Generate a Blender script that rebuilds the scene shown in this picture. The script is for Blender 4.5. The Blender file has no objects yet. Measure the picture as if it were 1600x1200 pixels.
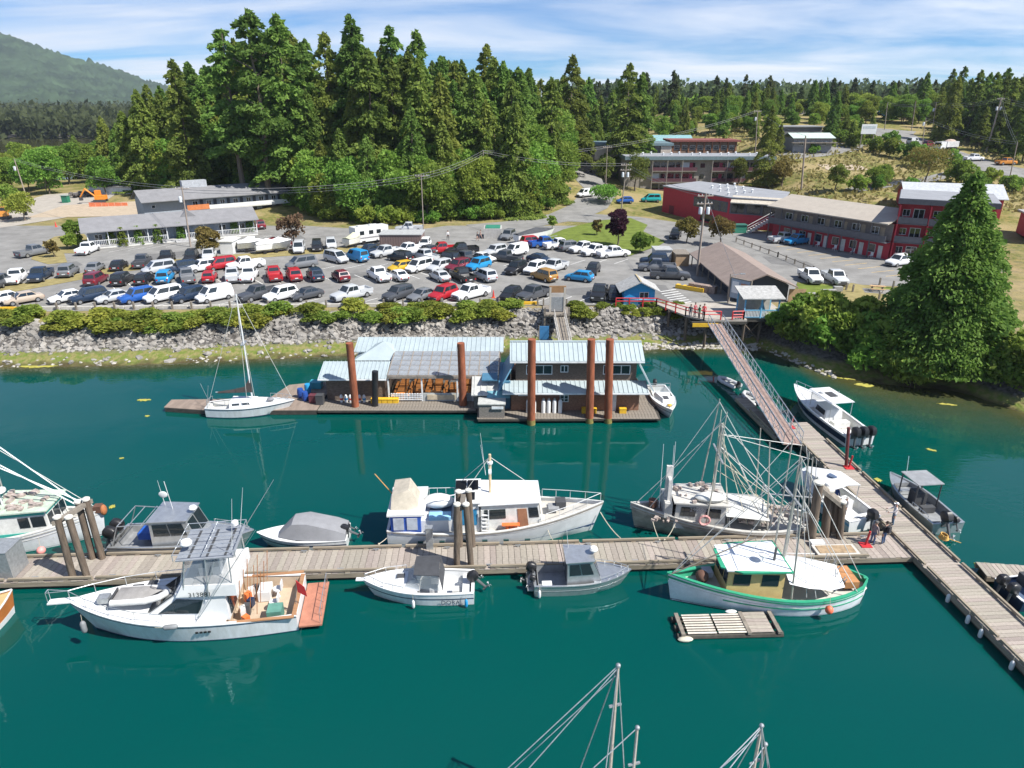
import bpy, math, random
import numpy as np
from mathutils import Vector, Matrix
R = math.radians
sc = bpy.context.scene
random.seed(7); rng = np.random.default_rng(7)
# ------------------------------------------------------------ camera
CAM_H = 28.0; FPX = 1070.0; TILT = R(22.35)          # photo is 1600 px wide
cam = bpy.data.cameras.new("camera"); camo = bpy.data.objects.new("camera", cam)
sc.collection.objects.link(camo); sc.camera = camo
camo.location = (0, 0, CAM_H); camo.rotation_euler = (R(90) - TILT, 0, 0)
cam.sensor_width = 36; cam.lens = 36 * FPX / 1600; cam.clip_start = .5; cam.clip_end = 30000
# ------------------------------------------------------------ sky, sun, exposure
SUN_EL, SUN_AZ = R(50), math.atan2(-.48, 1.0)         # direction towards the sun in the xy plane
w = bpy.data.worlds.new("World"); sc.world = w; w.use_nodes = True
nt = w.node_tree; N = nt.nodes; L = nt.links; N.clear()
def nd(t, **k):
    n = N.new(t)
    for a, b in k.items(): setattr(n, a, b)
    return n
sky = nd('ShaderNodeTexSky', sky_type='NISHITA', sun_disc=False, sun_elevation=SUN_EL, sun_rotation=math.pi / 2 - SUN_AZ,
         air_density=.75, dust_density=.1, ozone_density=1.5)
tc = nd('ShaderNodeTexCoord'); sep = nd('ShaderNodeSeparateXYZ'); L.new(tc.outputs['Generated'], sep.inputs[0])
# thin streaky cirrus, mapped on a flat layer high above
mz = nd('ShaderNodeMath', operation='MAXIMUM'); L.new(sep.outputs[2], mz.inputs[0]); mz.inputs[1].default_value = .0
az_ = nd('ShaderNodeMath', operation='ADD'); L.new(mz.outputs[0], az_.inputs[0]); az_.inputs[1].default_value = .12
dx = nd('ShaderNodeMath', operation='DIVIDE'); L.new(sep.outputs[0], dx.inputs[0]); L.new(az_.outputs[0], dx.inputs[1])
dy = nd('ShaderNodeMath', operation='DIVIDE'); L.new(sep.outputs[1], dy.inputs[0]); L.new(az_.outputs[0], dy.inputs[1])
cb = nd('ShaderNodeCombineXYZ'); L.new(dx.outputs[0], cb.inputs[0]); L.new(dy.outputs[0], cb.inputs[1])
mp = nd('ShaderNodeMapping'); mp.inputs['Scale'].default_value = (.35, .8, 1); mp.inputs['Rotation'].default_value = (0, 0, .25)
mp.inputs['Location'].default_value = (1.3, .4, 0); L.new(cb.outputs[0], mp.inputs[0])
n1 = nd('ShaderNodeTexNoise'); n1.inputs['Scale'].default_value = 1.1; n1.inputs['Detail'].default_value = 9; n1.inputs['Roughness'].default_value = .58
n1.inputs['Distortion'].default_value = .5; L.new(mp.outputs[0], n1.inputs['Vector'])
rp = nd('ShaderNodeMapRange'); rp.inputs[1].default_value = .38; rp.inputs[2].default_value = .64; L.new(n1.outputs['Fac'], rp.inputs[0])
cm = nd('ShaderNodeMath', operation='MULTIPLY'); L.new(rp.outputs[0], cm.inputs[0]); cm.inputs[1].default_value = 1.15
sl1 = nd('ShaderNodeMath', operation='DIVIDE'); sl1.inputs[0].default_value = .3; ad2 = nd('ShaderNodeMath', operation='ADD'); L.new(mz.outputs[0], ad2.inputs[0]); ad2.inputs[1].default_value = .3; L.new(ad2.outputs[0], sl1.inputs[1])   # a thin layer looks denser along a slanting view
cm2 = nd('ShaderNodeMath', operation='MULTIPLY'); L.new(cm.outputs[0], cm2.inputs[0]); L.new(sl1.outputs[0], cm2.inputs[1])
mixc = nd('ShaderNodeMix', data_type='RGBA'); L.new(cm2.outputs[0], mixc.inputs['Factor'])
tint = nd('ShaderNodeMix', data_type='RGBA', blend_type='MULTIPLY'); tint.inputs['Factor'].default_value = 1; tint.inputs['B'].default_value = (.38, .68, 1.0, 1); L.new(sky.outputs[0], tint.inputs['A']); L.new(tint.outputs['Result'], mixc.inputs['A']); mixc.inputs['B'].default_value = (7.6, 8.0, 8.6, 1)
bg = nd('ShaderNodeBackground'); bg.inputs['Strength'].default_value = .075; L.new(mixc.outputs['Result'], bg.inputs['Color'])
wo = nd('ShaderNodeOutputWorld'); L.new(bg.outputs[0], wo.inputs['Surface'])
sl = bpy.data.lights.new("sun", 'SUN'); so = bpy.data.objects.new("sun", sl); sc.collection.objects.link(so)
sl.energy = 4.6; sl.angle = R(.53); sl.color = (1, .955, .88)
_d = Vector((math.cos(SUN_AZ) * math.cos(SUN_EL), math.sin(SUN_AZ) * math.cos(SUN_EL), math.sin(SUN_EL)))
so.rotation_euler = _d.to_track_quat('Z', 'Y').to_euler(); so.location = (60, -20, 90)
vs = sc.view_settings; vs.view_transform = 'Standard'; vs.look = 'None'; vs.gamma = 1; vs.use_curve_mapping = False; vs.exposure = .86
sc.cycles.max_bounces = 6; sc.cycles.diffuse_bounces = 4; sc.cycles.glossy_bounces = 3; sc.cycles.transmission_bounces = 3; sc.cycles.transparent_max_bounces = 6
sc.cycles.caustics_reflective = False; sc.cycles.caustics_refractive = False

# ------------------------------------------------------------ helpers
MATS = {}
def M(name, col, rough=.6, metal=0., var=.18, scale=2.0, bump=0., detail=4, col2=None, stretch=None, spec=.5, alpha=1., objcol=False, rnd=0., transl=0.):
    if name in MATS: return MATS[name]
    m = bpy.data.materials.new(name); m.use_nodes = True; t = m.node_tree; n = t.nodes; l = t.links
    b = n['Principled BSDF']; b.inputs['Roughness'].default_value = rough; b.inputs['Metallic'].default_value = metal
    b.inputs['Specular IOR Level'].default_value = spec
    tcx = n.new('ShaderNodeTexCoord'); v = tcx.outputs['Object']
    if stretch:
        mpn = n.new('ShaderNodeMapping'); mpn.inputs['Scale'].default_value = stretch; l.new(v, mpn.inputs[0]); v = mpn.outputs[0]
    nz = n.new('ShaderNodeTexNoise'); nz.inputs['Scale'].default_value = scale; nz.inputs['Detail'].default_value = detail
    nz.inputs['Roughness'].default_value = .65; l.new(v, nz.inputs['Vector'])
    r = n.new('ShaderNodeMapRange'); r.inputs[1].default_value = .3; r.inputs[2].default_value = .7; l.new(nz.outputs['Fac'], r.inputs[0])
    mx = n.new('ShaderNodeMix'); mx.data_type = 'RGBA'; l.new(r.outputs[0], mx.inputs['Factor'])
    c = Vector(col[:3]); c2 = Vector(col2[:3]) if col2 else c * (1 + var)
    mx.inputs['A'].default_value = (*(c * (1 - var) if not col2 else c), 1); mx.inputs['B'].default_value = (*c2, 1)
    out = mx.outputs['Result']
    if objcol:
        oi = n.new('ShaderNodeObjectInfo'); m2 = n.new('ShaderNodeMix'); m2.data_type = 'RGBA'; m2.blend_type = 'MULTIPLY'; m2.inputs['Factor'].default_value = 1
        l.new(oi.outputs['Color'], m2.inputs['A']); l.new(out, m2.inputs['B']); out = m2.outputs['Result']
    if rnd:
        oi = n.new('ShaderNodeObjectInfo'); hs = n.new('ShaderNodeHueSaturation'); l.new(out, hs.inputs['Color'])
        a1 = n.new('ShaderNodeMapRange'); a1.inputs[3].default_value = 1 - rnd; a1.inputs[4].default_value = 1 + rnd; l.new(oi.outputs['Random'], a1.inputs[0]); l.new(a1.outputs[0], hs.inputs['Value'])
        ml = n.new('ShaderNodeMath'); ml.operation = 'MULTIPLY'; ml.inputs[1].default_value = 7.31; l.new(oi.outputs['Random'], ml.inputs[0])
        fr = n.new('ShaderNodeMath'); fr.operation = 'FRACT'; l.new(ml.outputs[0], fr.inputs[0])
        a2 = n.new('ShaderNodeMapRange'); a2.inputs[3].default_value = .5 - .05 * rnd / .3; a2.inputs[4].default_value = .5 + .035 * rnd / .3; l.new(fr.outputs[0], a2.inputs[0]); l.new(a2.outputs[0], hs.inputs['Hue'])
        out = hs.outputs['Color']
    l.new(out, b.inputs['Base Color'])
    if bump:
        bp = n.new('ShaderNodeBump'); bp.inputs['Strength'].default_value = min(1, bump); bp.inputs['Distance'].default_value = .1; l.new(nz.outputs['Fac'], bp.inputs['Height']); l.new(bp.outputs[0], b.inputs['Normal'])
    if transl:
        tr = n.new('ShaderNodeBsdfTranslucent'); l.new(out, tr.inputs['Color']); ms = n.new('ShaderNodeMixShader'); ms.inputs[0].default_value = transl
        l.new(b.outputs[0], ms.inputs[1]); l.new(tr.outputs[0], ms.inputs[2]); l.new(ms.outputs[0], n['Material Output'].inputs['Surface'])
    if alpha < 1: b.inputs['Alpha'].default_value = alpha
    MATS[name] = m; return m

class MB:
    """collects boxes, tubes, prisms, lofts; build() links them as ONE mesh object"""
    def __init__(s): s.v = []; s.f = []
    def add(s, vs, fs):
        o = len(s.v); s.v += [tuple(p) for p in vs]; s.f += [tuple(i + o for i in f) for f in fs]; return s
    def box(s, c, d, rz=0, taper=1):
        x, y, z = [k / 2 for k in d]; vs = []
        for sz in (-1, 1):
            k = taper if sz > 0 else 1
            for sx, sy in ((-1, -1), (1, -1), (1, 1), (-1, 1)):
                a, b = sx * x * k, sy * y * k
                vs.append((c[0] + a * math.cos(rz) - b * math.sin(rz), c[1] + a * math.sin(rz) + b * math.cos(rz), c[2] + sz * z))
        return s.add(vs, [(3, 2, 1, 0), (4, 5, 6, 7), (0, 1, 5, 4), (1, 2, 6, 5), (2, 3, 7, 6), (3, 0, 4, 7)])
    def b(s, x0, x1, y0, y1, z0, z1): return s.box(((x0 + x1) / 2, (y0 + y1) / 2, (z0 + z1) / 2), (x1 - x0, y1 - y0, z1 - z0))
    def tube(s, a, b, r, r2=None, n=6, cap=True):
        a = Vector(a); b = Vector(b); d = b - a
        if d.length < 1e-6: return s
        q = d.to_track_quat('Z', 'Y'); r2 = r if r2 is None else r2; vs = []
        for p, rr in ((a, r), (b, r2)):
            for i in range(n):
                t = 2 * math.pi * i / n; vs.append(p + q @ Vector((rr * math.cos(t), rr * math.sin(t), 0)))
        fs = [(i, (i + 1) % n, n + (i + 1) % n, n + i) for i in range(n)]
        if cap: fs += [tuple(range(n - 1, -1, -1)), tuple(range(n, 2 * n))]
        return s.add(vs, fs)
    def path(s, pts, r, n=5):
        for a, b in zip(pts[:-1], pts[1:]): s.tube(a, b, r, n=n)
        return s
    def prism(s, poly, z0, z1, axis='z'):
        """polygon (a,b) list extruded; axis z: (x,y); axis y: (x,z) extruded over y; axis x: (y,z) over x"""
        n = len(poly); f = {'z': lambda p, t: (p[0], p[1], t), 'y': lambda p, t: (p[0], t, p[1]), 'x': lambda p, t: (t, p[0], p[1])}[axis]
        vs = [f(p, z0) for p in poly] + [f(p, z1) for p in poly]
        return s.add(vs, [tuple(range(n - 1, -1, -1)), tuple(range(n, 2 * n))] + [(i, (i + 1) % n, n + (i + 1) % n, n + i) for i in range(n)])
    def loft(s, secs, closed=True, caps=True):
        n = len(secs[0]); vs = [p for q in secs for p in q]; fs = []
        for k in range(len(secs) - 1):
            for i in range(n if closed else n - 1):
                j = (i + 1) % n; fs.append((k * n + i, k * n + j, (k + 1) * n + j, (k + 1) * n + i))
        if caps and closed: fs += [tuple(range(n - 1, -1, -1)), tuple((len(secs) - 1) * n + i for i in range(n))]
        return s.add(vs, fs)
    def lathe(s, c, prof, n=10):
        secs = [[(c[0] + r * math.cos(2 * math.pi * i / n), c[1] + r * math.sin(2 * math.pi * i / n), c[2] + z) for i in range(n)] for r, z in prof]
        return s.loft(secs)
    def ball(s, c, r, n=8, sq=1): return s.lathe(c, [(r * math.sin(math.pi * k / 6 + .001), -r * sq * math.cos(math.pi * k / 6)) for k in range(7)], n)
    def patch(s, q, u0, u1, v0, v1, off=.02, th=.03):
        """a thin slab on the bilinear quad q=(A,B,C,D) (A-B bottom, D-C top), proud of it by off"""
        A, B, C, D = [Vector(p) for p in q]
        bl = lambda u, v: (A * (1 - u) + B * u) * (1 - v) + (D * (1 - u) + C * u) * v
        nrm = (B - A).cross(D - A).normalized()
        p = [bl(u0, v0), bl(u1, v0), bl(u1, v1), bl(u0, v1)]
        return s.add([x + nrm * (off - th) for x in p] + [x + nrm * off for x in p], [(3, 2, 1, 0), (4, 5, 6, 7), (0, 1, 5, 4), (1, 2, 6, 5), (2, 3, 7, 6), (3, 0, 4, 7)])
    def mesh(s, name, smooth=False):
        me = bpy.data.meshes.new(name); me.from_pydata(s.v, [], s.f); me.validate(); me.update()
        if smooth:
            me.polygons.foreach_set('use_smooth', [True] * len(me.polygons))
            try: me.set_sharp_from_angle(angle=R(38))
            except Exception: pass
        return me
    def build(s, name, mat, parent=None, smooth=False, loc=None, rz=0):
        return obj(name, s.mesh(name, smooth), mat, parent, loc, rz)
def obj(name, me, mat=None, parent=None, loc=None, rz=0):
    o = bpy.data.objects.new(name, me); sc.collection.objects.link(o)
    if mat is not None and not me.materials: me.materials.append(mat)
    if parent is not None: o.parent = parent
    if loc is not None: o.location = loc
    if rz: o.rotation_euler = (0, 0, rz)
    return o
def tag(o, label, cat, group=None, kind=None):
    o['label'] = label; o['category'] = cat
    if group: o['group'] = group
    if kind: o['kind'] = kind
    return o
def struct(o): o['kind'] = 'structure'; return o
def T(name, label, cat, loc=(0, 0, 0), rz=0, group=None):
    o = bpy.data.objects.new(name, None); sc.collection.objects.link(o); o.empty_display_size = .2
    o.location = loc; o.rotation_euler = (0, 0, rz); return tag(o, label, cat, group)
def dup(root, loc, rz=0, scale=None, label=None, group=None, color=None):
    def cp(o, par):
        c = o.copy(); sc.collection.objects.link(c)
        if par is not None: c.parent = par
        if color is not None and o.get('paint'): c.color = (*color, 1)
        for ch in KIDS.get(o.name, ()): cp(ch, c)
        return c
    r = cp(root, None); r.location = loc; r.rotation_euler = (0, 0, rz)
    if scale is not None: r.scale = scale if hasattr(scale, '__len__') else (scale,) * 3
    if label: r['label'] = label
    if group: r['group'] = group
    return r
KIDS = {}
def index_kids(root):
    def rec(o):
        ks = [c for c in sc.collection.objects if c.parent == o]; KIDS[o.name] = ks
        for k in ks: rec(k)
    rec(root)
# photo pixel -> world
_c, _s = math.cos(TILT), math.sin(TILT)
def ray(px, py):
    u = (px - 800) / FPX; v = (py - 600) / FPX
    return Vector((u, _c - v * _s, -_s - v * _c))
def P(px, py, z=0.):
    d = ray(px, py); t = (z - CAM_H) / d.z; return Vector((d.x * t, d.y * t, z))
def PD(px, py, Y):
    d = ray(px, py); t = Y / d.y; return Vector((d.x * t, Y, CAM_H + d.z * t))
def sm(a, b, x):
    t = np.clip((x - a) / (b - a), 0, 1); return t * t * (3 - 2 * t)
SHORE = np.array([(-2000, 40), (-400, 58), (-120, 68), (-58, 73), (-44, 73.5), (-30, 75.6), (-18, 77), (4, 78.3), (24, 79.5), (31, 78.8), (33.2, 74), (35, 70), (41, 67.4), (47, 66), (50, 60), (60, 48), (80, 36), (130, 20), (300, -50), (2000, -300)], float)
def gz(x, y):
    x = np.asarray(x, float); y = np.asarray(y, float)
    d = y - np.interp(x, SHORE[:, 0], SHORE[:, 1])
    z = np.where(d < 0, np.maximum(d * .22, -4), 0) + .7 * sm(0, 3.6, d) + 2.4 * sm(3.2, 7.4, d) + .4 * sm(6.5, 8.5, d)
    y0 = 150 - 22 * sm(55, 85, x)
    hill = .118 * np.clip(y - y0, 0, 165) * np.maximum(sm(48, 80, x), sm(20, 55, x) * sm(212, 240, y))
    bump = 17 * np.exp(-((x + 36) / 56) ** 2 - ((y - 228) / 44) ** 2) * sm(150, 185, y)
    low = -8.5 * sm(105, 170, -x) * sm(230, 330, y) * (1 - sm(560, 640, y))
    far = 9 * sm(600, 900, y) * sm(-300, 0, x) + 5 * sm(620, 800, y)
    return z + hill + bump + low + far
def g1(x, y): return float(gz(x, y))
def PG(px, py, tmax=900):
    d = ray(px, py); t = 60.
    while t < tmax:
        p = d * t
        if CAM_H + p.z < g1(p.x, p.y): break
        t += .4
    return Vector((d.x * t, d.y * t, g1(d.x * t, d.y * t)))
def on(x, y, dz=0): return Vector((x, y, g1(x, y) + dz))
# shared materials
white = M('white_gelcoat', (.68, .69, .69), .3, var=.06, scale=1.2)
offwhite = M('aged_white_paint', (.62, .62, .59), .55, var=.16, scale=2.5, detail=8)
alu = M('aluminium', (.55, .57, .58), .38, .75, var=.12, scale=3)
steel = M('galvanised_steel', (.42, .44, .45), .45, .6, var=.2, scale=5)
black = M('black_plastic', (.018, .018, .02), .4, var=.2)
dark = M('dark_grey', (.06, .062, .066), .6, var=.2)
glass = M('tinted_glass', (.018, .025, .03), .06, var=.1, spec=.9)
wood = M('weathered_wood', (.31, .275, .235), .88, var=.3, scale=2.2, detail=8, stretch=(1, 6, 1), rnd=.16)
oldwood = M('grey_old_wood', (.2, .175, .145), .9, var=.35, scale=3, detail=8, bump=.3)
darkwood = M('dark_wet_wood', (.055, .05, .042), .8, var=.4, scale=3, detail=8)
rope = M('rope', (.5, .46, .36), .9)
red = M('red_paint', (.5, .03, .035), .45, var=.15)
orange = M('orange_plastic', (.75, .16, .04), .5, var=.15)
yellow = M('yellow_paint', (.7, .43, .03), .55, var=.15)
bluepaint = M('bright_blue_paint', (.02, .27, .55), .5, var=.12)
wire_m = M('wire', (.2, .2, .21), .5)
rig_m = M('rigging_wire', (.5, .5, .48), .5)
# ------------------------------------------------------------ ground, water, mountain
def ground_mat():
    m = bpy.data.materials.new('ground_grass_and_earth'); m.use_nodes = True; t = m.node_tree; n = t.nodes; l = t.links; b = n['Principled BSDF']
    b.inputs['Roughness'].default_value = .95; b.inputs['Specular IOR Level'].default_value = .15
    geo = n.new('ShaderNodeNewGeometry')
    def noise(s, d=6):
        z = n.new('ShaderNodeTexNoise'); z.inputs['Scale'].default_value = s; z.inputs['Detail'].default_value = d; l.new(geo.outputs['Position'], z.inputs['Vector']); return z.outputs['Fac']
    def rng_(v, a, b_):
        r = n.new('ShaderNodeMapRange'); r.inputs[1].default_value = a; r.inputs[2].default_value = b_; l.new(v, r.inputs[0]); return r.outputs[0]
    def mix(f, a, b_):
        x = n.new('ShaderNodeMix'); x.data_type = 'RGBA'; l.new(f, x.inputs['Factor'])
        for k, c in (('A', a), ('B', b_)):
            if isinstance(c, tuple): x.inputs[k].default_value = (*c, 1)
            else: l.new(c, x.inputs[k])
        return x.outputs['Result']
    grass = mix(rng_(noise(.9), .35, .65), (.10, .125, .028), (.24, .20, .075))
    dry = mix(rng_(noise(.12, 4), .42, .62), grass, (.30, .24, .12))
    sp = n.new('ShaderNodeSeparateXYZ'); l.new(geo.outputs['Position'], sp.inputs[0])
    zz = n.new('ShaderNodeMath'); zz.operation = 'ADD'; l.new(sp.outputs[2], zz.inputs[0])
    nn = n.new('ShaderNodeMath'); nn.operation = 'MULTIPLY'; nn.inputs[1].default_value = .7; l.new(noise(.6), nn.inputs[0]); l.new(nn.outputs[0], zz.inputs[1])
    tidal = mix(rng_(noise(1.6), .4, .6), (.13, .17, .035), (.22, .2, .08))
    low = mix(rng_(zz.outputs[0], .35, .62), (.075, .062, .03), tidal)
    rock = mix(rng_(noise(2.5), .35, .65), (.06, .055, .05), (.15, .14, .13))
    c1 = mix(rng_(zz.outputs[0], .95, 1.35), low, rock); c2 = mix(rng_(zz.outputs[0], 3.3, 3.9), c1, dry)
    l.new(c2, b.inputs['Base Color'])
    bp = n.new('ShaderNodeBump'); bp.inputs['Strength'].default_value = .6; bp.inputs['Distance'].default_value = .3; l.new(noise(3), bp.inputs['Height']); l.new(bp.outputs[0], b.inputs['Normal'])
    return m
xs = np.concatenate([np.arange(-2600, -400, 150), np.arange(-400, -130, 12), np.arange(-130, 150, 1.6), np.arange(150, 400, 12), np.arange(400, 2700, 150)])
ys = np.concatenate([np.arange(-300, 30, 30), np.arange(30, 58, 4), np.arange(58, 96, .9), np.arange(96, 330, 2.5), np.arange(330, 900, 15), np.arange(900, 4600, 200)])
X, Y = np.meshgrid(xs, ys); Z = gz(X, Y)
rough = (rng.random(X.shape) - .5) * .35 * sm(.3, 1.2, Z) * (1 - sm(2.6, 3.3, Z)) * (Y < 100)
V = np.stack([X, Y, Z + rough], -1).reshape(-1, 3); nx, ny = len(xs), len(ys)
I = np.arange(nx * ny).reshape(ny, nx); Fq = np.stack([I[:-1, :-1], I[:-1, 1:], I[1:, 1:], I[1:, :-1]], -1).reshape(-1, 4)
def np_mesh(name, V, Fq, smooth=False):
    me = bpy.data.meshes.new(name); k = Fq.shape[1]
    me.vertices.add(len(V)); me.vertices.foreach_set('co', np.ascontiguousarray(V, np.float32).ravel())
    me.loops.add(Fq.size); me.loops.foreach_set('vertex_index', np.ascontiguousarray(Fq, np.int32).ravel())
    me.polygons.add(len(Fq)); me.polygons.foreach_set('loop_start', np.arange(0, Fq.size, k, dtype=np.int32)); me.polygons.foreach_set('loop_total', np.full(len(Fq), k, np.int32))
    if smooth: me.polygons.foreach_set('use_smooth', np.ones(len(Fq), bool))
    me.update(calc_edges=True); me.validate(); return me
struct(obj('ground', np_mesh('ground', V, Fq, True), ground_mat()))

def water_mat():
    m = bpy.data.materials.new('harbour_water'); m.use_nodes = True; t = m.node_tree; n = t.nodes; l = t.links; b = n['Principled BSDF']
    b.inputs['Roughness'].default_value = .03; b.inputs['IOR'].default_value = 1.43; b.inputs['Specular Tint'].default_value = (.45, .86, 1, 1)
    geo = n.new('ShaderNodeNewGeometry')
    def noise(s, d, sc_=(1, 1, 1), rot=0):
        mp_ = n.new('ShaderNodeMapping'); mp_.inputs['Scale'].default_value = sc_; mp_.inputs['Rotation'].default_value = (0, 0, rot); l.new(geo.outputs['Position'], mp_.inputs[0])
        z = n.new('ShaderNodeTexNoise'); z.inputs['Scale'].default_value = s; z.inputs['Detail'].default_value = d; l.new(mp_.outputs[0], z.inputs['Vector']); return z.outputs['Fac']
    at = n.new('ShaderNodeAttribute'); at.attribute_name = 'shallow'
    mx = n.new('ShaderNodeMix'); mx.data_type = 'RGBA'; l.new(noise(.05, 3), mx.inputs['Factor']); mx.inputs['A'].default_value = (.0, .052, .05, 1); mx.inputs['B'].default_value = (.0, .062, .046, 1)
    m2 = n.new('ShaderNodeMix'); m2.data_type = 'RGBA'; l.new(at.outputs['Fac'], m2.inputs['Factor']); l.new(mx.outputs['Result'], m2.inputs['A'])
    m3 = n.new('ShaderNodeMix'); m3.data_type = 'RGBA'; l.new(noise(.8, 5), m3.inputs['Factor']); m3.inputs['A'].default_value = (.035, .045, .014, 1); m3.inputs['B'].default_value = (.085, .07, .022, 1)
    l.new(m3.outputs['Result'], m2.inputs['B']); l.new(m2.outputs['Result'], b.inputs['Base Color'])
    # ripples in patches, calm between
    patch = n.new('ShaderNodeMapRange'); patch.inputs[1].default_value = .46; patch.inputs[2].default_value = .68; l.new(noise(.09, 2), patch.inputs[0])
    a = n.new('ShaderNodeMath'); a.operation = 'MULTIPLY'; l.new(noise(2.2, 3, (.45, 1, 1), .5), a.inputs[0]); l.new(patch.outputs[0], a.inputs[1])
    c = n.new('ShaderNodeMath'); c.operation = 'MULTIPLY_ADD'; l.new(noise(.7, 2), c.inputs[0]); c.inputs[1].default_value = .35; l.new(a.outputs[0], c.inputs[2])
    bp = n.new('ShaderNodeBump'); bp.inputs['Strength'].default_value = .18; bp.inputs['Distance'].default_value = .16; l.new(c.outputs[0], bp.inputs['Height']); l.new(bp.outputs[0], b.inputs['Normal'])
    return m
wx = np.concatenate([np.arange(-4000, -200, 200), np.arange(-200, 200, 2.), np.arange(200, 4200, 200)]); wy = np.concatenate([np.arange(-400, 20, 20), np.arange(20, 100, 1.), np.arange(100, 5000, 150)])
X, Y = np.meshgrid(wx, wy); I = np.arange(X.size).reshape(X.shape)
me = np_mesh('water', np.stack([X, Y, 0 * X], -1).reshape(-1, 3), np.stack([I[:-1, :-1], I[:-1, 1:], I[1:, 1:], I[1:, :-1]], -1).reshape(-1, 4), True)
dsh = np.interp(X, SHORE[:, 0], SHORE[:, 1]) - Y
reach = 3.5 + 13 * sm(26, 44, X)
at = me.attributes.new('shallow', 'FLOAT', 'POINT'); at.data.foreach_set('value', (np.clip(1 - dsh / reach, 0, 1) ** 1.3).ravel().astype(np.float32))
struct(obj('water', me, water_mat()))

# far mountain across the inlet
mxs = np.linspace(-4200, -1150, 300); mys = np.linspace(2300, 3900, 130); X, Y = np.meshgrid(mxs, mys)
prof = np.interp(X, [-4200, -3200, -2500, -2250, -2000, -1800, -1650, -1480, -1300, -1150], [420, 400, 330, 290, 235, 185, 150, 95, 30, -10])
Z = prof * np.clip(1.02 - np.abs(Y - 3150) / 840, 0, 1) ** .8 - 4
for k, (f, a) in enumerate(((.004, 22), (.011, 12), (.03, 5))): Z += a * np.sin(X * f * 1.3 + k) * np.cos(Y * f + 2 * k) * (Z > 5)
Z += np.abs(rng.normal(0, 9, Z.shape)) * (Z > 8)
I = np.arange(X.size).reshape(X.shape)
forest_far = M('far_forest', (.04, .065, .03), .95, var=.6, scale=.012, detail=15, spec=.1)
struct(obj('mountain', np_mesh('mountain', np.stack([X, Y, Z], -1).reshape(-1, 3), np.stack([I[:-1, :-1], I[:-1, 1:], I[1:, 1:], I[1:, :-1]], -1).reshape(-1, 4), False), forest_far))

# ------------------------------------------------------------ paved sheets
asphalt = M('old_grey_asphalt', (.22, .216, .206), .9, var=.24, scale=.35, detail=10, spec=.2)
gravel = M('pale_gravel', (.36, .33, .29), .95, var=.15, scale=.5, detail=10, spec=.1)
lawn = M('lawn_grass', (.13, .17, .035), .95, var=.3, scale=.6, detail=8, spec=.1)
dryg = M('dry_verge', (.26, .22, .1), .95, var=.3, scale=.9, detail=8, spec=.1)
bare = M('bare_earth', (.4, .33, .25), .95, var=.15, scale=.8, detail=8, spec=.1)
paint_w = M('road_paint_white', (.62, .62, .6), .8, var=.25, scale=3, detail=8)
paint_y = M('road_paint_yellow', (.6, .4, .12), .8, var=.25, scale=3, detail=8)
def sheet(name, pts, mat, z=3.52, label=None, cat=None):
    o = MB().add([(p[0], p[1], z) for p in pts], [tuple(range(len(pts)))]).build(name, mat)
    if o.data.polygons[0].normal.z < 0: o.data.flip_normals()
    return tag(o, label, cat) if label else struct(o)
sheet('car_park', [(-150, 81.5), (-64.8, 83.4), (-29, 85.4), (5, 86.6), (24.5, 86.6), (27, 88), (37, 88), (42, 99), (56, 96.5), (62, 99), (78, 106), (74, 118), (64, 130), (52, 142), (44, 149), (12, 149), (-14, 149), (-22, 142), (-45, 149), (-150, 149)], asphalt)
def strip(name, pts, wd, mat, dz=.06, sub=5, kind=True):
    """a road strip draped over the ground"""
    q = []
    for a, b in zip(pts[:-1], pts[1:]):
        k = max(2, int((Vector(b) - Vector(a)).length / 2.5))
        q += [Vector(a) + (Vector(b) - Vector(a)) * i / k for i in range(k)]
    q.append(Vector(pts[-1])); m = MB(); secs = []
    for i, p in enumerate(q):
        t = (q[min(i + 1, len(q) - 1)] - q[max(i - 1, 0)]).normalized(); nrm = Vector((-t.y, t.x))
        row = []
        for k in range(sub):
            c = p + nrm * wd * (k / (sub - 1) - .5)
            row.append((c.x, c.y, max(g1(c.x, c.y), 3.5 if c.y < 155 else -9) + dz))
        secs.append(row)
    m.loft(secs, closed=False); o = m.build(name, mat)
    if o.data.polygons[0].normal.z < 0: o.data.flip_normals()
    return struct(o) if kind else o
v2 = lambda p: Vector((p.x, p.y))
# lane past the forest to the apartments, drive on the left, main road up the hill on the right
strip('lane', [(-8, 146), (2, 151), (12, 160), (19, 172), (24, 190), (20, 215)], 9, asphalt)
strip('lane_to_motel', [(13, 160), (26, 156), (36, 146), (44, 136)], 11, asphalt, dz=.045, sub=7)
strip('side_street', [(-150, 140), (-118, 150), (-112, 165), (-120, 200)], 22, gravel, sub=9)
strip('works_yard', [(-112, 168), (-84, 170)], 17, bare, dz=.075, sub=7)
road = [v2(PG(*p)) for p in ((1680, 285), (1600, 272), (1530, 258), (1475, 240), (1425, 222), (1392, 209), (1400, 203))]
strip('main_road', road, 13, asphalt, sub=7)
strip('hill_path', [v2(PG(*p)) for p in ((1330, 298), (1400, 288), (1450, 281), (1500, 268))], 4, asphalt, dz=.09)
strip('side_road', [v2(PG(*p)) for p in ((1225, 245), (1270, 240), (1320, 232), (1335, 222))], 9, asphalt, dz=.07)
for pts in ([(1290, 268), (1310, 256), (1345, 258), (1362, 266), (1340, 272)],):
    strip('bare_patch', [v2(PG(*p)) for p in ((1285, 262), (1350, 262))], 7, bare, dz=.1)
patch_m = M('asphalt_patch', (.145, .143, .138), .9, var=.16, scale=.6, detail=8)
def PS(pts, z): return [P(px, py, z)[:2] for px, py in pts]
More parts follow.
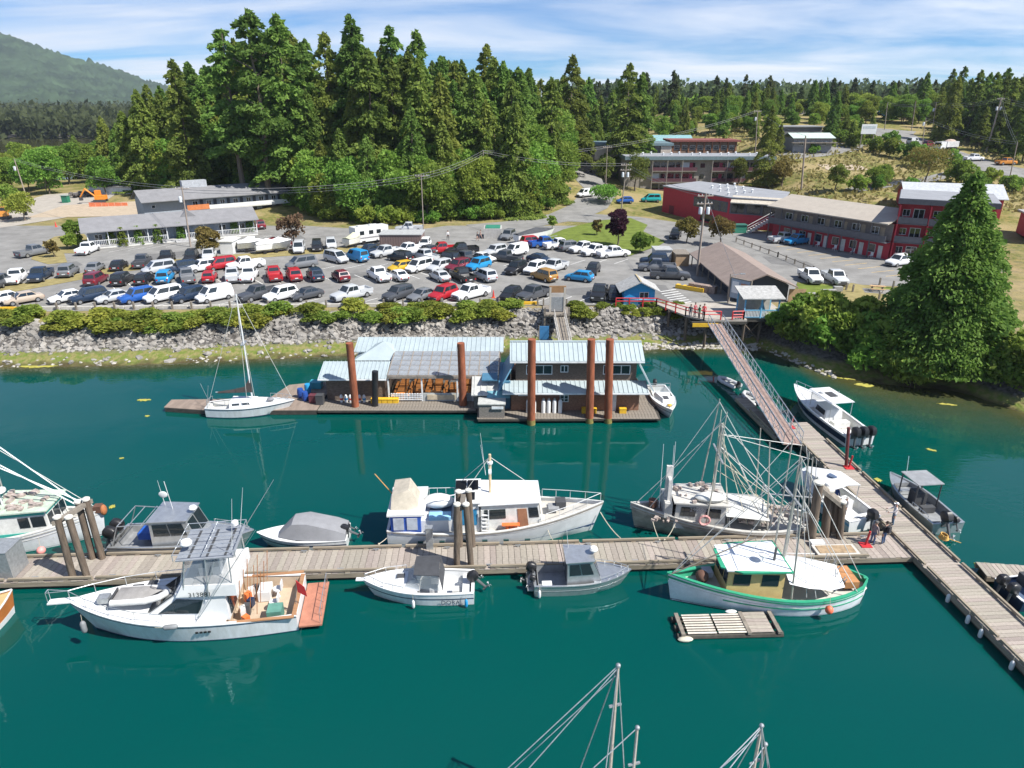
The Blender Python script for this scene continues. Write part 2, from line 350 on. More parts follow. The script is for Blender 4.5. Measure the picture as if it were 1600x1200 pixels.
sheet('lawn_island', PS([(852, 371), (880, 359), (935, 345), (985, 341), (1012, 352), (1005, 362), (1040, 378), (1030, 384), (985, 400), (965, 402), (905, 392), (868, 382)], 3.53), lawn, 3.62)
sheet('verge', PS([(70, 378), (85, 370), (130, 364), (150, 386), (128, 396), (100, 396), (105, 410), (75, 413), (48, 405)], 3.53), dryg, 3.56)
sheet('planted_strip', PS([(0, 449), (90, 434), (190, 415), (300, 403), (400, 395), (560, 385), (640, 378), (645, 384), (560, 393), (400, 403), (300, 412), (190, 425), (90, 444), (0, 460)], 3.53), dryg, 3.55)
sheet('picnic_lawn', [(41.5, 98), (38.5, 88), (34, 83), (60, 78), (68, 92), (62, 98), (56, 95.8)], lawn, 3.545)
sheet('dry_lawn', PS([(1250, 470), (1330, 442), (1390, 452), (1400, 470), (1370, 495), (1260, 485)], 3.56), dryg, 3.56)
for q in (((225, 398), (290, 392), (300, 400), (240, 406)), ((520, 428), (590, 424), (600, 431), (530, 436)), ((870, 452), (960, 446), (985, 456), (890, 462)), ((760, 350), (840, 347), (850, 354), (770, 357)), ((1190, 400), (1260, 408), (1280, 420), (1205, 412)), ((20, 425), (120, 408), (130, 414), (30, 432)), ((985, 440), (1040, 446), (1060, 470), (1010, 470)), ((400, 375), (470, 368), (480, 374), (410, 381))):
    sheet('asphalt_patch', PS(q, 3.525), patch_m, 3.526)
# painted bay lines
def line(a, b, wd=.13, mat=paint_w, z=3.532):
    a = Vector(a); b = Vector(b); d = (b - a).normalized(); q = Vector((-d.y, d.x)) * wd / 2
    return struct(sheet('bay_line', [a - q, b - q, b + q, a + q], mat, z))
def bays(p0, p1, n, ang, ln, mat=paint_w):
    a = P(*p0, 3.53); b = P(*p1, 3.53)
    for i in range(n):
        c = a.lerp(b, i / (n - 1)); line(c[:2], (c.x + ln * math.cos(ang), c.y + ln * math.sin(ang)), mat=mat)
bays((60, 484), (700, 477), 21, R(52), 5.2); bays((760, 477), (960, 474), 7, R(52), 5)
bays((180, 452), (760, 432), 22, R(-52), -4.6); bays((500, 421), (960, 412), 14, R(52), 4.5)
bays((170, 394), (420, 372), 10, R(62), 5); bays((1245, 383), (1420, 428), 10, R(200), 4.6, paint_y)
for i in range(7): line(P(1030 + i * 4, 456 + i * 3.2, 3.53)[:2], P(1056 + i * 4, 452 + i * 3.2, 3.53)[:2], .25)

# ------------------------------------------------------------ vegetation
def leaf_quads(pos, dirs, size, asp=.55):
    n = len(pos); d = dirs / (np.linalg.norm(dirs, axis=1, keepdims=True) + 1e-9)
    r = rng.normal(size=(n, 3)); s = np.cross(d, r); s /= np.linalg.norm(s, axis=1, keepdims=True) + 1e-9
    sz = size * rng.uniform(.6, 1.35, (n, 1)); a = d * sz * .5; b = s * sz * .5 * asp
    V = np.stack([pos - a - b * .6, pos + b - a * .1, pos + a * 1.1, pos - b + a * .1], 1).reshape(-1, 3)
    return V, np.arange(4 * n).reshape(n, 4)
def conifer(name, h, r, nb, nl, leaf, t0=.1, droop=.35, power=.8, jag=.45, cyl=0.):
    tb = t0 + (1 - t0) * rng.random(nb) ** 1.25; tb[:nb // 12] = rng.uniform(.85, .99, nb // 12)
    az = rng.uniform(0, 2 * np.pi, nb); Lb = r * (((1 - tb) ** power if power > 0 else 1 - tb ** -power) * (1 - cyl) + cyl * np.sqrt(np.clip(1 - tb, 0, 1))) * rng.uniform(1 - jag, 1 + jag * .5, nb) + .25
    pr = Lb ** 1.3; k = rng.choice(nb, nl, p=pr / pr.sum()); s = np.sqrt(rng.uniform(.03, 1, nl))
    d = np.stack([np.cos(az), np.sin(az)], 1)[k]; l = Lb[k] * s
    wdt = .22 * Lb[k] * (1.1 - s * .7); off = rng.normal(0, 1, nl) * wdt
    pos = np.empty((nl, 3)); pos[:, 0] = d[:, 0] * l - d[:, 1] * off; pos[:, 1] = d[:, 1] * l + d[:, 0] * off
    pos[:, 2] = tb[k] * h - droop * l * s + rng.normal(0, .12 + .03 * h / 10, nl) + .25 * l * (1 - s)
    pos[:, 2] = np.clip(pos[:, 2], .3, h)
    dr = np.stack([d[:, 0], d[:, 1], -droop * 1.1 + rng.normal(0, .25, nl)], 1) + rng.normal(0, .45, (nl, 3))
    tip = int(nl * .012) + 6; pos[:tip] = np.stack([rng.normal(0, .1, tip), rng.normal(0, .1, tip), h * (1 - rng.uniform(0, .06, tip))], 1); dr[:tip] = (0, 0, 1) + rng.normal(0, .4, (tip, 3))
    V, F = leaf_quads(pos, dr, leaf); return np_mesh(name, V, F)
def broadleaf(name, h, r, lobes, nl, leaf, base=.25, flat=.9):
    c = rng.normal(size=(lobes, 3)); c /= np.linalg.norm(c, axis=1, keepdims=True); c *= rng.uniform(.35, .8, (lobes, 1))
    cen = c * np.array([r, r, h * (1 - base) / 2]) + np.array([0, 0, h * (base + (1 - base) / 2)])
    lr = r * rng.uniform(.26, .48, lobes); k = rng.choice(lobes, nl, p=lr ** 2 / (lr ** 2).sum())
    q = rng.normal(size=(nl, 3)); q /= np.linalg.norm(q, axis=1, keepdims=True); q[:, 2] = np.where(q[:, 2] < -.3, -q[:, 2], q[:, 2])
    pos = cen[k] + q * lr[k][:, None] * rng.uniform(.75, 1.08, (nl, 1)) * np.array([1, 1, flat])
    pos[:, 2] = np.clip(pos[:, 2], .15, None)
    V, F = leaf_quads(pos, q + rng.normal(0, .8, (nl, 3)), leaf, .75); return np_mesh(name, V, F)
def trunk_mesh(name, h, r, lean=0, limbs=5, reach=1.5):
    m = MB(); pts = [(math.sin(i * 1.7) * .06 * h * lean, math.cos(i * 1.3) * .06 * h * lean, h * i / 5 - (.6 if i == 0 else 0)) for i in range(6)]
    for i in range(5): m.tube(pts[i], pts[i + 1], r * (1 - i * .18), r * (1 - (i + 1) * .18), 7, False)
    for i in range(limbs):
        z = h * (.3 + .55 * i / limbs); a = i * 2.4; m.tube((0, 0, z), (reach * math.cos(a), reach * math.sin(a), z + reach * .5), r * .3, r * .08, 5, False)
    return m.mesh(name, True)
bark = M('bark', (.16, .125, .095), .9, var=.35, scale=4, detail=8, stretch=(1, 1, .2))
fol = lambda n, c, c2, rnd=.22: M(n, c, .75, col2=c2, scale=.55, detail=5, rnd=rnd, transl=.46, spec=.2)
f_spruce = fol('spruce_foliage', (.09, .16, .032), (.25, .345, .07)); f_cedar = fol('cedar_foliage', (.1, .175, .032), (.255, .345, .07))
f_alder = fol('alder_foliage', (.11, .215, .03), (.28, .4, .075)); f_bush = fol('bramble_foliage', (.14, .21, .032), (.33, .38, .07))
f_maple = fol('golden_maple_foliage', (.12, .16, .03), (.26, .26, .06)); f_dark = fol('dark_far_foliage', (.05, .08, .032), (.11, .145, .055)); f_purple = fol('purple_foliage', (.035, .012, .024), (.085, .03, .05), .1)
f_rust = fol('rusty_foliage', (.12, .09, .05), (.28, .18, .11), .1); f_gold = fol('dry_golden_foliage', (.13, .12, .03), (.3, .24, .08), .12)
PROTO = {}
def proto(key, crown, mat, trunk): crown.materials.append(mat); trunk.materials.append(bark); PROTO[key] = (crown, trunk)
for i in range(4): proto(f'spruce{i}', conifer('crown', 26, 5.4 + .7 * (i % 2), 170, 12500, .74, .1 + .06 * (i % 2), .3, .62, .5, .2), f_spruce, trunk_mesh('trunk', 25, .42, .1, 6, 1.8))
for i in range(3): proto(f'cedar{i}', conifer('crown', 20, 4.9, 210, 11500, .64, .03, .55, .7, .4, .3), f_cedar, trunk_mesh('trunk', 19, .4, .05, 0))
for i in range(2): proto(f'snagtop{i}', conifer('crown', 28, 6.0, 90, 9500, .75, .32, .12, .45, .6, .3), f_spruce, trunk_mesh('trunk', 27.5, .55, .15, 14, 3))
for i in range(4): proto(f'alder{i}', broadleaf('crown', 13, 5.2, 46, 10500, .54, .04), f_alder, trunk_mesh('trunk', 9, .28, .6, 6, 2.5))
for i in range(3): proto(f'bush{i}', broadleaf('crown', 2.1, 1.7, 16, 1500, .36, .0), f_bush, trunk_mesh('trunk', 1.2, .05, 1, 4, .6))
for i in range(3): proto(f'far{i}', conifer('crown', 16, 3.6, 50, 900, 1.7, .1, .25, .7, .5), f_dark, trunk_mesh('trunk', 15, .35, .1, 0))
for i in range(2): proto(f'farb{i}', broadleaf('crown', 10, 5, 16, 900, 1.5, .1), f_alder, trunk_mesh('trunk', 6, .3, .3, 3))
for i in range(2): proto(f'shrub{i}', broadleaf('crown', 3.4, 2.2, 18, 1600, .42, .08), f_alder, trunk_mesh('trunk', 2, .07, 1, 4, .8))
def tree(key, p, s=1, label='tall conifer in the forest on the knoll behind the car park', cat='tree', group=None, name='conifer_tree', sz=None, rz=None):
    c, t = PROTO[key]; r = T(name, label, cat, p, random.uniform(0, 6.28) if rz is None else rz, group); r.scale = (s, s, s * (sz or 1))
    obj('trunk', t, None, r); obj('crown', c, None, r); return r
def scatter(n, x0, x1, y0, y1, mind, ok=lambda x, y: True):
    pts = []; tries = 0
    while len(pts) < n and tries < n * 60:
        tries += 1; x = random.uniform(x0, x1); y = random.uniform(y0, y1)
        if ok(x, y) and all((x - a) ** 2 + (y - b) ** 2 > mind * mind for a, b in pts): pts.append((x, y))
    return pts
def edge(x): return float(np.interp(x, [-150, -100, -75, -60, -50, -40, -22, -12, 5, 11, 15, 19, 40], [203, 190, 180, 177, 168, 155, 151, 156, 162, 174, 215, 232, 238]))
G1 = 'conifers of the forest behind the car park'
top = lambda x: float(np.interp(x, [-130, -95, -82, -70, -58, -48, -40, -15, 10, 30, 45], [26, 27, 38, 45, 48.5, 37, 45.5, 40, 37.5, 36, 30]))
for x, y in scatter(165, -100, 40, 164, 262, 4.4, lambda x, y: y > edge(x) + 9):
    z = g1(x, y); hh = (top(x * 190 / y) - z) * random.uniform(.78, 1.0); hh = max(14, min(34, hh)); k = random.choice(['spruce0', 'spruce1', 'spruce2', 'spruce3', 'spruce0', 'cedar1'])
    base = 26 if k[0] == 's' else 20; s = hh / base
    tree(k, (x, y, z - .3), s * 1.0, 'dark green conifer in the dense forest on the knoll behind the car park', group=G1)
OR12 = ['leftmost', 'second', 'third', 'fourth', 'fifth', 'sixth', 'seventh', 'eighth', 'ninth', 'tenth', 'eleventh', 'twelfth']; TALL = [345, 385, 430, 505, 545, 268, 608, 650, 760, 895, 985, 1005]
for px, py, Y, k in ((345, 45, 172, 'snagtop0'), (385, 14, 170, 'snagtop1'), (430, 22, 174, 'spruce1'), (505, 50, 178, 'spruce3'), (545, 22, 176, 'spruce0'), (268, 92, 176, 'spruce2'), (608, 40, 182, 'spruce1'), (650, 46, 186, 'spruce2'), (760, 68, 192, 'spruce0'), (895, 85, 205, 'spruce3'), (985, 98, 212, 'spruce1'), (1005, 112, 214, 'spruce0')):
    tp = PD(px, py, Y); z = g1(tp.x, Y); tree(k, (tp.x, Y, z - .3), (tp.z - z) / (28 if 'snag' in k else 26), f'tall conifer breaking the skyline of the knoll, {OR12[sorted(TALL).index(px)]} from the left of the tallest'.replace('leftmost from the left of', 'leftmost of'), group='tallest conifers of the knoll')
for i, x in enumerate(np.linspace(-100, 27, 40)):
    y = edge(x) + random.uniform(1, 8); k = f'alder{i % 4}' if i % 5 in (0, 2, 3) else f'cedar{i % 3}'
    s = random.uniform(.75, 1.15) * (1.12 if -60 < x < 10 else 1.2 if x < -60 else .85)
    tree(k, (x, y, g1(x, y) - .3), s, 'bright green leafy tree along the forest edge' if k[0] == 'a' else 'feathery cedar along the forest edge', group='leafy trees at the forest edge' if k[0] == 'a' else 'cedars at the forest edge', name='leafy_tree' if k[0] == 'a' else 'cedar_tree')
for i, x in enumerate(np.linspace(-98, 26, 44)):
    y = edge(x) - random.uniform(-1.5, 2.2); tree(f'shrub{i % 2}', (x, y, g1(x, y) - .2), random.uniform(.8, 1.5), 'rounded green shrub at the foot of the forest', 'shrub', 'shrubs at the foot of the forest', 'shrub')
for i, (x, y) in enumerate(scatter(95, -104, 28, 158, 222, 4.6, lambda x, y: edge(x) + 2 < y < edge(x) + 24)):
    k = random.choice(['alder0', 'alder1', 'alder2', 'alder3', 'cedar0', 'cedar1', 'cedar2']); d_ = y - edge(x); s_ = (.85 + .022 * d_) * random.uniform(.85, 1.2)
    tree(k, (x, y, g1(x, y) - .3), s_, 'bright green leafy tree along the forest edge' if k[0] == 'a' else 'feathery cedar along the forest edge', group='leafy trees at the forest edge' if k[0] == 'a' else 'cedars at the forest edge', name='leafy_tree' if k[0] == 'a' else 'cedar_tree')
# left lowland trees, in front of the inlet
for i, (x, y) in enumerate(scatter(110, -240, -98, 186, 290, 5.5, lambda x, y: not (-128 < x < -112 and y < 200))):
    k = random.choice(['alder0', 'alder1', 'alder2', 'cedar0', 'alder3']); tree(k, (x, y, g1(x, y) - .3), random.uniform(.65, 1.1), 'leafy tree in the low wood left of the motel', group='trees of the low wood on the left', name='leafy_tree')
# right hill: forest at far right and the distant tree line
for px, py, Y in ((1500, 118, 215), (1535, 108, 220), (1560, 112, 212), (1590, 120, 205), (1475, 135, 240), (1610, 128, 195), (1575, 150, 196), (1520, 150, 228), (1545, 165, 205), (1600, 170, 188), (1625, 150, 180), (1455, 150, 262), (1488, 160, 250)):
    Y += 22; tp = PD(px, py, Y); z = g1(tp.x, Y); k = random.choice(['spruce0', 'spruce2', 'cedar0', 'spruce3']); tree(k, (tp.x, Y, z - .3), (tp.z - z) / (26 if k[0] == 's' else 20), 'dark conifer in the stand right of the hill road', group='conifers right of the hill road')
def to_px(x, y, z):
    q = (x, y * _c - (z - CAM_H) * _s, y * _s + (z - CAM_H) * _c)   # right, depth, up
    return 800 + FPX * q[0] / q[1], 600 - FPX * q[2] / q[1]
def beyond_road(x, y):
    a_, b_ = to_px(x, y, g1(x, y)); return b_ < float(np.interp(a_, [1380, 1430, 1480, 1530, 1600, 1700], [190, 202, 212, 222, 234, 245]))
for i, (x, y) in enumerate(scatter(80, 118, 230, 190, 300, 5, beyond_road)):
    tree(random.choice(['alder0', 'cedar1', 'alder2', 'spruce1']), (x, y, g1(x, y) - .3), random.uniform(.55, .85), 'tree in the stand right of the hill road', group='mixed trees right of the hill road', name='leafy_tree')
for i, (x, y) in enumerate(scatter(120, 40, 330, 285, 470, 8, lambda x, y: not (120 < x < 185 and y < 325) and not (60 < x < 120 and y < 300))):
    k = random.choice(['far0', 'far1', 'far2', 'far0', 'farb0', 'farb1']); tree(k, (x, y, g1(x, y) - .3), random.uniform(.7, 1.15), 'small far tree along the skyline beyond the apartments', group='trees of the far skyline', name='skyline_tree')
for px, py, Y, s in ((1155, 165, 255, 1), (1085, 175, 262, 1), (1120, 150, 280, 1.1), (1060, 180, 250, .9), (1180, 195, 245, .8), (1230, 165, 285, .8), (1300, 165, 290, .9), (1345, 200, 232, .75), (1330, 215, 226, .6), (1360, 210, 240, .6)):
    tp = PD(px, py, Y); z = g1(tp.x, Y); tree(random.choice(['cedar0', 'alder1', 'cedar2']), (tp.x, Y, z - .3), max(.4, (tp.z - z) / 17), 'tree standing above the apartment block on the hillside', group='trees above the apartment block', name='leafy_tree')
rd2 = [Vector(p) for p in road]
def clear_of(x, y):
    if min((Vector((x, y)) - (a_ + (b_ - a_) * k_ / 6)).length for a_, b_ in zip(rd2[:-1], rd2[1:]) for k_ in range(7)) < 13: return False
    return not (x < 75 and y < 245) and not (84 < x < 135 and y < 232) and not (88 < x < 104 and y < 260) and not (150 < x < 180 and 255 < y < 315) and not (60 < x < 90 and y < 214)
for i, (x, y) in enumerate(scatter(190, 40, 215, 205, 345, 4.6, lambda x, y: clear_of(x, y) and (to_px(x, y, g1(x, y))[0] < 1375 or beyond_road(x, y)))):
    k = random.choice(['alder0', 'alder1', 'alder2', 'cedar0', 'cedar1', 'spruce0', 'alder3']); s_ = random.uniform(.5, .8)
    tree(k, (x, y, g1(x, y) - .3), s_ * (.72 if k[0] == 's' else 1) * (.85 if x < 150 else 1), 'tree on the wooded hillside around the upper road', group='trees of the wooded hillside', name='hillside_tree')
# low wood beyond the inlet reads as one mass
def mass(name, label, n, fx, leaf, mat):
    pos = fx(n); d = rng.normal(size=(len(pos), 3)); d[:, 2] = np.abs(d[:, 2]) + .4; Vv, Ff = leaf_quads(pos, d, leaf, .7); o = obj(name, np_mesh(name, Vv, Ff), mat); tag(o, label, 'wood', kind='stuff'); return o
def fx1(n):
    x = rng.uniform(-2300, -60, n); y = 600 + 1700 * rng.random(n) ** 2.2; t = 11 + 6 * np.sin(x * .11) * np.cos(y * .09) + rng.normal(0, 3, n); return np.stack([x, y, gz(x, y) + np.abs(t) * rng.uniform(.2, 1.1, n)], 1)
mass('far_wood', 'far low wood across the inlet below the mountain', 110000, fx1, 5.5, f_dark)
def fx2(n):
    x = rng.uniform(30, 900, n); y = rng.uniform(470, 800, n); t = 12 + 4 * np.sin(x * .13) * np.cos(y * .1); return np.stack([x, y, gz(x, y) + t * rng.uniform(.2, 1.1, n)], 1)
mass('skyline_wood', 'far dark wood along the skyline beyond the town', 26000, fx2, 5, f_dark)
def fx3(n):
    x = rng.uniform(58, 150, n); y = rng.uniform(150, 262, n); a_ = np.array([to_px(p, q, g1(p, q)) for p, q in zip(x, y)])
    d_ = np.min(np.stack([np.hypot(x - (A_.x + (B_.x - A_.x) * k_ / 6), y - (A_.y + (B_.y - A_.y) * k_ / 6)) for A_, B_ in zip(rd2[:-1], rd2[1:]) for k_ in range(7)]), 0)
    keep = (d_ > 8) & ~((x < 62) & (y < 180)) & ((np.sin(x * .33) * np.cos(y * .27) + rng.normal(0, .6, n)) > -.2); x, y = x[keep], y[keep]; return np.stack([x, y, gz(x, y) + rng.uniform(0, .5, len(x))], 1)
mass('hillside_grass', 'tall dry grass tufts over the hillside below the road', 14000, fx3, .9, M('dry_grass_blades', (.2, .19, .06), .9, col2=(.36, .3, .12), scale=.3, transl=.3))['category'] = 'grass'
# the big cedar by the water on the right
big = T('cedar_tree', 'huge broad cedar leaning over the water at the right', 'tree', on(46.8, 71.6, -.3))
obj('trunk', trunk_mesh('trunk', 18, .7, .1, 0), bark, big)
obj('crown', conifer('crown', 19.6, 6.9, 620, 64000, .46, .02, .35, -1.9, .38, .0), f_cedar, big)
# bushes on the bank: a bramble hedge along the car park edge, thicket by the cedar
k = 0
for x in np.arange(-100, 23, 1.25):
    ysh = float(np.interp(x, SHORE[:, 0], SHORE[:, 1])); px = 800 + x * 1070 / 88
    if 843 < px < 893: continue
    thick = 1 if (-62 < x < -5) else .8
    if px < 130 and random.random() < .55: continue
    for dd in (7.7, 6.3):
        if random.random() < (.94 if dd > 8 else .75 * thick):
            s = random.uniform(.85, 1.35) * (.6 if x > 10 else 1); y = ysh + dd + random.uniform(-.5, .4) + (.9 if x < -55 else 0)
            tree(f'bush{k % 3}', (x + random.uniform(-.5, .5), y, g1(x, y) - .25), s, 'bramble bush on the rocky bank below the car park', 'bush', 'bramble bushes along the bank', 'bramble_bush', .52); k += 1
for i, (px, py, s) in enumerate(((1220, 505, 1.5), (1245, 500, 1.6), (1265, 512, 1.9), (1290, 505, 1.9), (1310, 520, 2.1), (1335, 520, 2.0), (1355, 535, 2.1), (1375, 548, 2.0), (1290, 530, 1.9), (1320, 545, 1.9), (1350, 562, 1.7), (1260, 530, 1.5), (1235, 520, 1.3), (1385, 520, 1.7), (1390, 575, 1.6), (1420, 590, 1.5), (1560, 590, 1.6), (1590, 600, 1.7), (1610, 580, 1.7), (1545, 570, 1.6), (1580, 560, 1.7))):
    p = PG(px, py + 14); tree(f'shrub{i % 2}', (p.x, p.y, p.z - .3), s * .72, 'leafy bush in the dark thicket on the bank beside the huge cedar', 'bush', 'thicket bushes beside the huge cedar', 'bank_bush')
# single garden trees
def gtree(px, py, h, mat, label, name, kind='broad', wr=.33, n=2600, leaf=.42):
    p = PG(px, py); r = T(name, label, 'tree' if h > 2.6 else 'shrub', (p.x, p.y, p.z - .05), random.uniform(0, 6))
    obj('trunk', trunk_mesh('trunk', h * .7, h * .022 + .03, .5, 5, h * .18), bark, r)
    obj('crown', broadleaf('crown', h, h * wr, 22, n, leaf, .16) if kind == 'broad' else conifer('crown', h, h * wr, 90, n, leaf, .03, .4, .7, .35), mat, r); return r
gtree(328, 402, 5.6, f_gold, 'young yellow-green tree beside the front motel veranda steps', 'young_tree', wr=.42)
gtree(460, 388, 6.2, f_rust, 'sparse rusty-leaved tree by the red pickup at the motel', 'young_tree', wr=.45, n=1500)
gtree(965, 384, 7.0, f_purple, 'purple-leaved tree on the lawn island', 'purple_tree', wr=.32, n=3600)
gtree(932, 368, 3.4, f_gold, 'small pale shrub on the lawn island left of the purple tree', 'young_tree', n=700)
gtree(1000, 396, 3.2, f_alder, 'round green bush at the corner of the lawn island', 'garden_bush', wr=.62)
gtree(863, 358, 2.9, f_alder, 'thin sapling beside the covered trailer at the lawn tip', 'young_tree', n=500)
gtree(1073, 380, 5, f_gold, 'reddish garden tree in front of the red restaurant', 'young_tree', wr=.5)
gtree(1125, 384, 5.6, f_gold, 'airy garden tree in front of the restaurant stairs', 'young_tree', wr=.45, n=1700)
gtree(945, 292, 9, f_maple, 'bright maple left of the apartment front, by the lane', 'maple_tree', wr=.36)
gtree(992, 298, 10, f_maple, 'bright maple in front of the apartment balconies', 'maple_tree', wr=.4)
gtree(1153, 292, 8, f_maple, 'bright maple at the right end of the apartment balconies', 'maple_tree', wr=.33)
gtree(945, 318, 4.6, f_alder, 'dome-shaped bush between the white van and the blue car', 'garden_bush', wr=.9)
gtree(1305, 300, 7, f_maple, 'yellow-green tree behind the red motel wing', 'young_tree', wr=.38)
gtree(1445, 290, 9.5, f_gold, 'wide olive tree beside the hill road', 'young_tree', wr=.62)
gtree(1375, 293, 5, f_alder, 'green bush left of the wide olive tree', 'garden_bush', wr=.7)
gtree(1195, 290, 15, f_cedar, 'dark tree at the corner behind the restaurant', 'cedar_tree', 'con', .36, 6000, .6); gtree(1222, 292, 8, f_gold, 'sparse tree beside the thick pole behind the restaurant', 'young_tree', wr=.4)
gtree(1130, 245, 8, f_cedar, 'pointed cedar in front of the upper apartments', 'cedar_tree', 'con', .22)
gtree(120, 372, 3.4, f_alder, 'clipped round bush at the left end of the motel', 'garden_bush', wr=.6)
gtree(118, 388, 2.6, f_alder, 'low bush on the verge left of the white pickup', 'garden_bush', wr=.7)
gtree(85, 402, 3.2, f_gold, 'small spiky plant on the verge beside the grey pickup', 'garden_bush', wr=.35, n=500)
gtree(40, 345, 6, f_bush, 'overgrown hedge by the digger on the left street', 'garden_bush', wr=.6); gtree(20, 330, 6, f_bush, 'overgrown hedge behind the digger on the left street', 'garden_bush', wr=.6)
for i, (px, py) in enumerate(((179, 383), (197, 383), (222, 380), (251, 378), (287, 374), (316, 366), (344, 362), (370, 366), (394, 364))):
    p = PG(px, py + 2); r = T('columnar_shrub', 'narrow upright evergreen shrub planted along the motel veranda', 'shrub', (p.x, p.y - .6, 3.5), 0, 'evergreen shrubs along the veranda'); obj('trunk', trunk_mesh('trunk', 2, .06, 0, 0), bark, r)
    if i == 0: colc = conifer('crown', 3.5, .75, 60, 900, .3, .0, .2, .3, .2, .8)
    obj('crown', colc, f_alder, r)
for i, (px, py, s) in enumerate(((1310, 225, 1.6), (1335, 230, 1.7), (1365, 238, 1.6), (1390, 245, 1.6), (1420, 250, 1.8), (1440, 262, 1.8), (1330, 215, 2), (1390, 228, 1.4), (1290, 235, 1.2), (1480, 262, 1.5), (1370, 295, 1.2), (1340, 300, 1.2), (1420, 300, 1.2), (1500, 290, 1.8), (1545, 285, 1.3), (1520, 300, 1.5), (1580, 300, 1.4), (1495, 275, 1.3), (1270, 240, 1.0))):
    p = PG(px, py); tree(f'shrub{i % 2}', (p.x, p.y, p.z - .2), s * .9, 'wild shrub on the grassy hillside below the main road', 'shrub', 'wild shrubs on the hillside', 'shrub')
# riprap
rm = M('riprap_stone', (.25, .235, .215), .9, var=.5, scale=.6, detail=6, rnd=.0)
pale = M('pale_boulder', (.36, .34, .3), .9, var=.3, scale=2)
m = MB(); k = 0
ICO = [(0, 0, -1), (.72, -.53, -.45), (-.28, -.85, -.45), (-.89, 0, -.45), (-.28, .85, -.45), (.72, .53, -.45), (.28, -.85, .45), (-.72, -.53, .45), (-.72, .53, .45), (.28, .85, .45), (.89, 0, .45), (0, 0, 1)]
ICF = [(0, 1, 2), (1, 0, 5), (0, 2, 3), (0, 3, 4), (0, 4, 5), (1, 5, 10), (2, 1, 6), (3, 2, 7), (4, 3, 8), (5, 4, 9), (1, 10, 6), (2, 6, 7), (3, 7, 8), (4, 8, 9), (5, 9, 10), (6, 10, 11), (7, 6, 11), (8, 7, 11), (9, 8, 11), (10, 9, 11)]
def rock(m, c, s):
    q = [random.uniform(.65, 1.25) for _ in range(12)]; a = random.uniform(0, 6.28); ca, sa = math.cos(a), math.sin(a); f = (random.uniform(.8, 1.4), random.uniform(.7, 1.1), random.uniform(.55, .9))
    m.add([(c[0] + s * k_ * (x * f[0] * ca - y * f[1] * sa), c[1] + s * k_ * (x * f[0] * sa + y * f[1] * ca), c[2] + s * k_ * z * f[2]) for (x, y, z), k_ in zip(ICO, q)], ICF)
for _ in range(7400):
    x = random.uniform(-95, 31); ysh = float(np.interp(x, SHORE[:, 0], SHORE[:, 1])); d = random.uniform(3.3, 7.6) if random.random() < .93 else random.uniform(.2, 3.3)
    if d < 3.4 and random.random() < .5: continue
    rock(m, on(x, ysh + d, -.05), random.uniform(.13, .36) if random.random() < .88 else random.uniform(.36, .6))
tag(m.build('riprap', rm), 'grey broken rock covering the bank below the car park', 'rocks', kind='stuff')
m = MB()
for _ in range(520):
    x = random.uniform(14, 35.5) if random.random() < .75 else random.uniform(-95, 14); ysh = float(np.interp(x, SHORE[:, 0], SHORE[:, 1])); rock(m, on(x, ysh + random.uniform(.0, 1.6), -.03), random.uniform(.12, .34))
tag(m.build('shore_stones', pale), 'pale stones scattered along the waterline', 'rocks', kind='stuff')
# floating weed
weed = M('yellow_weed', (.36, .33, .06), .9, var=.3, scale=2)
for i, (px, py, lx, ly, a, lab) in enumerate(((1315, 590, 3.0, .55, -.35, 'long yellow weed raft in the shade of the huge cedar'), (1350, 602, 2.0, .5, -.2, 'yellow weed raft at the end of the long one below the cedar'), (1480, 632, 1.9, .25, -.25, 'thin yellow weed streak near the right bank'), (1510, 610, .9, .2, -.3, 'small weed streak close to the right bank'), (1165, 588, 1.2, .4, .0, 'yellow weed patch left of the ramp'), (1455, 703, .8, .22, -.6, 'floating yellow weed above the aluminium boat with a grey roof'), (1540, 885, 1.4, .5, -.3, 'weed patch beside the right finger float'), (225, 625, 1.6, .3, .05, 'weed patch at the tip of the left float'), (60, 572, 4.5, .6, .05, 'weed band along the left waterline'), (175, 792, .45, .25, 0, 'small weed clump near the dock piles on the left'), (1120, 545, 1.2, .3, 0, 'yellow weed at the foot of the pier'), (1372, 750, .6, .3, -.5, 'weed clump against the right walkway'), (190, 716, .4, .14, .2, 'drifting piece of bark in the open water on the left'), (230, 650, .5, .2, .1, 'drifting bark near the left float'))):
    p = P(px, py, .015); m = MB(); n = 26; pts = [(lx * .5 * math.cos(2 * math.pi * j / n) * random.uniform(.7, 1.1), ly * math.sin(2 * math.pi * j / n) * random.uniform(.45, 1.2)) for j in range(n)]
    m.prism(pts, 0, .03); tag(m.build('floating_weed', weed, None, loc=p, rz=a), lab, 'weed', 'weed floating on the water')
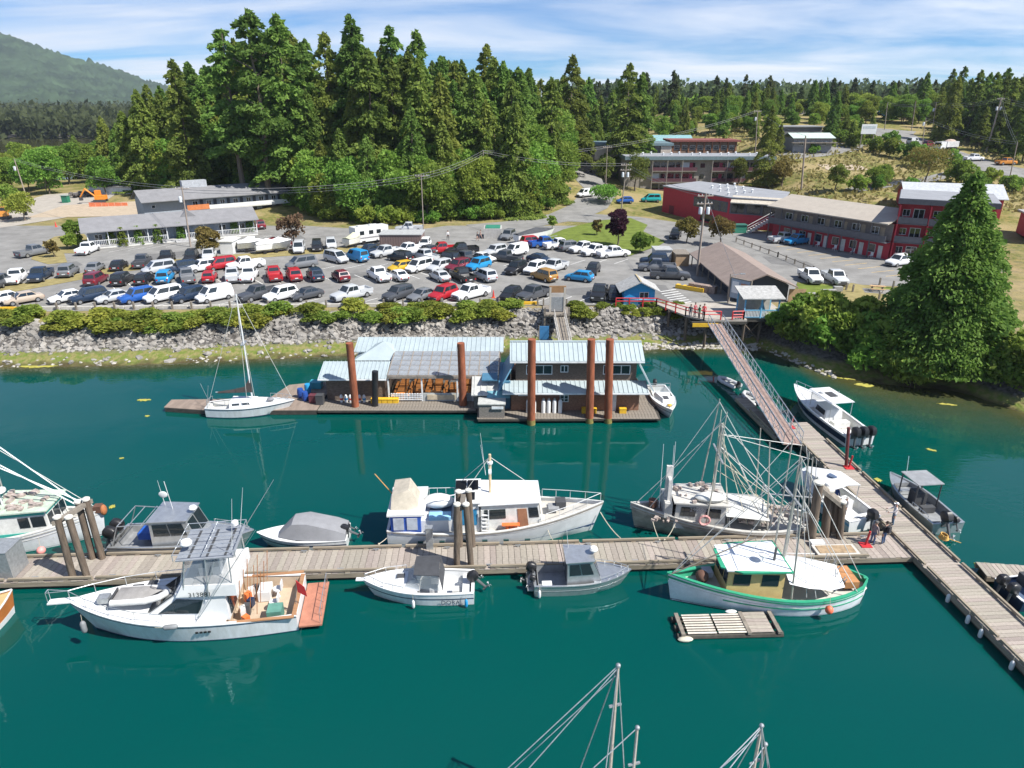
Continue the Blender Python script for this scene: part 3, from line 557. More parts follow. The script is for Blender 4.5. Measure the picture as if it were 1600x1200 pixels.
# ------------------------------------------------------------ docks
DZ = .6
log_m = M('float_log', (.05, .045, .035), .7, var=.5, scale=2, detail=6)
fascia_m = M('dock_fascia', (.26, .22, .165), .9, var=.35, scale=1.2, detail=8, stretch=(.4, 3, 3))
def plank_mesh(w_, ln, th=.055): return MB().box((0, 0, 0), (w_, ln, th)).mesh('plank')
def dock(name, label, a, b, wd, pw, rails=(0, 1), skip=()):
    """a: start of the near edge, b: its end; the deck lies to the left of a->b"""
    a = Vector(a); b = Vector(b); ln = (b - a).length; rz = math.atan2(b.y - a.y, b.x - a.x)
    t = T(name, label, 'dock', (a.x, a.y, 0), rz); n = int(ln / pw); pm = [plank_mesh(pw - .02, wd), plank_mesh(pw - .03, wd - .05)]
    for i in range(n):
        o = obj('plank', pm[i % 3 == 0], wood, t, ((i + .5) * pw, wd / 2 + random.uniform(-.02, .02), DZ - .03 + random.uniform(-.008, .008))); o.rotation_euler = (0, 0, random.uniform(-.006, .006))
    blk = MB().box((0, 0, 0), (.3, .12, .105)).mesh('rail_block')
    for k, y in enumerate((.09, wd - .09)):
        m = MB(); m.b(0, ln, y - .09 + (.003 if k else -.003), y + .09 + (.003 if k else -.003), DZ - .36, DZ - .07); m.build('stringer', fascia_m, t)
        if k in rails:
            x = .5
            while x < ln - 4:
                l2 = random.uniform(5, 7); l2 = min(l2, ln - x - .2)
                if not any(s0 < x + l2 and x < s1 for s0, s1 in skip): MB().b(x, x + l2 - .25, y - .07, y + .07, DZ + .1, DZ + .24).build('bull_rail', fascia_m, t)
                q = x + .3
                while q < x + l2 - .4: obj('rail_block', blk, fascia_m, t, (q + .15, y, DZ + .05)); q += 1.5
                x += l2
    for y in (.45, wd / 2, wd - .45): MB().tube((.2, y, .03), (ln - .2, y, .03), .3, n=10).build('float_log', log_m, t, True)
    x = .5; cbm = MB().b(0, .2, .12, wd - .12, DZ - .3, DZ - .062).mesh('cross_beam')
    while x < ln: obj('cross_beam', cbm, darkwood, t, (x, 0, 0)); x += 3.6
    return t
fl = P(32, 910, DZ); fr = P(1437, 870, DZ); dirv = (fr - fl).normalized(); fl = fl - dirv * 13
main_dock = dock('main_dock', 'long weathered plank dock running across between the moored boats', fl, fr - dirv * .1, 2.6, .40)
wl = Vector((24.75, 57.3, 0)); wn = Vector((27.6, 17, 0))
walk = dock('walkway_dock', 'plank walkway dock leading from the ramp towards the lower right', wn, wl, -2.6 * -1, .29)
# dock() lays the deck to the left of its line; the walkway's deck must lie to the right of it
walk.location = (*(wn + Vector((2.6, .15, 0)))[:2], 0)
fing = dock('finger_float', 'short finger float branching off the walkway at the right edge', Vector((29.7, 35.0, 0)), Vector((41, 33.6, 0)), 1.5, .29, rails=())
ramp_float = dock('dinghy_float', 'narrow float under the ramp where the dinghies are tied', Vector((24.5, 54.2, 0)), Vector((23.6, 63.2, 0)), 1.2, .3, rails=(1,))
for i in range(14):
    for sd in (.32, 2.28):
        cl = T('dock_cleat', 'iron mooring cleat bolted to the main dock edge', 'cleat', main_dock.matrix_basis @ Vector((4 + i * 4.7 + sd, sd, DZ)), main_dock.rotation_euler.z, 'cleats on the main dock'); MB().b(-.06, .06, -.04, .04, 0, .1).build('foot', steel, cl); MB().b(-.2, .2, -.035, .035, .1, .15).build('horn', steel, cl)
pile_m = M('creosote_pile', (.13, .1, .075), .9, var=.5, scale=2, detail=8, stretch=(3, 3, .4), bump=.4); cap_m = M('pile_cap', (.6, .58, .52), .8)
rust = M('rusty_steel_pile', (.24, .075, .035), .85, var=.5, scale=1.3, detail=8, stretch=(2, 2, .5)); weedp = M('weedy_pile_foot', (.2, .17, .05), .9, var=.4, scale=4)
def pile(bpx, tpx, r, label, mat=pile_m, bz=DZ, cap=True, group=None, name='mooring_pile'):
    b = P(*bpx, bz); tp = PD(*tpx, b.y); t = T(name, label, 'piling', (b.x, b.y, 0), 0, group); d = tp - b; k = (-2 - bz) / d.z
    m = MB(); p0 = d * k + Vector((0, 0, bz)); p1 = Vector((d.x, d.y, tp.z)); m.tube(p0, p1, r, r * .95, 12); m.build('shaft', mat, t, True)
    m = MB(); q = d * ((.05 - bz) / d.z) + Vector((0, 0, bz)); m.tube(q - d.normalized() * .4, q + d.normalized() * .45, r * 1.03, r * 1.02, 12); m.build('weedy_foot', weedp if mat is rust else darkwood, t, True)
    if cap: MB().lathe(p1, [(r * 1.12, -.05), (r * 1.12, .06), (r * .3, .16), (.01, .17)], 12).build('cap', cap_m, t, True)
    return b, tp
def beam(a, b, label, wd=.3):
    d = b - a; t = T('pile_crossbeam', label, 'beam', a, 0); MB().loft([[Vector(q) + Vector(o) for o in ((-wd / 2, -wd / 2, -.15), (wd / 2, wd / 2, -.15), (wd / 2, wd / 2, .15), (-wd / 2, -wd / 2, .15))] for q in (Vector((0, 0, 0)) - d * .08, d * 1.08)]).build('timber', oldwood, t)
    MB().lathe((0, 0, .15), [(.06, 0), (.06, .05), (.01, .06)], 6).build('bolt_head', steel, t); MB().lathe(d + Vector((0, 0, .15)), [(.06, 0), (.06, .05), (.01, .06)], 6).build('bolt_head', steel, t)
ps = [pile(b, t, .21, l) for b, t, l in (((114, 902), (89, 808), 'leftmost timber pile on the dock by the green and white troller'), ((136, 902), (107, 808), 'second timber pile from the left on the near dock edge'), ((145, 872), (122, 784), 'timber pile on the far dock edge, left of the tallest of the four'), ((160, 872), (134, 780), 'timber pile nearest the troller bow, last of the left four'))]
beam(ps[0][1] - Vector((0, 0, .3)), ps[3][1] - Vector((0, 0, .3)), 'grey crossbeam bolted to the left four piles')
ps = [pile(b, t, .2, l) for b, t, l in (((714, 884), (714, 788), 'left near pile of the four at the white trawler'), ((736, 884), (728, 788), 'right near pile of the four at the white trawler'), ((719, 853), (716, 768), 'left far pile of the four at the white trawler'), ((739, 853), (732, 766), 'right far pile of the four at the white trawler'))]
beam((ps[2][1] + ps[3][1]) / 2 + Vector((0, 0, -.35)), (ps[0][1] + ps[1][1]) / 2 + Vector((0, .2, -.35)), 'short grey crossbeam on the piles at the white trawler')
ps = [pile(b, t, r, l) for b, t, r, l in (((1267, 842), (1280, 754), .3, 'stout leaning pile at the stern of the grey troller'), ((1289, 837), (1296, 765), .3, 'stout pile behind the leaning one by the grey troller'), ((1302, 835), (1307, 778), .24, 'pile between the grey troller and the white canopy boat'), ((1312, 841), (1317, 784), .22, 'rightmost dark pile at the white canopy boat'))]
beam(ps[0][1] - Vector((0, 0, .2)), ps[3][1] - Vector((0, 0, .2)), 'grey crossbeam on the piles beside the white canopy boat', .35)
for b, t, l in (((556, 642), (546, 536), 'rusty steel pile in front of the metal-roofed shed'), ((724, 640), (720, 536), 'rusty steel pile in front of the glass-roofed shed'), ((830, 663), (831, 530), 'rusty steel pile at the left corner of the shingled house'), ((921, 660), (924, 530), 'rusty steel pile left of the white door of the shingled house'), ((950, 660), (953, 530), 'rusty steel pile right beside another, by the white door')):
    pile(b, t, .38, l, rust, 0, False, 'rusty steel piles of the float house', 'steel_pile')
pile((586, 641), (586, 580), .33, 'black sleeved pile beside the metal-roofed shed', black, 0, False, None, 'steel_pile')
# red pile on the walkway
pile((1322, 728), (1326, 668), .13, 'slim dark red post standing on the walkway beside the white boat with three outboards', M('dark_red_post', (.13, .03, .03), .6), .6, False, None, 'red_post')

# ------------------------------------------------------------ ramp and pier head
gang_red = M('red_brown_deck', (.3, .215, .185), .9, var=.2, scale=2, detail=6)
def gangway(name, label, a, b, wd, hgt, deck_mat, rail_mat, n, diag=True):
    a = Vector(a); b = Vector(b); d = b - a; ln = d.length; t = T(name, label, 'ramp', a); side = Vector((-d.y, d.x, 0)).normalized() * wd / 2; up = Vector((0, 0, 1))
    MB().loft([[p - side - up * .06, p + side - up * .06, p + side, p - side] for p in (Vector((0, 0, 0)), d)]).build('deck', deck_mat, t)
    for s in (-1, 1):
        o = side * s; r = MB(); r.tube(o + up * hgt, d + o + up * hgt, .05); r.build('handrail', rail_mat, t); MB().tube(o, d + o, .07).build('bottom_chord', rail_mat, t); MB().tube(o + up * hgt * .5, d + o + up * hgt * .5, .03).build('mid_rail', rail_mat, t)
        for i in range(n + 1):
            q = d * (i / n) + o; MB().tube(q, q + up * hgt, .03, n=5).build('post', rail_mat, t)
            if diag and i < n: MB().tube(q + (up * hgt if i % 2 else up * 0), d * ((i + 1) / n) + o + (up * 0 if i % 2 else up * hgt), .022, n=4).build('brace', rail_mat, t)
    return t
gtop = P(1117, 506, 3.75); gbot = P(1238, 694, .75)
gangway('access_ramp', 'long aluminium ramp with trussed rails down to the walkway dock', gtop, gbot, 1.6, 1.15, gang_red, alu, 20)
pier = T('pier_head', 'timber pier platform on posts at the top of the long ramp', 'pier', (26, 82, 0))
deckw = M('pier_deck', (.36, .33, .29), .9, var=.2, scale=.8, detail=8)
MB().prism([(-7.5, 5.2), (-4.6, -.6), (-2.6, -2.6), (2.4, -2.6), (2.5, -1.6), (8, -1.6), (8, 5.2)], 3.5, 3.7).build('deck', deckw, pier)
for x, y in ((-4.4, -.6), (-2.4, -2.3), (2.2, -2.3), (7.6, -1.3), (4.5, -1.3), (-6, 2), (0, 1), (5, 2)): MB().tube((x, y, g1(26 + x, 82 + y) - 1), (x, y, 3.5), .17, n=8).build('post', pile_m, pier, True)
MB().b(-4.3, 2.4, -2.72, -2.5, 3.2, 3.52).build('edge_beam', darkwood, pier); MB().b(2.5, 8, -1.75, -1.55, 3.2, 3.52).build('edge_beam', darkwood, pier)
for x, y, dx_, dy_ in ((2, -2.4, 5, 4), (4.6, -1.4, -3, 3)): MB().tube((x, y, 3.3), (x + dx_ * .5, y + dy_ * .3, .8), .08).build('brace', pile_m, pier)
MB().b(-4.2, -1.1, -2.85, -2.75, 2.9, 3.35).build('yellow_board', yellow, pier)
def fence_rail(name, label, pts, mat, h=1.05, rows=(1., .62), post=.07, every=2.0, board=None):
    t = T(name, label, 'railing', pts[0]); o = Vector(pts[0])
    for a, b in zip(pts[:-1], pts[1:]):
        a = Vector(a) - o; b = Vector(b) - o; n = max(1, round((b - a).length / every))
        for i in range(n + 1): q = a.lerp(b, i / n); MB().b(q.x - post, q.x + post, q.y - post, q.y + post, q.z - .1, q.z + h).build('post', mat, t)
        for r in rows: MB().tube(a + Vector((0, 0, h * r)), b + Vector((0, 0, h * r)), .065, n=4).build('rail', mat, t)
    return t
pr = lambda px, py, z: tuple(P(px, py, z))
fence_rail('red_railing', 'red timber railing along the left of the pier approach', [(13.5, 86.3, 3.5), (18.7, 86, 3.55), (21.4, 81.4, 3.7), (23.2, 79.6, 3.7), (25.2, 79.5, 3.7)], red)
fence_rail('red_railing', 'short red railing right of the ramp head', [(26.6, 79.5, 3.7), (28.0, 79.6, 3.7), (28.0, 80.1, 3.7)], red, rows=(1., .6, .3))
# open shelter
sh = T('open_shelter', 'blue and white open shelter with a grey shake roof on the pier', 'shelter', (30.0, 81.6, 3.7)); skyblue = M('sky_blue_paint', (.18, .45, .66), .6); shake = M('grey_shake_roof', (.36, .36, .35), .95, var=.3, scale=3, detail=8)
for x, y in ((-1.8, -1.4), (.2, -1.4), (2.3, -1.4), (-1.8, 1.5), (2.3, 1.5)): MB().b(x - .08, x + .08, y - .08, y + .08, 0, 2.5 if y < 0 else 3).build('post', skyblue, sh)
MB().add([(-2.3, -1.9, 2.45), (2.8, -1.9, 2.45), (2.8, 1.9, 3.1), (-2.3, 1.9, 3.1), (-2.3, -1.9, 2.57), (2.8, -1.9, 2.57), (2.8, 1.9, 3.22), (-2.3, 1.9, 3.22)], [(3, 2, 1, 0), (4, 5, 6, 7), (0, 1, 5, 4), (1, 2, 6, 5), (2, 3, 7, 6), (3, 0, 4, 7)]).build('roof', shake, sh)
MB().b(-1.8, 2.3, -1.47, -1.36, .95, 1.05).build('handrail', skyblue, sh); MB().b(-1.8, 2.3, -1.46, -1.37, .1, .18).build('bottom_rail', skyblue, sh)
for i in range(22): MB().b(-1.68 + i * .18, -1.58 + i * .18, -1.45, -1.38, .18, .95).build('picket', white, sh)
MB().b(-1.7, 2.2, 1.35, 1.45, 0, 2.4).build('back_wall', M('grey_boards', (.4, .39, .37), .9), sh)
MB().add([(.3, .2, .05), (1.5, .2, .05), (.9, .1, 1.6), (.3, .4, .05), (1.5, .4, .05), (.9, .3, 1.6)], [(0, 1, 2), (5, 4, 3), (0, 2, 5, 3), (2, 1, 4, 5), (1, 0, 3, 4)]).build('a_frame_board', skyblue, sh)
# sign boards on posts beside the pier
sg = T('notice_board', 'tall notice board on posts behind the pier head', 'sign', (29.3, 86, 3.6), R(-52))
for x in (-1.5, 1.5): MB().b(x - .1, x + .1, -.1, .1, 0, 3.6).build('post', oldwood, sg)
MB().b(-1.45, 1.45, -.05, .05, .9, 3.4).build('board', M('sign_grey_blue', (.3, .36, .42), .7), sg); MB().b(-1.2, -.2, -.08, -.06, 1.6, 3.1).build('poster', white, sg); MB().b(.1, 1.2, -.08, -.06, 1.3, 3.0).build('poster', M('poster_rust', (.45, .2, .12), .7), sg); MB().b(-1.5, 1.5, -.1, .1, 3.42, 3.55).build('cap_beam', oldwood, sg)
# wooden gangway with gate behind the shingled house
g2 = gangway('wooden_ramp', 'narrow grey wooden ramp from the car park gate to the float house', (5.9, 82.3, 3.2), (6.3, 70, 1.2), 1.3, 1.0, oldwood, M('pale_grey_timber', (.42, .4, .37), .9), 9, False)
ld = T('ramp_landing', 'grey landing platform with posts under the gate', 'platform', (5.6, 84.5, 0)); MB().b(-1.6, 1.6, -2.2, 2.4, 3.3, 3.5).build('deck', oldwood, ld)
for x in (-1.5, 1.5):
    for y in (-2, 2): MB().b(x - .1, x + .1, y - .1, y + .1, 0, 4.4).build('post', oldwood, ld)
gt = T('gate_frame', 'tall timber gate frame with a brown board on top', 'gate', (5.7, 83.6, 3.5))
for x in (-.9, .9): MB().b(x - .12, x + .12, -.12, .12, 0, 3.2).build('post', M('pale_post', (.45, .42, .37), .9), gt)
MB().b(-1.05, 1.05, -.1, .1, 2.5, 3.35).build('header_board', M('brown_board', (.3, .17, .08), .85), gt); MB().b(-.78, .78, -.04, .04, 0.1, 1.9).build('gate_leaf', steel, gt)
bb = T('sign_panel', 'blue sheet under the wooden ramp', 'panel', (3.9, 79.5, 1.2)); MB().b(-.6, .6, -.05, .05, 0, 1.7).build('sheet', M('blue_sheet', (.05, .2, .42), .6), bb); MB().b(-.65, -.55, -.08, .08, -1, 1.8).build('post', oldwood, bb)

# ------------------------------------------------------------ float house
shingle = M('cedar_shingle_wall', (.15, .112, .088), .9, var=.5, scale=5, detail=6, stretch=(1, 1, 2.5)); shingle2 = M('warm_cedar_shingle', (.24, .13, .085), .9, var=.45, scale=5, detail=6, stretch=(1, 1, 2.5)); gshingle = M('grey_shingle', (.2, .18, .16), .9, var=.5, scale=6, detail=6, stretch=(1, 1, 2.5))
metalroof = M('pale_blue_metal_roof', (.4, .47, .49), .5, .15, var=.1, scale=.8, detail=6); trimw = M('white_trim', (.7, .72, .73), .5); blueclad = M('blue_cladding', (.06, .17, .27), .5, var=.1)
fd = T('float_house_deck', 'timber float carrying the shingled house and sheds', 'float', (0, 0, 0)); FZ = .5
MB().prism([(-18.8, 60.2), (-3.4, 60.2), (-3.2, 58.2), (14, 58.4), (14.4, 65.5), (13, 70), (-18.8, 70)], FZ - .25, FZ - .06).build('frame', darkwood, fd)
for (x0, x1, y0, y1) in ((-18.8, -3.4, 60.2, 63), (-3.3, 14, 58.3, 61.2), (12.3, 14.3, 61.2, 66)):
    n = int((x1 - x0) / .3)
    pm = plank_mesh(.28, y1 - y0)
    for i in range(n): obj('plank', pm, oldwood, fd, (x0 + (i + .5) * .3, (y0 + y1) / 2, FZ - .03 + random.uniform(-.006, .006)))
for y in (59.2, 61.5, 64, 67, 69): MB().tube((-18.5 if y > 60.5 else -3, y, .0), (13.6, y, .0), .32, n=8).build('float_log', log_m, fd)
lf = T('side_float', 'low brown plank float reaching left behind the sailboat', 'float', (0, 0, 0))
pf = [P(256, 636, FZ)[:2], P(330, 641, FZ)[:2], (-18.9, 60.3), (-18.9, 68), P(452, 601, FZ)[:2], P(420, 622, FZ)[:2], P(268, 624, FZ)[:2]]
browndeck = M('brown_float_deck', (.23, .18, .145), .9, var=.25, scale=.9, detail=8, stretch=(3, .5, 1))
MB().prism(pf, FZ - .07, FZ - .02).build('deck', browndeck, lf); MB().prism([(x * .995 - .1, y * .999 + .02) for x, y in pf], .02, FZ - .075).build('frame', darkwood, lf)
def gable_roof(m, x0, x1, y0, y1, ze, zr, th=.1, yr=None):
    yr = (y0 + y1) / 2 if yr is None else yr
    m.prism([(y0, ze), (yr, zr), (y1, ze), (y1, ze + th), (yr, zr + th), (y0, ze + th)], x0, x1, 'x')
def slope(m, x0, x1, ya, za, yb, zb, th=.08): m.prism([(ya, za), (yb, zb), (yb, zb + th), (ya, za + th)], x0, x1, 'x')
def ribs(par, x0, x1, ya, za, yb, zb, step, mat, w_=.05):
    m = MB(); x = x0 + step / 2
    while x < x1: slope(m, x - w_ / 2, x + w_ / 2, ya, za, yb, zb, .05); x += step
    m.build('roof_ribs', mat, par)
def window(par, x, z, w_, h, y, nx=2, nz=1, frame=trimw, pane=glass, name='window', depth=.06):
    """window on a wall facing -y at plane y: frame with recessed panes"""
    f = MB(); t = .07; f.b(x - w_ / 2, x + w_ / 2, y - depth, y + .02, z - h / 2, z - h / 2 + t); f.b(x - w_ / 2, x + w_ / 2, y - depth, y + .02, z + h / 2 - t, z + h / 2)
    for i in range(nx + 1): q = x - w_ / 2 + (w_ - t) * i / nx; f.b(q, q + t, y - depth + .004, y + .016, z - h / 2 + t, z + h / 2 - t)
    for j in range(1, nz): q = z - h / 2 + h * j / nz; f.b(x - w_ / 2 + t, x + w_ / 2 - t, y - depth + .008, y + .012, q - .02, q + .02)
    fo = f.build(name, frame, par)
    for i in range(nx): a = x - w_ / 2 + (w_ - t) * i / nx + t; MB().b(a, a + (w_ - t) / nx - t, y - .025, y + .008, z - h / 2 + t, z + h / 2 - t).build('pane', pane, fo)
    return fo
fh = T('shingled_float_house', 'two-storey cedar shingle float house with a pale metal roof', 'house', (0, 0, 0))
MB().b(-.1, 12.2, 60.2, 66.6, FZ, 3.0).build('lower_wall', shingle2, fh)
MB().b(.35, 11.9, 61.0, 64.6, 3.0, 5.5).prism([(61.0, 5.5), (62.8, 6.4), (64.6, 5.5)], .35, 11.9, 'x').build('upper_wall', shingle, fh)
m = MB(); gable_roof(m, -.2, 12.5, 60.35, 65.2, 5.42, 6.55, .1, 62.75); m.build('roof', metalroof, fh); ribs(fh, -.2, 12.5, 60.35, 5.53, 62.75, 6.66, .45, metalroof)
MB().b(-.2, 12.5, 60.3, 60.42, 5.32, 5.44).build('gutter', trimw, fh); MB().b(-.2, 12.5, 62.6, 62.9, 6.64, 6.7).build('ridge_cap', metalroof, fh)
m = MB(); slope(m, -.9, 12.9, 59.35, 2.62, 61.0, 3.2); m.build('skirt_roof', metalroof, fh); ribs(fh, -.9, 12.9, 59.35, 2.71, 61.0, 3.29, .45, metalroof); MB().b(-.9, 12.9, 59.28, 59.38, 2.52, 2.64).build('gutter', trimw, fh)
m = MB(); m.add([(11.92, 60.9, 5.2), (11.92, 65, 5.2), (13.3, 65, 2.75), (13.3, 59.4, 2.75), (12.02, 60.9, 5.28), (12.02, 65, 5.28), (13.4, 65, 2.83), (13.4, 59.4, 2.83)], [(0, 1, 2, 3), (7, 6, 5, 4), (0, 3, 7, 4), (3, 2, 6, 7), (2, 1, 5, 6), (1, 0, 4, 5)]); m.build('side_roof', metalroof, fh)
m = MB(); m.add([(.33, 60.9, 5.2), (.33, 65, 5.2), (-1.2, 65, 2.75), (-1.2, 59.4, 2.75), (.23, 60.9, 5.28), (.23, 65, 5.28), (-1.3, 65, 2.83), (-1.3, 59.4, 2.83)], [(3, 2, 1, 0), (4, 5, 6, 7), (4, 7, 3, 0), (7, 6, 2, 3), (6, 5, 1, 2), (5, 4, 0, 1)]); m.build('side_roof', blueclad, fh)
window(fh, 2.6, 4.4, 2.5, .95, 61.0, 3); window(fh, 5.0, 4.5, .75, .72, 61.0, 2); window(fh, 10.0, 4.4, 2.6, .95, 61.0, 3); window(fh, 5.0, 1.9, .85, 1.0, 60.2, 2, 3)
MB().b(9.05, 10.0, 60.1, 60.22, FZ, 2.6).build('door', white, fh); MB().lathe((9.9, 60.08, 1.5), [(.03, 0), (.05, .04), (.01, .08)], 6).build('door_knob', steel, fh)
MB().b(.6, 2.0, 60.1, 60.2, 2.05, 2.45).build('name_board', trimw, fh)
# sheds and glass-roofed hall
sd = T('metal_roof_shed', 'low shingled shed with a pale metal roof at the left of the float', 'shed', (0, 0, 0))
MB().b(-18.4, -12.6, 62.7, 66.4, FZ, 3.0).build('wall', shingle, sd); m = MB(); slope(m, -19, -12.3, 62.1, 2.95, 64.8, 3.75); slope(m, -19, -12.3, 66.9, 2.95, 64.8, 3.75); m.build('roof', metalroof, sd); ribs(sd, -19, -12.3, 62.1, 3.04, 64.8, 3.84, .4, metalroof); MB().b(-19, -12.3, 62.0, 62.1, 2.85, 2.98).build('gutter', trimw, sd)
hp = T('hip_roof_hut', 'hut with a pale pyramid metal roof behind the low shed', 'shed', (0, 0, 0)); MB().b(-15.8, -11.8, 66.7, 69.6, FZ, 3.5).build('wall', shingle, hp)
MB().add([(-16.3, 66.2, 3.4), (-11.2, 66.2, 3.4), (-11.2, 70, 3.4), (-16.3, 70, 3.4), (-13.4, 68.0, 4.9)], [(0, 1, 4), (1, 2, 4), (2, 3, 4), (3, 0, 4), (3, 2, 1, 0)]).build('roof', metalroof, hp)
lr = T('long_shed', 'long narrow shed with a pale roof behind the glass-roofed hall', 'shed', (0, 0, 0)); MB().b(-12, -1.2, 67.6, 69.8, FZ, 3.9).build('wall', shingle, lr); m = MB(); slope(m, -16.5, -.9, 67.3, 3.9, 70, 4.6); m.build('roof', metalroof, lr); ribs(lr, -16.5, -.9, 67.3, 3.99, 70, 4.69, .5, metalroof)
gh = T('glass_roof_hall', 'open-fronted hall with a glass panel roof and dining tables inside', 'hall', (0, 0, 0)); frame_m = M('roof_frame_wood', (.24, .21, .18), .85, var=.3); hallfloor = M('hall_floor', (.2, .15, .1), .9)
pane_m = M('roof_glass_panel', (.42, .46, .5), .15, var=.15, scale=1.5, alpha=.38); x0, x1, ya, za, yb, zb = -12.2, -1.3, 62.4, 3.15, 67.2, 3.95
for i in range(12):
    x = x0 + (x1 - x0) * i / 11; m = MB(); slope(m, x - .05, x + .05, ya, za, yb, zb, .12); m.build('rafter', frame_m, gh)
for j in range(6): t = j / 5; MB().b(x0, x1, ya + (yb - ya) * t - .04, ya + (yb - ya) * t + .04, za + (zb - za) * t + .015, za + (zb - za) * t + .105).build('purlin', frame_m, gh)
pm = MB(); slope(pm, .06, (x1 - x0) / 11 - .06, 0, 0, (yb - ya) / 5 - .09, (zb - za) / 5 - .015, .012); pm = pm.mesh('pane')
for i in range(11):
    for j in range(5): obj('pane', pm, pane_m, gh, (x0 + (x1 - x0) * i / 11, ya + (yb - ya) * j / 5 + .045, za + (zb - za) * j / 5 + .13))
for x in (-12.2, -8.9, -5.4, -3.9): MB().b(x - .07, x + .07, 62.4, 62.54, FZ, 3.15).build('post', trimw, gh)
MB().b(-12.2, -1.3, 62.3, 62.42, 2.95, 3.2).build('front_beam', frame_m, gh); MB().b(-12.2, -1.3, 62.5, 67.4, FZ - .02, FZ + .02).build('floor', hallfloor, gh); MB().b(-12.2, -1.3, 67.3, 67.45, FZ, 3.9).build('back_wall', M('white_back_wall', (.55, .56, .55), .8), gh)
MB().b(-8.8, -3.9, 62.42, 62.5, FZ, 1.35).build('front_panel', M('grey_panel', (.4, .42, .41), .8), gh); MB().b(-8.4, -5.6, 62.3, 62.4, .7, 1.2).build('pale_board', M('tan_board', (.5, .42, .3), .8), gh)
lat = MB()
for i in range(12): lat.b(-12 + i * .26, -11.9 + i * .26, 62.36, 62.42, .6, 1.35)
for j in range(4): lat.b(-12, -8.95, 62.31, 62.36, .65 + j * .2, .73 + j * .2)
lat.build('lattice', trimw, gh)
otab = M('orange_table_wood', (.52, .2, .05), .6, var=.2)
def table(x, y, rz=0, ln=1.8):
    t = T('dining_table', 'orange wooden dining table with benches under the glass roof', 'table', (x, y, FZ + .02), rz, 'orange tables under the glass roof'); MB().b(-ln / 2, ln / 2, -.4, .4, .7, .76).build('tabletop', otab, t)
    for s in (-1, 1): MB().b(s * ln * .38 - .05, s * ln * .38 + .05, -.35, .35, 0, .7).build('leg', otab, t); MB().b(-ln / 2, ln / 2, s * .75 - .14, s * .75 + .14, .4, .45).build('bench', otab, t)
for x, y in ((-11.1, 63.4), (-11.1, 65.6), (-9.4, 64.2), (-9.4, 66.3), (-7.6, 63.6), (-7.6, 65.9), (-5.9, 64.6), (-4.6, 63.6), (-4.6, 65.9), (-2.6, 63.8), (-2.6, 66)): table(x, y, R(90))
gp = T('grey_panel_roof', 'lean-to with a slanting grey panel roof beside the shingled house', 'lean-to', (0, 0, 0)); m = MB(); slope(m, -3.9, -1.3, 60.2, 2.0, 62.3, 3.1, .1); m.build('roof', M('weathered_panel', (.42, .43, .41), .7, var=.2), gp); ribs(gp, -3.9, -1.3, 60.2, 2.11, 62.3, 3.21, .62, M('weathered_panel', (0, 0, 0)), .1); MB().b(-3.7, -1.4, 60.6, 62.3, FZ, 1.95).build('wall', gshingle, gp)
bs = T('blue_side_shed', 'blue clad passage between the hall and the shingled house', 'shed', (0, 0, 0)); MB().b(-1.28, -.15, 60.6, 66, FZ, 3.3).build('wall', blueclad, bs); m = MB(); slope(m, -2.4, -.2, 59.9, 1.9, 60.6, 2.3, .08); m.build('porch_roof', M('blue_green_metal', (.14, .32, .38), .5), bs); MB().b(-2.9, -1.4, 61, 66, 3.22, 3.35).build('roof', blueclad, bs)
ss = T('shingle_locker', 'small grey shingled locker on the front of the float', 'shed', (0, 0, 0)); MB().b(-3.1, -.7, 58.5, 59.9, FZ, 1.85).build('wall', gshingle, ss); MB().b(-3.2, -.6, 58.4, 60.0, 1.85, 1.95).build('lid', M('weathered_panel', (0, 0, 0)), ss); MB().b(-1.9, -.8, 58.36, 58.42, 1.45, 1.7).build('name_board', trimw, ss)
for i, x in enumerate((1.55, 2.1, 3.0, 3.5, 4.05, 4.6)):
    t = T('gas_cylinder', f'tall white gas cylinder, number {i + 1} from the left in the row by the shingled wall'.replace('number 1', 'first').replace('number 2', 'second').replace('number 3', 'third').replace('number 4', 'fourth').replace('number 5', 'fifth').replace('number 6', 'sixth'), 'gas cylinder', (x, 59.7, FZ), 0, 'white gas cylinders on the float')
    MB().lathe((0, 0, 0), [(.2, 0), (.2, 1.15), (.15, 1.3), (.06, 1.36)], 12).build('tank', white, t, True); MB().lathe((0, 0, 1.36), [(.1, 0), (.1, .14), (.02, .15)], 8).build('valve_collar', steel, t)
def crate(x, y, z, d, mat, label, cat='crate', rz=0):
    t = T('storage_' + cat, label, cat, (x, y, z), rz); m = MB(); w_, e, h = d; m.b(-w_ / 2, w_ / 2, -e / 2, e / 2, 0, .05)
    for s in (-1, 1): m.b(s * (w_ / 2 - .02) - .02, s * (w_ / 2 - .02) + .02, -e / 2, e / 2, .05, h); m.b(-w_ / 2 + .04, w_ / 2 - .04, s * (e / 2 - .02) - .02, s * (e / 2 - .02) + .02, .05, h)
    m.build('body', mat, t); MB().b(-w_ / 2 - .02, w_ / 2 + .02, -e / 2 - .02, e / 2 + .02, h - .08, h - .02).build('rim', mat, t); return t
for x, l in ((7.0, 'left yellow crate on the float between the rusty piles'), (7.75, 'right yellow crate on the float between the rusty piles'), (10.6, 'yellow crate right of the white door')): crate(x, 59.7, FZ, (.65, .5, .5), yellow, l)
for i, x in enumerate(np.arange(-16.9, -14.6, .45)):
    t = T('gas_bottle', 'small red and white gas bottle in the row by the low shed', 'gas bottle', (x, 62.2, FZ), 0, 'small gas bottles by the low shed'); MB().lathe((0, 0, 0), [(.15, 0), (.16, .6), (.1, .75), (.04, .8)], 10).build('tank', white, t, True); MB().lathe((0, 0, .25), [(.165, 0), (.165, .2)], 10).build('band', [red, bluepaint][i % 2], t)
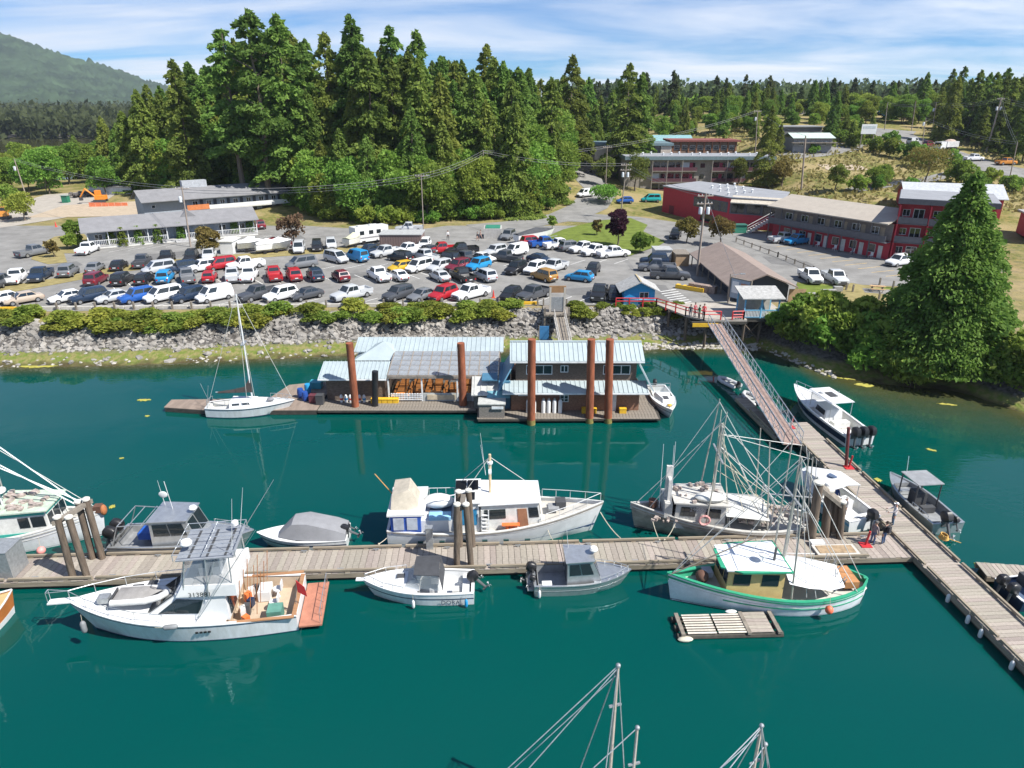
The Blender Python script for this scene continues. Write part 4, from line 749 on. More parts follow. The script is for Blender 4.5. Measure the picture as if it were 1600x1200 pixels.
for i in range(5): crate(-13.3 + i * .55 - .4, 62.1, FZ, (.5, .5, .45), yellow, ['first', 'second', 'third', 'fourth', 'fifth'][i] + ' yellow bin from the left in front of the low shed', 'bin')
for x, y, mt, l in ((-21.3, 63.4, M('blue_barrel', (.02, .07, .3), .45), 'dark blue barrel on the float left of the low shed'), (-20.6, 62.6, M('blue_barrel', (0, 0, 0)), 'second dark blue barrel beside the tubs'), (-20.9, 64.6, bluepaint, 'light blue barrel at the back of the float corner')):
    t = T('plastic_barrel', l, 'barrel', (x, y, FZ)); MB().lathe((0, 0, 0), [(.28, 0), (.32, .2), (.32, .7), (.27, .95), (.01, .96)], 12).build('drum', mt, t, True); MB().lathe((0, 0, .45), [(.335, 0), (.335, .06)], 12).build('hoop', mt, t)
crate(-19.6, 62.3, FZ, (.9, .8, .8), M('dark_red_tub', (.12, .03, .04), .6), 'dark red tub at the shed corner', 'tub'); crate(-20.4, 66, FZ, (1.2, 1, .7), M('teal_tub', (.05, .3, .38), .5), 'teal tub behind the barrels', 'tub'); crate(-18.9, 61.8, FZ, (.7, .7, 1.0), dark, 'black bin beside the gas bottles', 'bin')
# ------------------------------------------------------------ boats
class Hull:
    LV = (1., .72, .4, 0., -.5, -1.)
    def __init__(s, L, B, fs, fb, tr=.85, p=2.1, rake=.06, flare=.35, dip=0., keel=.5, mid=.42):
        s.L, s.B, s.fs, s.fb, s.tr, s.p, s.rake, s.flare, s.dip, s.keel, s.mid = L, B, fs, fb, tr, p, rake, flare, dip, keel, mid
    def hb(s, t):
        if t < s.mid:
            q = math.sin(math.pi / 2 * t / s.mid); k = s.tr + (1 - s.tr) * (q ** .55 if s.tr < .3 else q)
        else: k = 1 - ((t - s.mid) / (1 - s.mid)) ** s.p
        return max(.012, s.B / 2 * k)
    def sz(s, t): return s.fs + (s.fb - s.fs) * t ** 1.9 - s.dip * 4 * t * (1 - t)
    def pt(s, t, lv, side, off=0.):
        h = s.hb(t); top = s.sz(t)
        if lv >= 0: k = 1 - (1 - lv) * (.07 + s.flare * t ** 2.2); z = top * lv
        else: k = (.93 - s.flare * t ** 2.2) * (1 + lv * .95 if lv > -.75 else .03); z = s.keel * lv
        return (t * s.L - s.rake * s.L * t ** 5 * (1 - lv), side * (h * max(.02, k) + off), z)
    def ts(s, a=0., b=1., n=18): return [a + (b - a) * i / n for i in range(n + 1)]
    def shell(s, mat, par):
        m = MB(); secs = [[s.pt(t, l, 1) for l in s.LV] + [s.pt(t, l, -1) for l in reversed(s.LV[:-1])] for t in s.ts()]
        m.loft(secs, closed=False); m.f.append(tuple(range(len(secs[0])))); return m.build('hull', mat, par, True)
    def band(s, l0, l1, mat, par, name='stripe', a=0., b=1., off=.012):
        for sd in (1, -1):
            m = MB(); m.loft([[s.pt(t, l0, sd, off), s.pt(t, l1, sd, off), s.pt(t, l1, sd, off - .03), s.pt(t, l0, sd, off - .03)] for t in s.ts(a, b)]); m.build(name, mat, par)
    def cap(s, mat, par, wd=.14, h=.06, a=0., b=1., name='cap_rail'):
        for sd in (1, -1):
            m = MB(); secs = []
            for t in s.ts(a, b):
                x, y, z = s.pt(t, 1, sd, .03); yi = max(.0, abs(y) - wd) * sd; secs.append([(x, y, z), (x, y, z + h), (x, yi, z + h), (x, yi, z)])
            m.loft(secs); m.build(name, mat, par)
        if a == 0: x, y, z = s.pt(0, 1, 1, .03); MB().b(-.03, wd, -y + wd, y - wd, z, z + h - .004).build('transom_cap', mat, par)
    def deck(s, a, b, drop, mat, par, name='deck', inset=.02):
        m = MB(); secs = []
        for t in s.ts(a, b, 12): h = max(.01, s.hb(t) * (1 - drop * .05) - inset); z = s.sz(t) - drop; secs.append([(t * s.L, h, z), (t * s.L, h * .5, z + .03), (t * s.L, -h * .5, z + .03), (t * s.L, -h, z)])
        m.loft(secs, closed=False); return m.build(name, mat, par)
    def cockpit(s, a, b, drop, mat, par, inset=.16, name='cockpit', flat=True):
        m = MB(); zf = s.sz(a) - drop; ring = []
        for t in s.ts(a, b, 10): h = max(.02, s.hb(t) - inset); ring.append((t * s.L, h, s.sz(t) + .01, zf if flat else s.sz(t) - drop))
        x0, x1 = ring[0][0], ring[-1][0]
        m.loft([[(x, h, z1), (x, h * .96, z0), (x, -h * .96, z0), (x, -h, z1)] for x, h, z1, z0 in ring], closed=False)
        for x, h, z1, z0 in (ring[0], ring[-1]): m.add([(x, h, z1), (x, h * .96, z0), (x, -h * .96, z0), (x, -h, z1)], [(0, 1, 2, 3)])
        return m.build(name, mat, par)
def place(name, label, sp, bp, group=None, cat='boat', L=None):
    a = P(*sp); b = P(*bp); a.z = b.z = 0; t = T(name, label, cat, a, math.atan2(b.y - a.y, b.x - a.x), group); return t, (b - a).length if L is None else L
def cabin(par, name, x0, x1, wa, wf, z0, z1, sf=.3, sb=.05, ins=.12, mat=None, roof=None, wins={}, ov=.08, wm=None, rth=.06):
    mat = mat or white; wm = wm or glass
    bt = [(x0, -wa, z0), (x1, -wf, z0), (x1, wf, z0), (x0, wa, z0)]; tp = [(x0 + sb, -wa + ins, z1), (x1 - sf, -wf + ins, z1), (x1 - sf, wf - ins, z1), (x0 + sb, wa - ins, z1)]
    o = MB().add(bt + tp, [(3, 2, 1, 0), (4, 5, 6, 7), (0, 1, 5, 4), (1, 2, 6, 5), (2, 3, 7, 6), (3, 0, 4, 7)]).build(name, mat, par)
    F = {'s': (bt[0], bt[1], tp[1], tp[0]), 'f': (bt[1], bt[2], tp[2], tp[1]), 'p': (bt[2], bt[3], tp[3], tp[2]), 'b': (bt[3], bt[0], tp[0], tp[3])}
    for k, ws in wins.items():
        for wv in ws: MB().patch(F[k], *wv[:4], off=.03 + (.05 if sf > 1 else 0), th=.12).build('window' if len(wv) < 5 else wv[4], wm if len(wv) < 6 else wv[5], par)
    if roof: MB().prism([(x0 + sb - ov, -wa + ins - ov), (x1 - sf + ov, -wf + ins - ov), (x1 - sf + ov, wf - ins + ov), (x0 + sb - ov, wa - ins + ov)], z1 + .002, z1 + rth).build('cabin_roof', roof, par)
    return F
def rails(par, pts, h, mat=alu, r=.022, n=1, name='railing', low=True):
    m = MB(); up = Vector((0, 0, h)); pts = [Vector(p) for p in pts]
    for a, b in zip(pts[:-1], pts[1:]):
        m.tube(a + up, b + up, r, n=5)
        for i in range(n): q = a.lerp(b, i / n); m.tube(q, q + up, r * .8, n=5)
    m.tube(pts[-1], pts[-1] + up, r * .8, n=5); return m.build(name, mat, par)
def tube(par, name, a, b, r, mat, r2=None): return MB().tube(a, b, r, r2).build(name, mat, par)
def lines(par, name, segs, r=.012, mat=None):
    for a, b in segs: MB().tube(a, b, r * 1.7, n=4).build(name, rig_m if mat in (None, wire_m) else mat, par)
def outboard(par, y, z, tilt=0, s=1., cm=None):
    m = MB(); c, sn = math.cos(tilt), math.sin(tilt)
    rot = lambda x, zz: (-(x * c + zz * sn * -1) * s, y, z + (zz * c + x * sn) * s)   # x aft, zz up
    cm = cm or black; secs = []
    for zz, hx, hy in ((.1, .2, .15), (.2, .3, .2), (.45, .32, .21), (.62, .26, .18), (.7, .12, .1)):
        secs.append([(rot(.25 + dx * hx, zz)[0], y + dy * hy * s, rot(.25 + dx * hx, zz)[2]) for dx, dy in ((-1, -.7), (-.6, -1), (.6, -1), (1, -.7), (1, .7), (.6, 1), (-.6, 1), (-1, .7))])
    o = m.loft(secs).build('outboard_motor', cm, par, True); g = M('outboard_grey', (.1, .105, .11), .4)
    MB().tube(rot(.25, .12), rot(.25, -.75), .09 * s, .07 * s).build('leg', g, o); MB().tube(rot(.05, -.72), rot(.5, -.72), .07 * s, .05 * s, 8).build('gearcase', g, o)
    pr_ = MB(); cc = Vector(rot(.52, -.72)); ax = (Vector(rot(.6, -.72)) - cc).normalized(); e1 = Vector((0, 1, 0)); e2 = ax.cross(e1)
    for k in range(3): a = k * 2.094; q = e1 * math.cos(a) + e2 * math.sin(a); w2 = e1 * -math.sin(a) + e2 * math.cos(a); pr_.loft([[cc + q * .03, cc + q * .17 * s - w2 * .08 + ax * .03, cc + q * .19 * s, cc + q * .17 * s + w2 * .08 - ax * .03]] + [[p + ax * .012 for p in (cc + q * .03, cc + q * .17 * s - w2 * .08 + ax * .03, cc + q * .19 * s, cc + q * .17 * s + w2 * .08 - ax * .03)]])
    pr_.build('propeller', steel, o); MB().box(rot(-.03, 0), (.12 * s, .3 * s, .4 * s)).build('bracket', g, o); return o
def ellip(par, name, c, d, mat, n=10): 
    m = MB(); m.ball((0, 0, 0), .5, n); m.v = [(c[0] + x * d[0], c[1] + y * d[1], c[2] + z * d[2]) for x, y, z in m.v]; return m.build(name, mat, par, True)
def txt(par, s, loc, size, mat, rot, name='lettering'):
    cu = bpy.data.curves.new(name, 'FONT'); cu.body = s; cu.size = size; cu.extrude = .004; cu.align_x = 'CENTER'; cu.resolution_u = 2
    o = bpy.data.objects.new(name, cu); sc.collection.objects.link(o); bpy.context.view_layer.update(); dg = bpy.context.evaluated_depsgraph_get()
    me = bpy.data.meshes.new_from_object(o.evaluated_get(dg)); bpy.data.objects.remove(o); ob = obj(name, me, mat, par, loc); ob.rotation_euler = rot; return ob
def fender(label, p, mat=white, ln=.6, r=.12):
    t = T('fender', label, 'fender', p); MB().lathe((0, 0, -ln / 2), [(.03, -.05), (r * .7, 0), (r, .1), (r, ln - .1), (r * .7, ln), (.03, ln + .05)], 10).build('body', mat, t, True); tube(t, 'line', (0, 0, ln / 2), (0, .05, ln / 2 + .45), .012, rope); return t
clear = M('clear_vinyl', (.3, .34, .37), .1, var=.1, alpha=.45); canvas = M('grey_canvas', (.13, .135, .145), .85, var=.2, scale=1.5); dcanvas = M('charcoal_canvas', (.05, .053, .06), .85, var=.2); teak = M('teak', (.34, .18, .09), .6, var=.2, scale=1, detail=6, stretch=(1, 8, 1)); tan = M('tan_deck', (.47, .37, .27), .7, var=.12)
hullw = M('white_hull', (.6, .61, .6), .28, col2=(.77, .79, .81), scale=2, detail=9, stretch=(1.6, 1.6, .3)); navy = M('navy_paint', (.015, .03, .07), .35); antifoul = M('bottom_paint', (.03, .035, .06), .8)

# --- sport fisher with the tender on its foredeck
t, L_ = place('sport_fishing_yacht', 'large white sport fishing yacht numbered 313881 with a flybridge tower', (472, 940, .6), (108, 950, 1.6)); h = Hull(L_, 4.4, 1.15, 2.1, .86, 2.3, .09, .5)
h.shell(hullw, t); h.band(.0, .05, navy, t, 'boot_stripe'); h.band(.9, .93, navy, t); h.band(-.45, -.02, antifoul, t, 'bottom_paint'); h.cap(white, t, .2, .05); h.deck(.3, .995, .0, white, t, 'foredeck'); h.cockpit(.015, .3, .75, tan, t, .25)
MB().b(-1.35, -.06, -1.9, 1.9, .32, .42).build('swim_platform', M('red_brown_platform', (.4, .17, .11), .6), t); rails(t, [(-1.25, -1.8, .42), (-1.25, 1.8, .42)], .75, n=6, name='platform_rail')
MB().b(0, .25, -1.85, 1.85, 1.15, 1.22).build('teak_covering', teak, t); MB().b(.1, 3.5, -2.12, -1.92, 1.21, 1.27).build('teak_covering', teak, t); MB().b(.1, 3.5, 1.92, 2.12, 1.21, 1.27).build('teak_covering', teak, t)
zc = 1.3
F = cabin(t, 'saloon', 3.6, 8.6, 1.75, 1.25, 1.2, 2.75, 2.3, .1, .18, white, white, {'s': [(.1, .62, .3, .82)], 'p': [(.1, .62, .3, .82)], 'f': [(.08, .48, .2, .85), (.52, .92, .2, .85)], 'b': [(.1, .45, .1, .9)]}, .12)
MB().patch(F['s'], .34, .355, .3, .82, .03).build('window_bar', white, t)
MB().loft([[(3.0, -1.75, 2.82), (6.3, -1.5, 2.82), (6.3, 1.5, 2.82), (3.0, 1.75, 2.82)], [(3.0, -1.7, 3.55), (5.9, -1.4, 3.5), (5.9, 1.4, 3.5), (3.0, 1.7, 3.55)]]).build('flybridge', white, t)
MB().b(3.3, 5.3, -1.45, 1.45, 3.5, 3.58).build('flybridge_floor', M('bridge_floor', (.5, .5, .5), .8), t)
for x in (4.2, 4.9): 
    for y in (-.5, .5): MB().b(x - .25, x + .2, y - .25, y + .25, 3.58, 4.1).b(x - .3, x - .22, y - .25, y + .25, 4.1, 4.6).build('helm_seat', white, t)
for s_ in (-1, 1): 
    MB().add([(3.3, s_ * 1.6, 3.55), (6.0, s_ * 1.35, 3.5), (5.6, s_ * 1.3, 5.0), (3.3, s_ * 1.4, 5.05)], [(0, 1, 2, 3)]).build('clear_curtain', clear, t)
    for x, y, x2, y2 in ((3.2, 1.65, 3.2, 1.4), (5.9, 1.45, 5.5, 1.35), (4.5, 1.75, 4.4, 1.45)): tube(t, 'tower_leg', (x, s_ * y, 2.8), (x2, s_ * y2, 5.15), .035, alu)
    tube(t, 'outrigger', (5.2, s_ * 2.0, 1.6), (1.2, s_ * 2.6, 7.5), .03, alu, .012); tube(t, 'outrigger_brace', (5.2, s_ * 1.9, 1.6), (3.9, s_ * 1.6, 5.0), .025, alu)
MB().add([(6.0, -1.35, 3.5), (6.0, 1.35, 3.5), (5.6, 1.3, 5.0), (5.6, -1.3, 5.0)], [(0, 1, 2, 3)]).build('clear_curtain', clear, t)
MB().b(2.9, 5.9, -1.5, 1.5, 5.15, 5.22).build('hardtop', M('solar_grey', (.24, .26, .29), .35), t)
for i in range(3): MB().b(3.3 + i * .95, 3.42 + i * .95, -1.3, 1.3, 5.225, 5.25).build('rail_shadow_strip', dark, t)  # dark strips laid on the hardtop as painted shadow of the rails above
m = MB()
for y in (-1.5, -.75, 0, .75, 1.5): m.tube((2.8, y, 5.6), (6.0, y, 5.6), .025)
for x in (2.8, 4.4, 6.0): m.tube((x, -1.5, 5.6), (x, 1.5, 5.6), .025)
for x in (2.8, 6.0):
    for y in (-1.5, 1.5): m.tube((x, y, 5.2), (x, y, 5.6), .025)
m.build('tower_rail', alu, t); MB().lathe((5.5, .6, 5.65), [(.3, 0), (.32, .1), (.25, .22), (.01, .24)], 14).build('radar_dome', white, t, True); MB().lathe((3.3, -1, 5.65), [(.2, 0), (.2, .2), (.01, .32)], 12).build('satellite_dome', white, t, True)
for x, y, l in ((3.0, 1.3, 3.4), (3.1, -1.2, 2.6)): tube(t, 'antenna', (x, y, 5.3), (x - .5, y, 5.3 + l), .02, white, .008)
rails(t, [(x, s_ * (h.hb(x / h.L) - .12), h.sz(x / h.L)) for s_, xs_ in ((-1, (5.5, 7, 8.5, 10, 11.4, h.L * .985)),) for x in xs_] + [(h.L + .9, -.15, 2.15), (h.L + .9, .15, 2.15)] + [(x, h.hb(x / h.L) - .12, h.sz(x / h.L)) for x in (h.L * .985, 11.4, 10, 8.5, 7)], .7, n=1, name='bow_rail')
MB().b(h.L - .5, h.L + .95, -.22, .22, 2.08, 2.16).build('bow_pulpit', white, t); MB().box((10.6, .2, 2.2), (.6, .5, .35)).build('windlass', steel, t)
MB().b(8.9, 9.5, -1.0, -.5, 2.02, 2.09).build('hatch', dark, t); MB().b(8.2, 8.7, -1.3, -.9, 2.0, 2.07).build('hatch', dark, t)
txt(t, '313881', (4.9, 1.80, 2.98), .42, black, (R(90), 0, R(176)), 'registration_number')
for i in range(4): MB().b(4.6 + i * .22, 4.75 + i * .22, 2.12, 2.17, .78, .88).build('hull_vent', black, t)
m = MB()
for i in range(10): y = -1.5 + i * .33; m.tube((2.2 + .5 * (i % 3), y, 1.2), (1.9 + .5 * (i % 3), y + .1, 3.4), .02)
m.build('fishing_rods', M('rod_orange', (.4, .16, .06), .5), t)
for k in range(7): MB().box((2.9 + .12 * (k % 3), -1.4 + k * .45, .75 + .1 * (k % 2)), (.35, .32, .5 + .2 * (k % 3)), k * .4).build('tackle_box', [dark, offwhite, orange, navy][k % 4], t)
for y in (-.9, .3): MB().lathe((1.5, y, .42), [(.1, 0), (.06, .1), (.06, .5), (.28, .52), (.28, .62)], 10).b(1.22, 1.28, y - .25, y + .25, 1.0, 1.5).build('fighting_chair', white, t)
MB().b(.9, 1.7, .7, 1.5, .5, 1.25).build('fish_box', M('green_box', (.1, .25, .2), .6), t); MB().b(1.9, 2.6, -1.5, -.5, .45, 1.1).build('bait_station', white, t); tube(t, 'flag_staff', (.15, .9, 1.2), (-.1, .95, 3.0), .02, alu); MB().add([(-.05, .95, 2.9), (-.08, .97, 2.1), (-.6, 1.2, 1.9), (-.5, 1.1, 2.5), (-.04, .98, 2.9), (-.07, 1.0, 2.1), (-.6, 1.23, 1.9), (-.5, 1.13, 2.5)], [(0, 1, 2, 3), (7, 6, 5, 4), (0, 3, 7, 4), (1, 0, 4, 5), (2, 1, 5, 6), (3, 2, 6, 7)]).build('ensign', red, t)
for i, (x, y) in enumerate(((6.6, 2.2), (11.3, 1.55))):
    tw = t.matrix_basis @ Vector((x, y, 1.45)); q = fender(['grey fender lying along the yacht side', 'grey fender hanging at the yacht bow'][i], tw, M('grey_fender', (.2, .21, .22), .6), .7, .15); q.rotation_euler = (R(90), 0, t.rotation_euler.z + R(90)) if i == 0 else (0, 0, 0)
tm = t.matrix_basis
def inflatable(name, label, loc, rz, ln, wd, mat, cover=None, eng=True, s=1.):
    b = T(name, label, 'dinghy', loc, rz); m = MB(); r = wd * .13; pts = [(0, -wd / 2 + r), (ln * .62, -wd / 2 + r), (ln * .86, -wd * .25), (ln, 0), (ln * .86, wd * .25), (ln * .62, wd / 2 - r), (0, wd / 2 - r)]
    z = lambda x: r * .9 + .16 * max(0, x / ln - .55)
    for a, c in zip(pts[:-1], pts[1:]): m.tube((*a, z(a[0])), (*c, z(c[0])), r, n=10); m.ball((*c, z(c[0])), r * .99, 8)
    m.build('tube', mat, b, True); MB().prism([(.05, -wd / 2 + r * 1.6), (ln * .65, -wd / 2 + r * 1.6), (ln * .9, 0), (ln * .65, wd / 2 - r * 1.6), (.05, wd / 2 - r * 1.6)], .04, .1).build('floor', M('dinghy_floor', (.35, .36, .36), .7), b); MB().b(-.02, .06, -wd / 2 + r * 1.5, wd / 2 - r * 1.5, .05, .45).build('transom', dark, b)
    if cover: MB().loft([[(.1, -wd * .42, r * 1.7), (ln * .6, -wd * .42, r * 1.7), (ln * .9, 0, r * 2.2), (ln * .6, wd * .42, r * 1.7), (.1, wd * .42, r * 1.7)], [(.4, -wd * .12, r * 2.6), (ln * .6, -wd * .12, r * 2.7), (ln * .75, 0, r * 2.6), (ln * .6, wd * .12, r * 2.7), (.4, wd * .12, r * 2.6)]]).build('cover', cover, b, True)
    else: MB().b(ln * .38, ln * .46, -wd / 2 + r, wd / 2 - r, .28, .33).build('thwart', M('dinghy_floor', (0, 0, 0)), b)
    if eng: outboard(b, 0, .35, .15, .6)
    return b
p = tm @ Vector((10.0, .25, 2.12)); inflatable('inflatable_tender', 'covered grey inflatable tender on the foredeck of the sport fishing yacht', p, t.rotation_euler.z + R(178), 2.9, 1.5, M('pale_grey_hypalon', (.55, .55, .54), .6), M('tender_cover', (.27, .26, .25), .8), False)

# --- Doral cuddy cruiser
t, L_ = place('cuddy_cruiser', 'white cuddy cruiser lettered DORAL with a charcoal bimini top', (741, 917, .45), (566, 911, .9)); h = Hull(L_, 2.5, .85, 1.2, .9, 2.3, .1, .5)
h.shell(hullw, t); h.band(.55, .62, navy, t); h.band(-.45, 0, antifoul, t, 'bottom_paint'); h.cap(white, t, .16, .05); h.deck(.5, .995, 0, white, t, 'foredeck'); h.cockpit(.03, .5, .55, white, t, .18)
F = cabin(t, 'cuddy', L_ * .48, L_ * .8, .95, .5, 1.0, 1.3, .9, .0, .15, white, None); MB().b(L_ * .62, L_ * .69, -.3, .1, 1.3, 1.33).build('hatch', dark, t)
for s_ in (-1, 1): MB().add([(L_ * .46, s_ * 1.0, 1.1), (L_ * .6, s_ * .75, 1.25), (L_ * .53, s_ * .7, 1.75), (L_ * .45, s_ * .9, 1.7)], [(0, 1, 2, 3)]).build('windscreen_side', clear, t)
MB().add([(L_ * .6, -.75, 1.25), (L_ * .6, .75, 1.25), (L_ * .53, .7, 1.75), (L_ * .53, -.7, 1.75)], [(0, 1, 2, 3)]).build('windscreen', clear, t); m = MB(); m.path([(L_ * .45, -.9, 1.7), (L_ * .53, -.7, 1.76), (L_ * .53, .7, 1.76), (L_ * .45, .9, 1.7)], .025); m.build('windscreen_frame', alu, t)
MB().loft([[(L_ * .3, -1.0, 2.1), (L_ * .3, 0, 2.28), (L_ * .3, 1.0, 2.1), (L_ * .3, 1, 2.06), (L_ * .3, 0, 2.23), (L_ * .3, -1, 2.06)], [(L_ * .52, -.9, 2.15), (L_ * .52, 0, 2.35), (L_ * .52, .9, 2.15), (L_ * .52, .9, 2.1), (L_ * .52, 0, 2.3), (L_ * .52, -.9, 2.1)]]).build('bimini_top', dcanvas, t, True)
MB().add([(L_ * .3, -1.0, 2.06), (L_ * .3, 1, 2.06), (L_ * .27, 1.05, 1.0), (L_ * .27, -1.05, 1.0)], [(0, 1, 2, 3)]).build('bimini_drop', dcanvas, t)
for s_ in (-1, 1): MB().add([(L_ * .31, s_ * 1.0, 2.06), (L_ * .5, s_ * .9, 2.1), (L_ * .46, s_ * 1.0, 1.2), (L_ * .29, s_ * 1.05, 1.0)], [(0, 1, 2, 3)]).build('side_curtain', clear, t)
for y in (-.55, .55): MB().b(L_ * .32, L_ * .39, y - .25, y + .25, .4, .95).build('seat', white, t)
MB().b(.25, .7, -.9, .9, .35, .75).build('engine_well', white, t); MB().b(.9, 1.3, .3, .8, .35, .8).build('cooler', offwhite, t); outboard(t, .0, .8, .75, 1.05); outboard(t, -.7, .7, .9, .55)
rails(t, [(L_ * .62, -(h.hb(.62) - .08), h.sz(.62)), (L_ * .8, -(h.hb(.8) - .05), h.sz(.8)), (L_ * .97, 0, h.sz(.97)), (L_ * .8, h.hb(.8) - .05, h.sz(.8)), (L_ * .62, h.hb(.62) - .08, h.sz(.62))], .4, n=2, name='bow_rail'); MB().b(L_ - .3, L_ + .35, -.14, .14, 1.16, 1.22).build('bow_pulpit', white, t)
txt(t, 'DORAL', (1.3, 1.262, .2), .4, navy, (R(87), 0, R(180)))
for i, (x, mt) in enumerate(((.45, bluepaint), (3.6, white))): fender(['blue fender at the stern of the cuddy cruiser', 'white fender amidships on the cuddy cruiser'][i], t.matrix_basis @ Vector((x, 1.36, .35)), mt, .5, .1)

# --- silver aluminium boat
def alucabin_boat(name, label, sp, bp, B, cab=(.33, .62), roofz=2.3, mat=alu, radar=True, eng=((0, .9),), hullm=None, fs=.75, fb=1.05, wind=True):
    t, L = place(name, label, sp, bp); h = Hull(L, B, fs, fb, .92, 2.4, .1, .45); h.shell(hullm or mat, t); h.band(.5, .56, steel, t, 'spray_rail'); h.cap(mat, t, .14, .05); h.deck(cab[1] - .02, .995, 0, mat, t, 'foredeck'); h.cockpit(.04, cab[1] - .02, .5, M('alu_floor', (.3, .31, .32), .6, .3), t, .15)
    x0, x1 = L * cab[0], L * cab[1]; w_ = B / 2 - .22; z0 = fs - .2
    cabin(t, 'wheelhouse', x0, x1 + .5, w_, w_ * .85, z0, roofz, .75, .0, .1, mat, mat, {'s': [(.08, .45, .48, .9), (.48, .85, .48, .9)], 'p': [(.08, .45, .48, .9), (.48, .85, .48, .9)], 'f': [(.05, .47, .35, .92), (.53, .95, .35, .92)], 'b': [(.25, .75, .05, .9)]}, .12)
    if radar: MB().lathe((x1 - .1, 0, roofz + .06), [(.06, 0), (.06, .2), (.25, .22), (.28, .3), (.2, .42), (.01, .44)], 12).build('radar_dome', white, t, True)
    for k, (y, s) in enumerate(eng): outboard(t, y, fs, .35, s)
    rails(t, [(L * .66, -(h.hb(.66) - .06), h.sz(.66)), (L * .84, -(h.hb(.84) - .05), h.sz(.84)), (L * .97, 0, h.sz(.97)), (L * .84, h.hb(.84) - .05, h.sz(.84)), (L * .66, h.hb(.66) - .06, h.sz(.66))], .3, n=2, name='bow_rail')
    MB().b(-.4, -.02, -B * .38, B * .38, fs - .45, fs - .38).build('engine_platform', mat, t); tube(t, 'antenna', (x0 + .2, w_ * .7, roofz), (x0, w_ * .75, roofz + 1.9), .018, white, .008); return t, h
t, h = alucabin_boat('aluminium_cabin_boat', 'silver aluminium cabin boat with a white radar dome on its roof', (833, 907, .4), (986, 893, .9), 2.35, eng=((.35, 1.0), (-.55, .6)))
MB().box((h.L * .5, -.3, 1.6), (.3, .5, .4)).build('red_cushion', red, t); MB().b(.5, 1.1, -.95, -.5, .3, .75).build('fish_box', white, t); m = MB(); m.path([(h.L * .35, .95, .8), (h.L * .3, 1.0, 2.9)], .02); m.path([(h.L * .33, .8, .8), (h.L * .26, .85, 2.8)], .02); m.build('fishing_rods', black, t)
fender('white fender at the stern quarter of the silver cabin boat', t.matrix_basis @ Vector((.3, -1.25, .35)), white, .5, .1)
# --- aluminium boat with twin black outboards behind the yacht
t, h = alucabin_boat('aluminium_work_boat', 'aluminium cabin boat with twin black outboards moored behind the yacht', (186, 846, .5), (398, 836, .9), 3.0, (.32, .6), 2.75, eng=((-.45, 1.35), (.45, 1.35)), fs=.95, fb=1.3)
MB().box((2.0, .2, 1.1), (.9, 1.1, .5)).build('blue_tote', M('blue_tote', (.02, .1, .42), .5), t); tube(t, 'antenna', (h.L * .42, .4, 2.8), (h.L * .4, .4, 4.9), .02, white); ellip(t, 'pennant_float', (h.L * .4 - .25, .4, 3.9), (.6, .08, .5), white)
m = MB()
for y in (-1.25, 1.25): m.path([(.3, y, 1.0), (.9, y, 2.5), (h.L * .34, y * .8, 2.5)], .035)
for x in (.9, 1.6, 2.4): m.tube((x, -1.2, 2.5), (x, 1.2, 2.5), .03)
m.build('rod_rack', alu, t)

# --- covered runabout
t, L_ = place('covered_runabout', 'small white runabout under a grey canvas cover', (545, 838, .4), (402, 836, .8)); h = Hull(L_, 2.3, .75, 1.0, .9, 2.3, .1, .45); h.shell(hullw, t); h.band(.55, .65, navy, t); h.cap(white, t, .14, .05); h.deck(.55, .995, 0, white, t, 'foredeck'); h.deck(.0, .56, .12, dark, t, 'covered_cockpit')
MB().loft([[(x, -w_, z0), (x, -w_ * .75, zt), (x, 0, zt + .1), (x, w_ * .75, zt), (x, w_, z0)] for x, w_, z0, zt in ((.05, 1.08, .75, 1.15), (L_ * .12, 1.1, .78, 1.45), (L_ * .42, 1.05, .85, 2.0), (L_ * .58, .9, .9, 1.95), (L_ * .74, .6, .98, 1.05))], closed=True).build('canvas_cover', M('mid_grey_canvas', (.23, .235, .25), .85, var=.12, scale=1.2), t, True)
outboard(t, .2, .75, 1.05, 1.0); outboard(t, -.5, .7, 1.0, .55); tube(t, 'boat_hook', (L_ * .1, -1.0, 1.2), (L_ * .6, -.95, 1.5), .02, alu)

# --- white trawler yacht
t, L_ = place('trawler_yacht', 'long white wooden trawler yacht with a navy waterline and bow to the right', (610, 822, .7), (942, 803, 1.3)); h = Hull(L_, 4.5, 1.35, 2.3, .72, 2.0, .05, .45, .12, .6)
h.shell(M('trawler_white', (.68, .7, .71), .4, var=.12, scale=1, detail=8), t); h.band(-.2, .26, M('blue_waterline', (.03, .07, .16), .5), t, 'blue_waterline'); h.band(.93, .98, M('rub_rail_grey', (.3, .27, .23), .8), t, 'rub_rail', off=.04); h.cap(offwhite, t, .16, .06); h.deck(.02, .99, .25, M('worn_deck', (.5, .48, .44), .8, var=.15, scale=1), t)
cabin(t, 'wheelhouse', L_ * .42, L_ * .71, 1.6, 1.35, 1.0, 3.2, .35, .1, .08, offwhite, white, {'s': [(.06, .42, .5, .82, 'window', glass), (.62, .78, .08, .8, 'door', M('wood_door', (.28, .13, .07), .6)), (.81, .97, .48, .82)], 'p': [(.06, .42, .5, .82), (.6, .95, .5, .82)], 'f': [(.04, .3, .55, .9), (.36, .64, .55, .9), (.7, .96, .55, .9)]}, .18)
cabin(t, 'aft_cabin', L_ * .3, L_ * .42, 1.55, 1.6, 1.0, 3.35, .02, .25, .1, white, white, {'s': [(.15, .9, .3, .8, 'blue_curtain', M('blue_vinyl', (.03, .22, .42), .5))], 'p': [(.15, .9, .3, .8)]}, .12)
for i, (a, b, y0, y1) in enumerate(((.31, .36, .1, 1.3), (.365, .415, .1, 1.3), (.365, .4, -1.2, -.3))): MB().b(L_ * a, L_ * b, y0, y1, 3.44, 3.49).build('solar_panel', M('solar_cell', (0, 0, 0)), t)
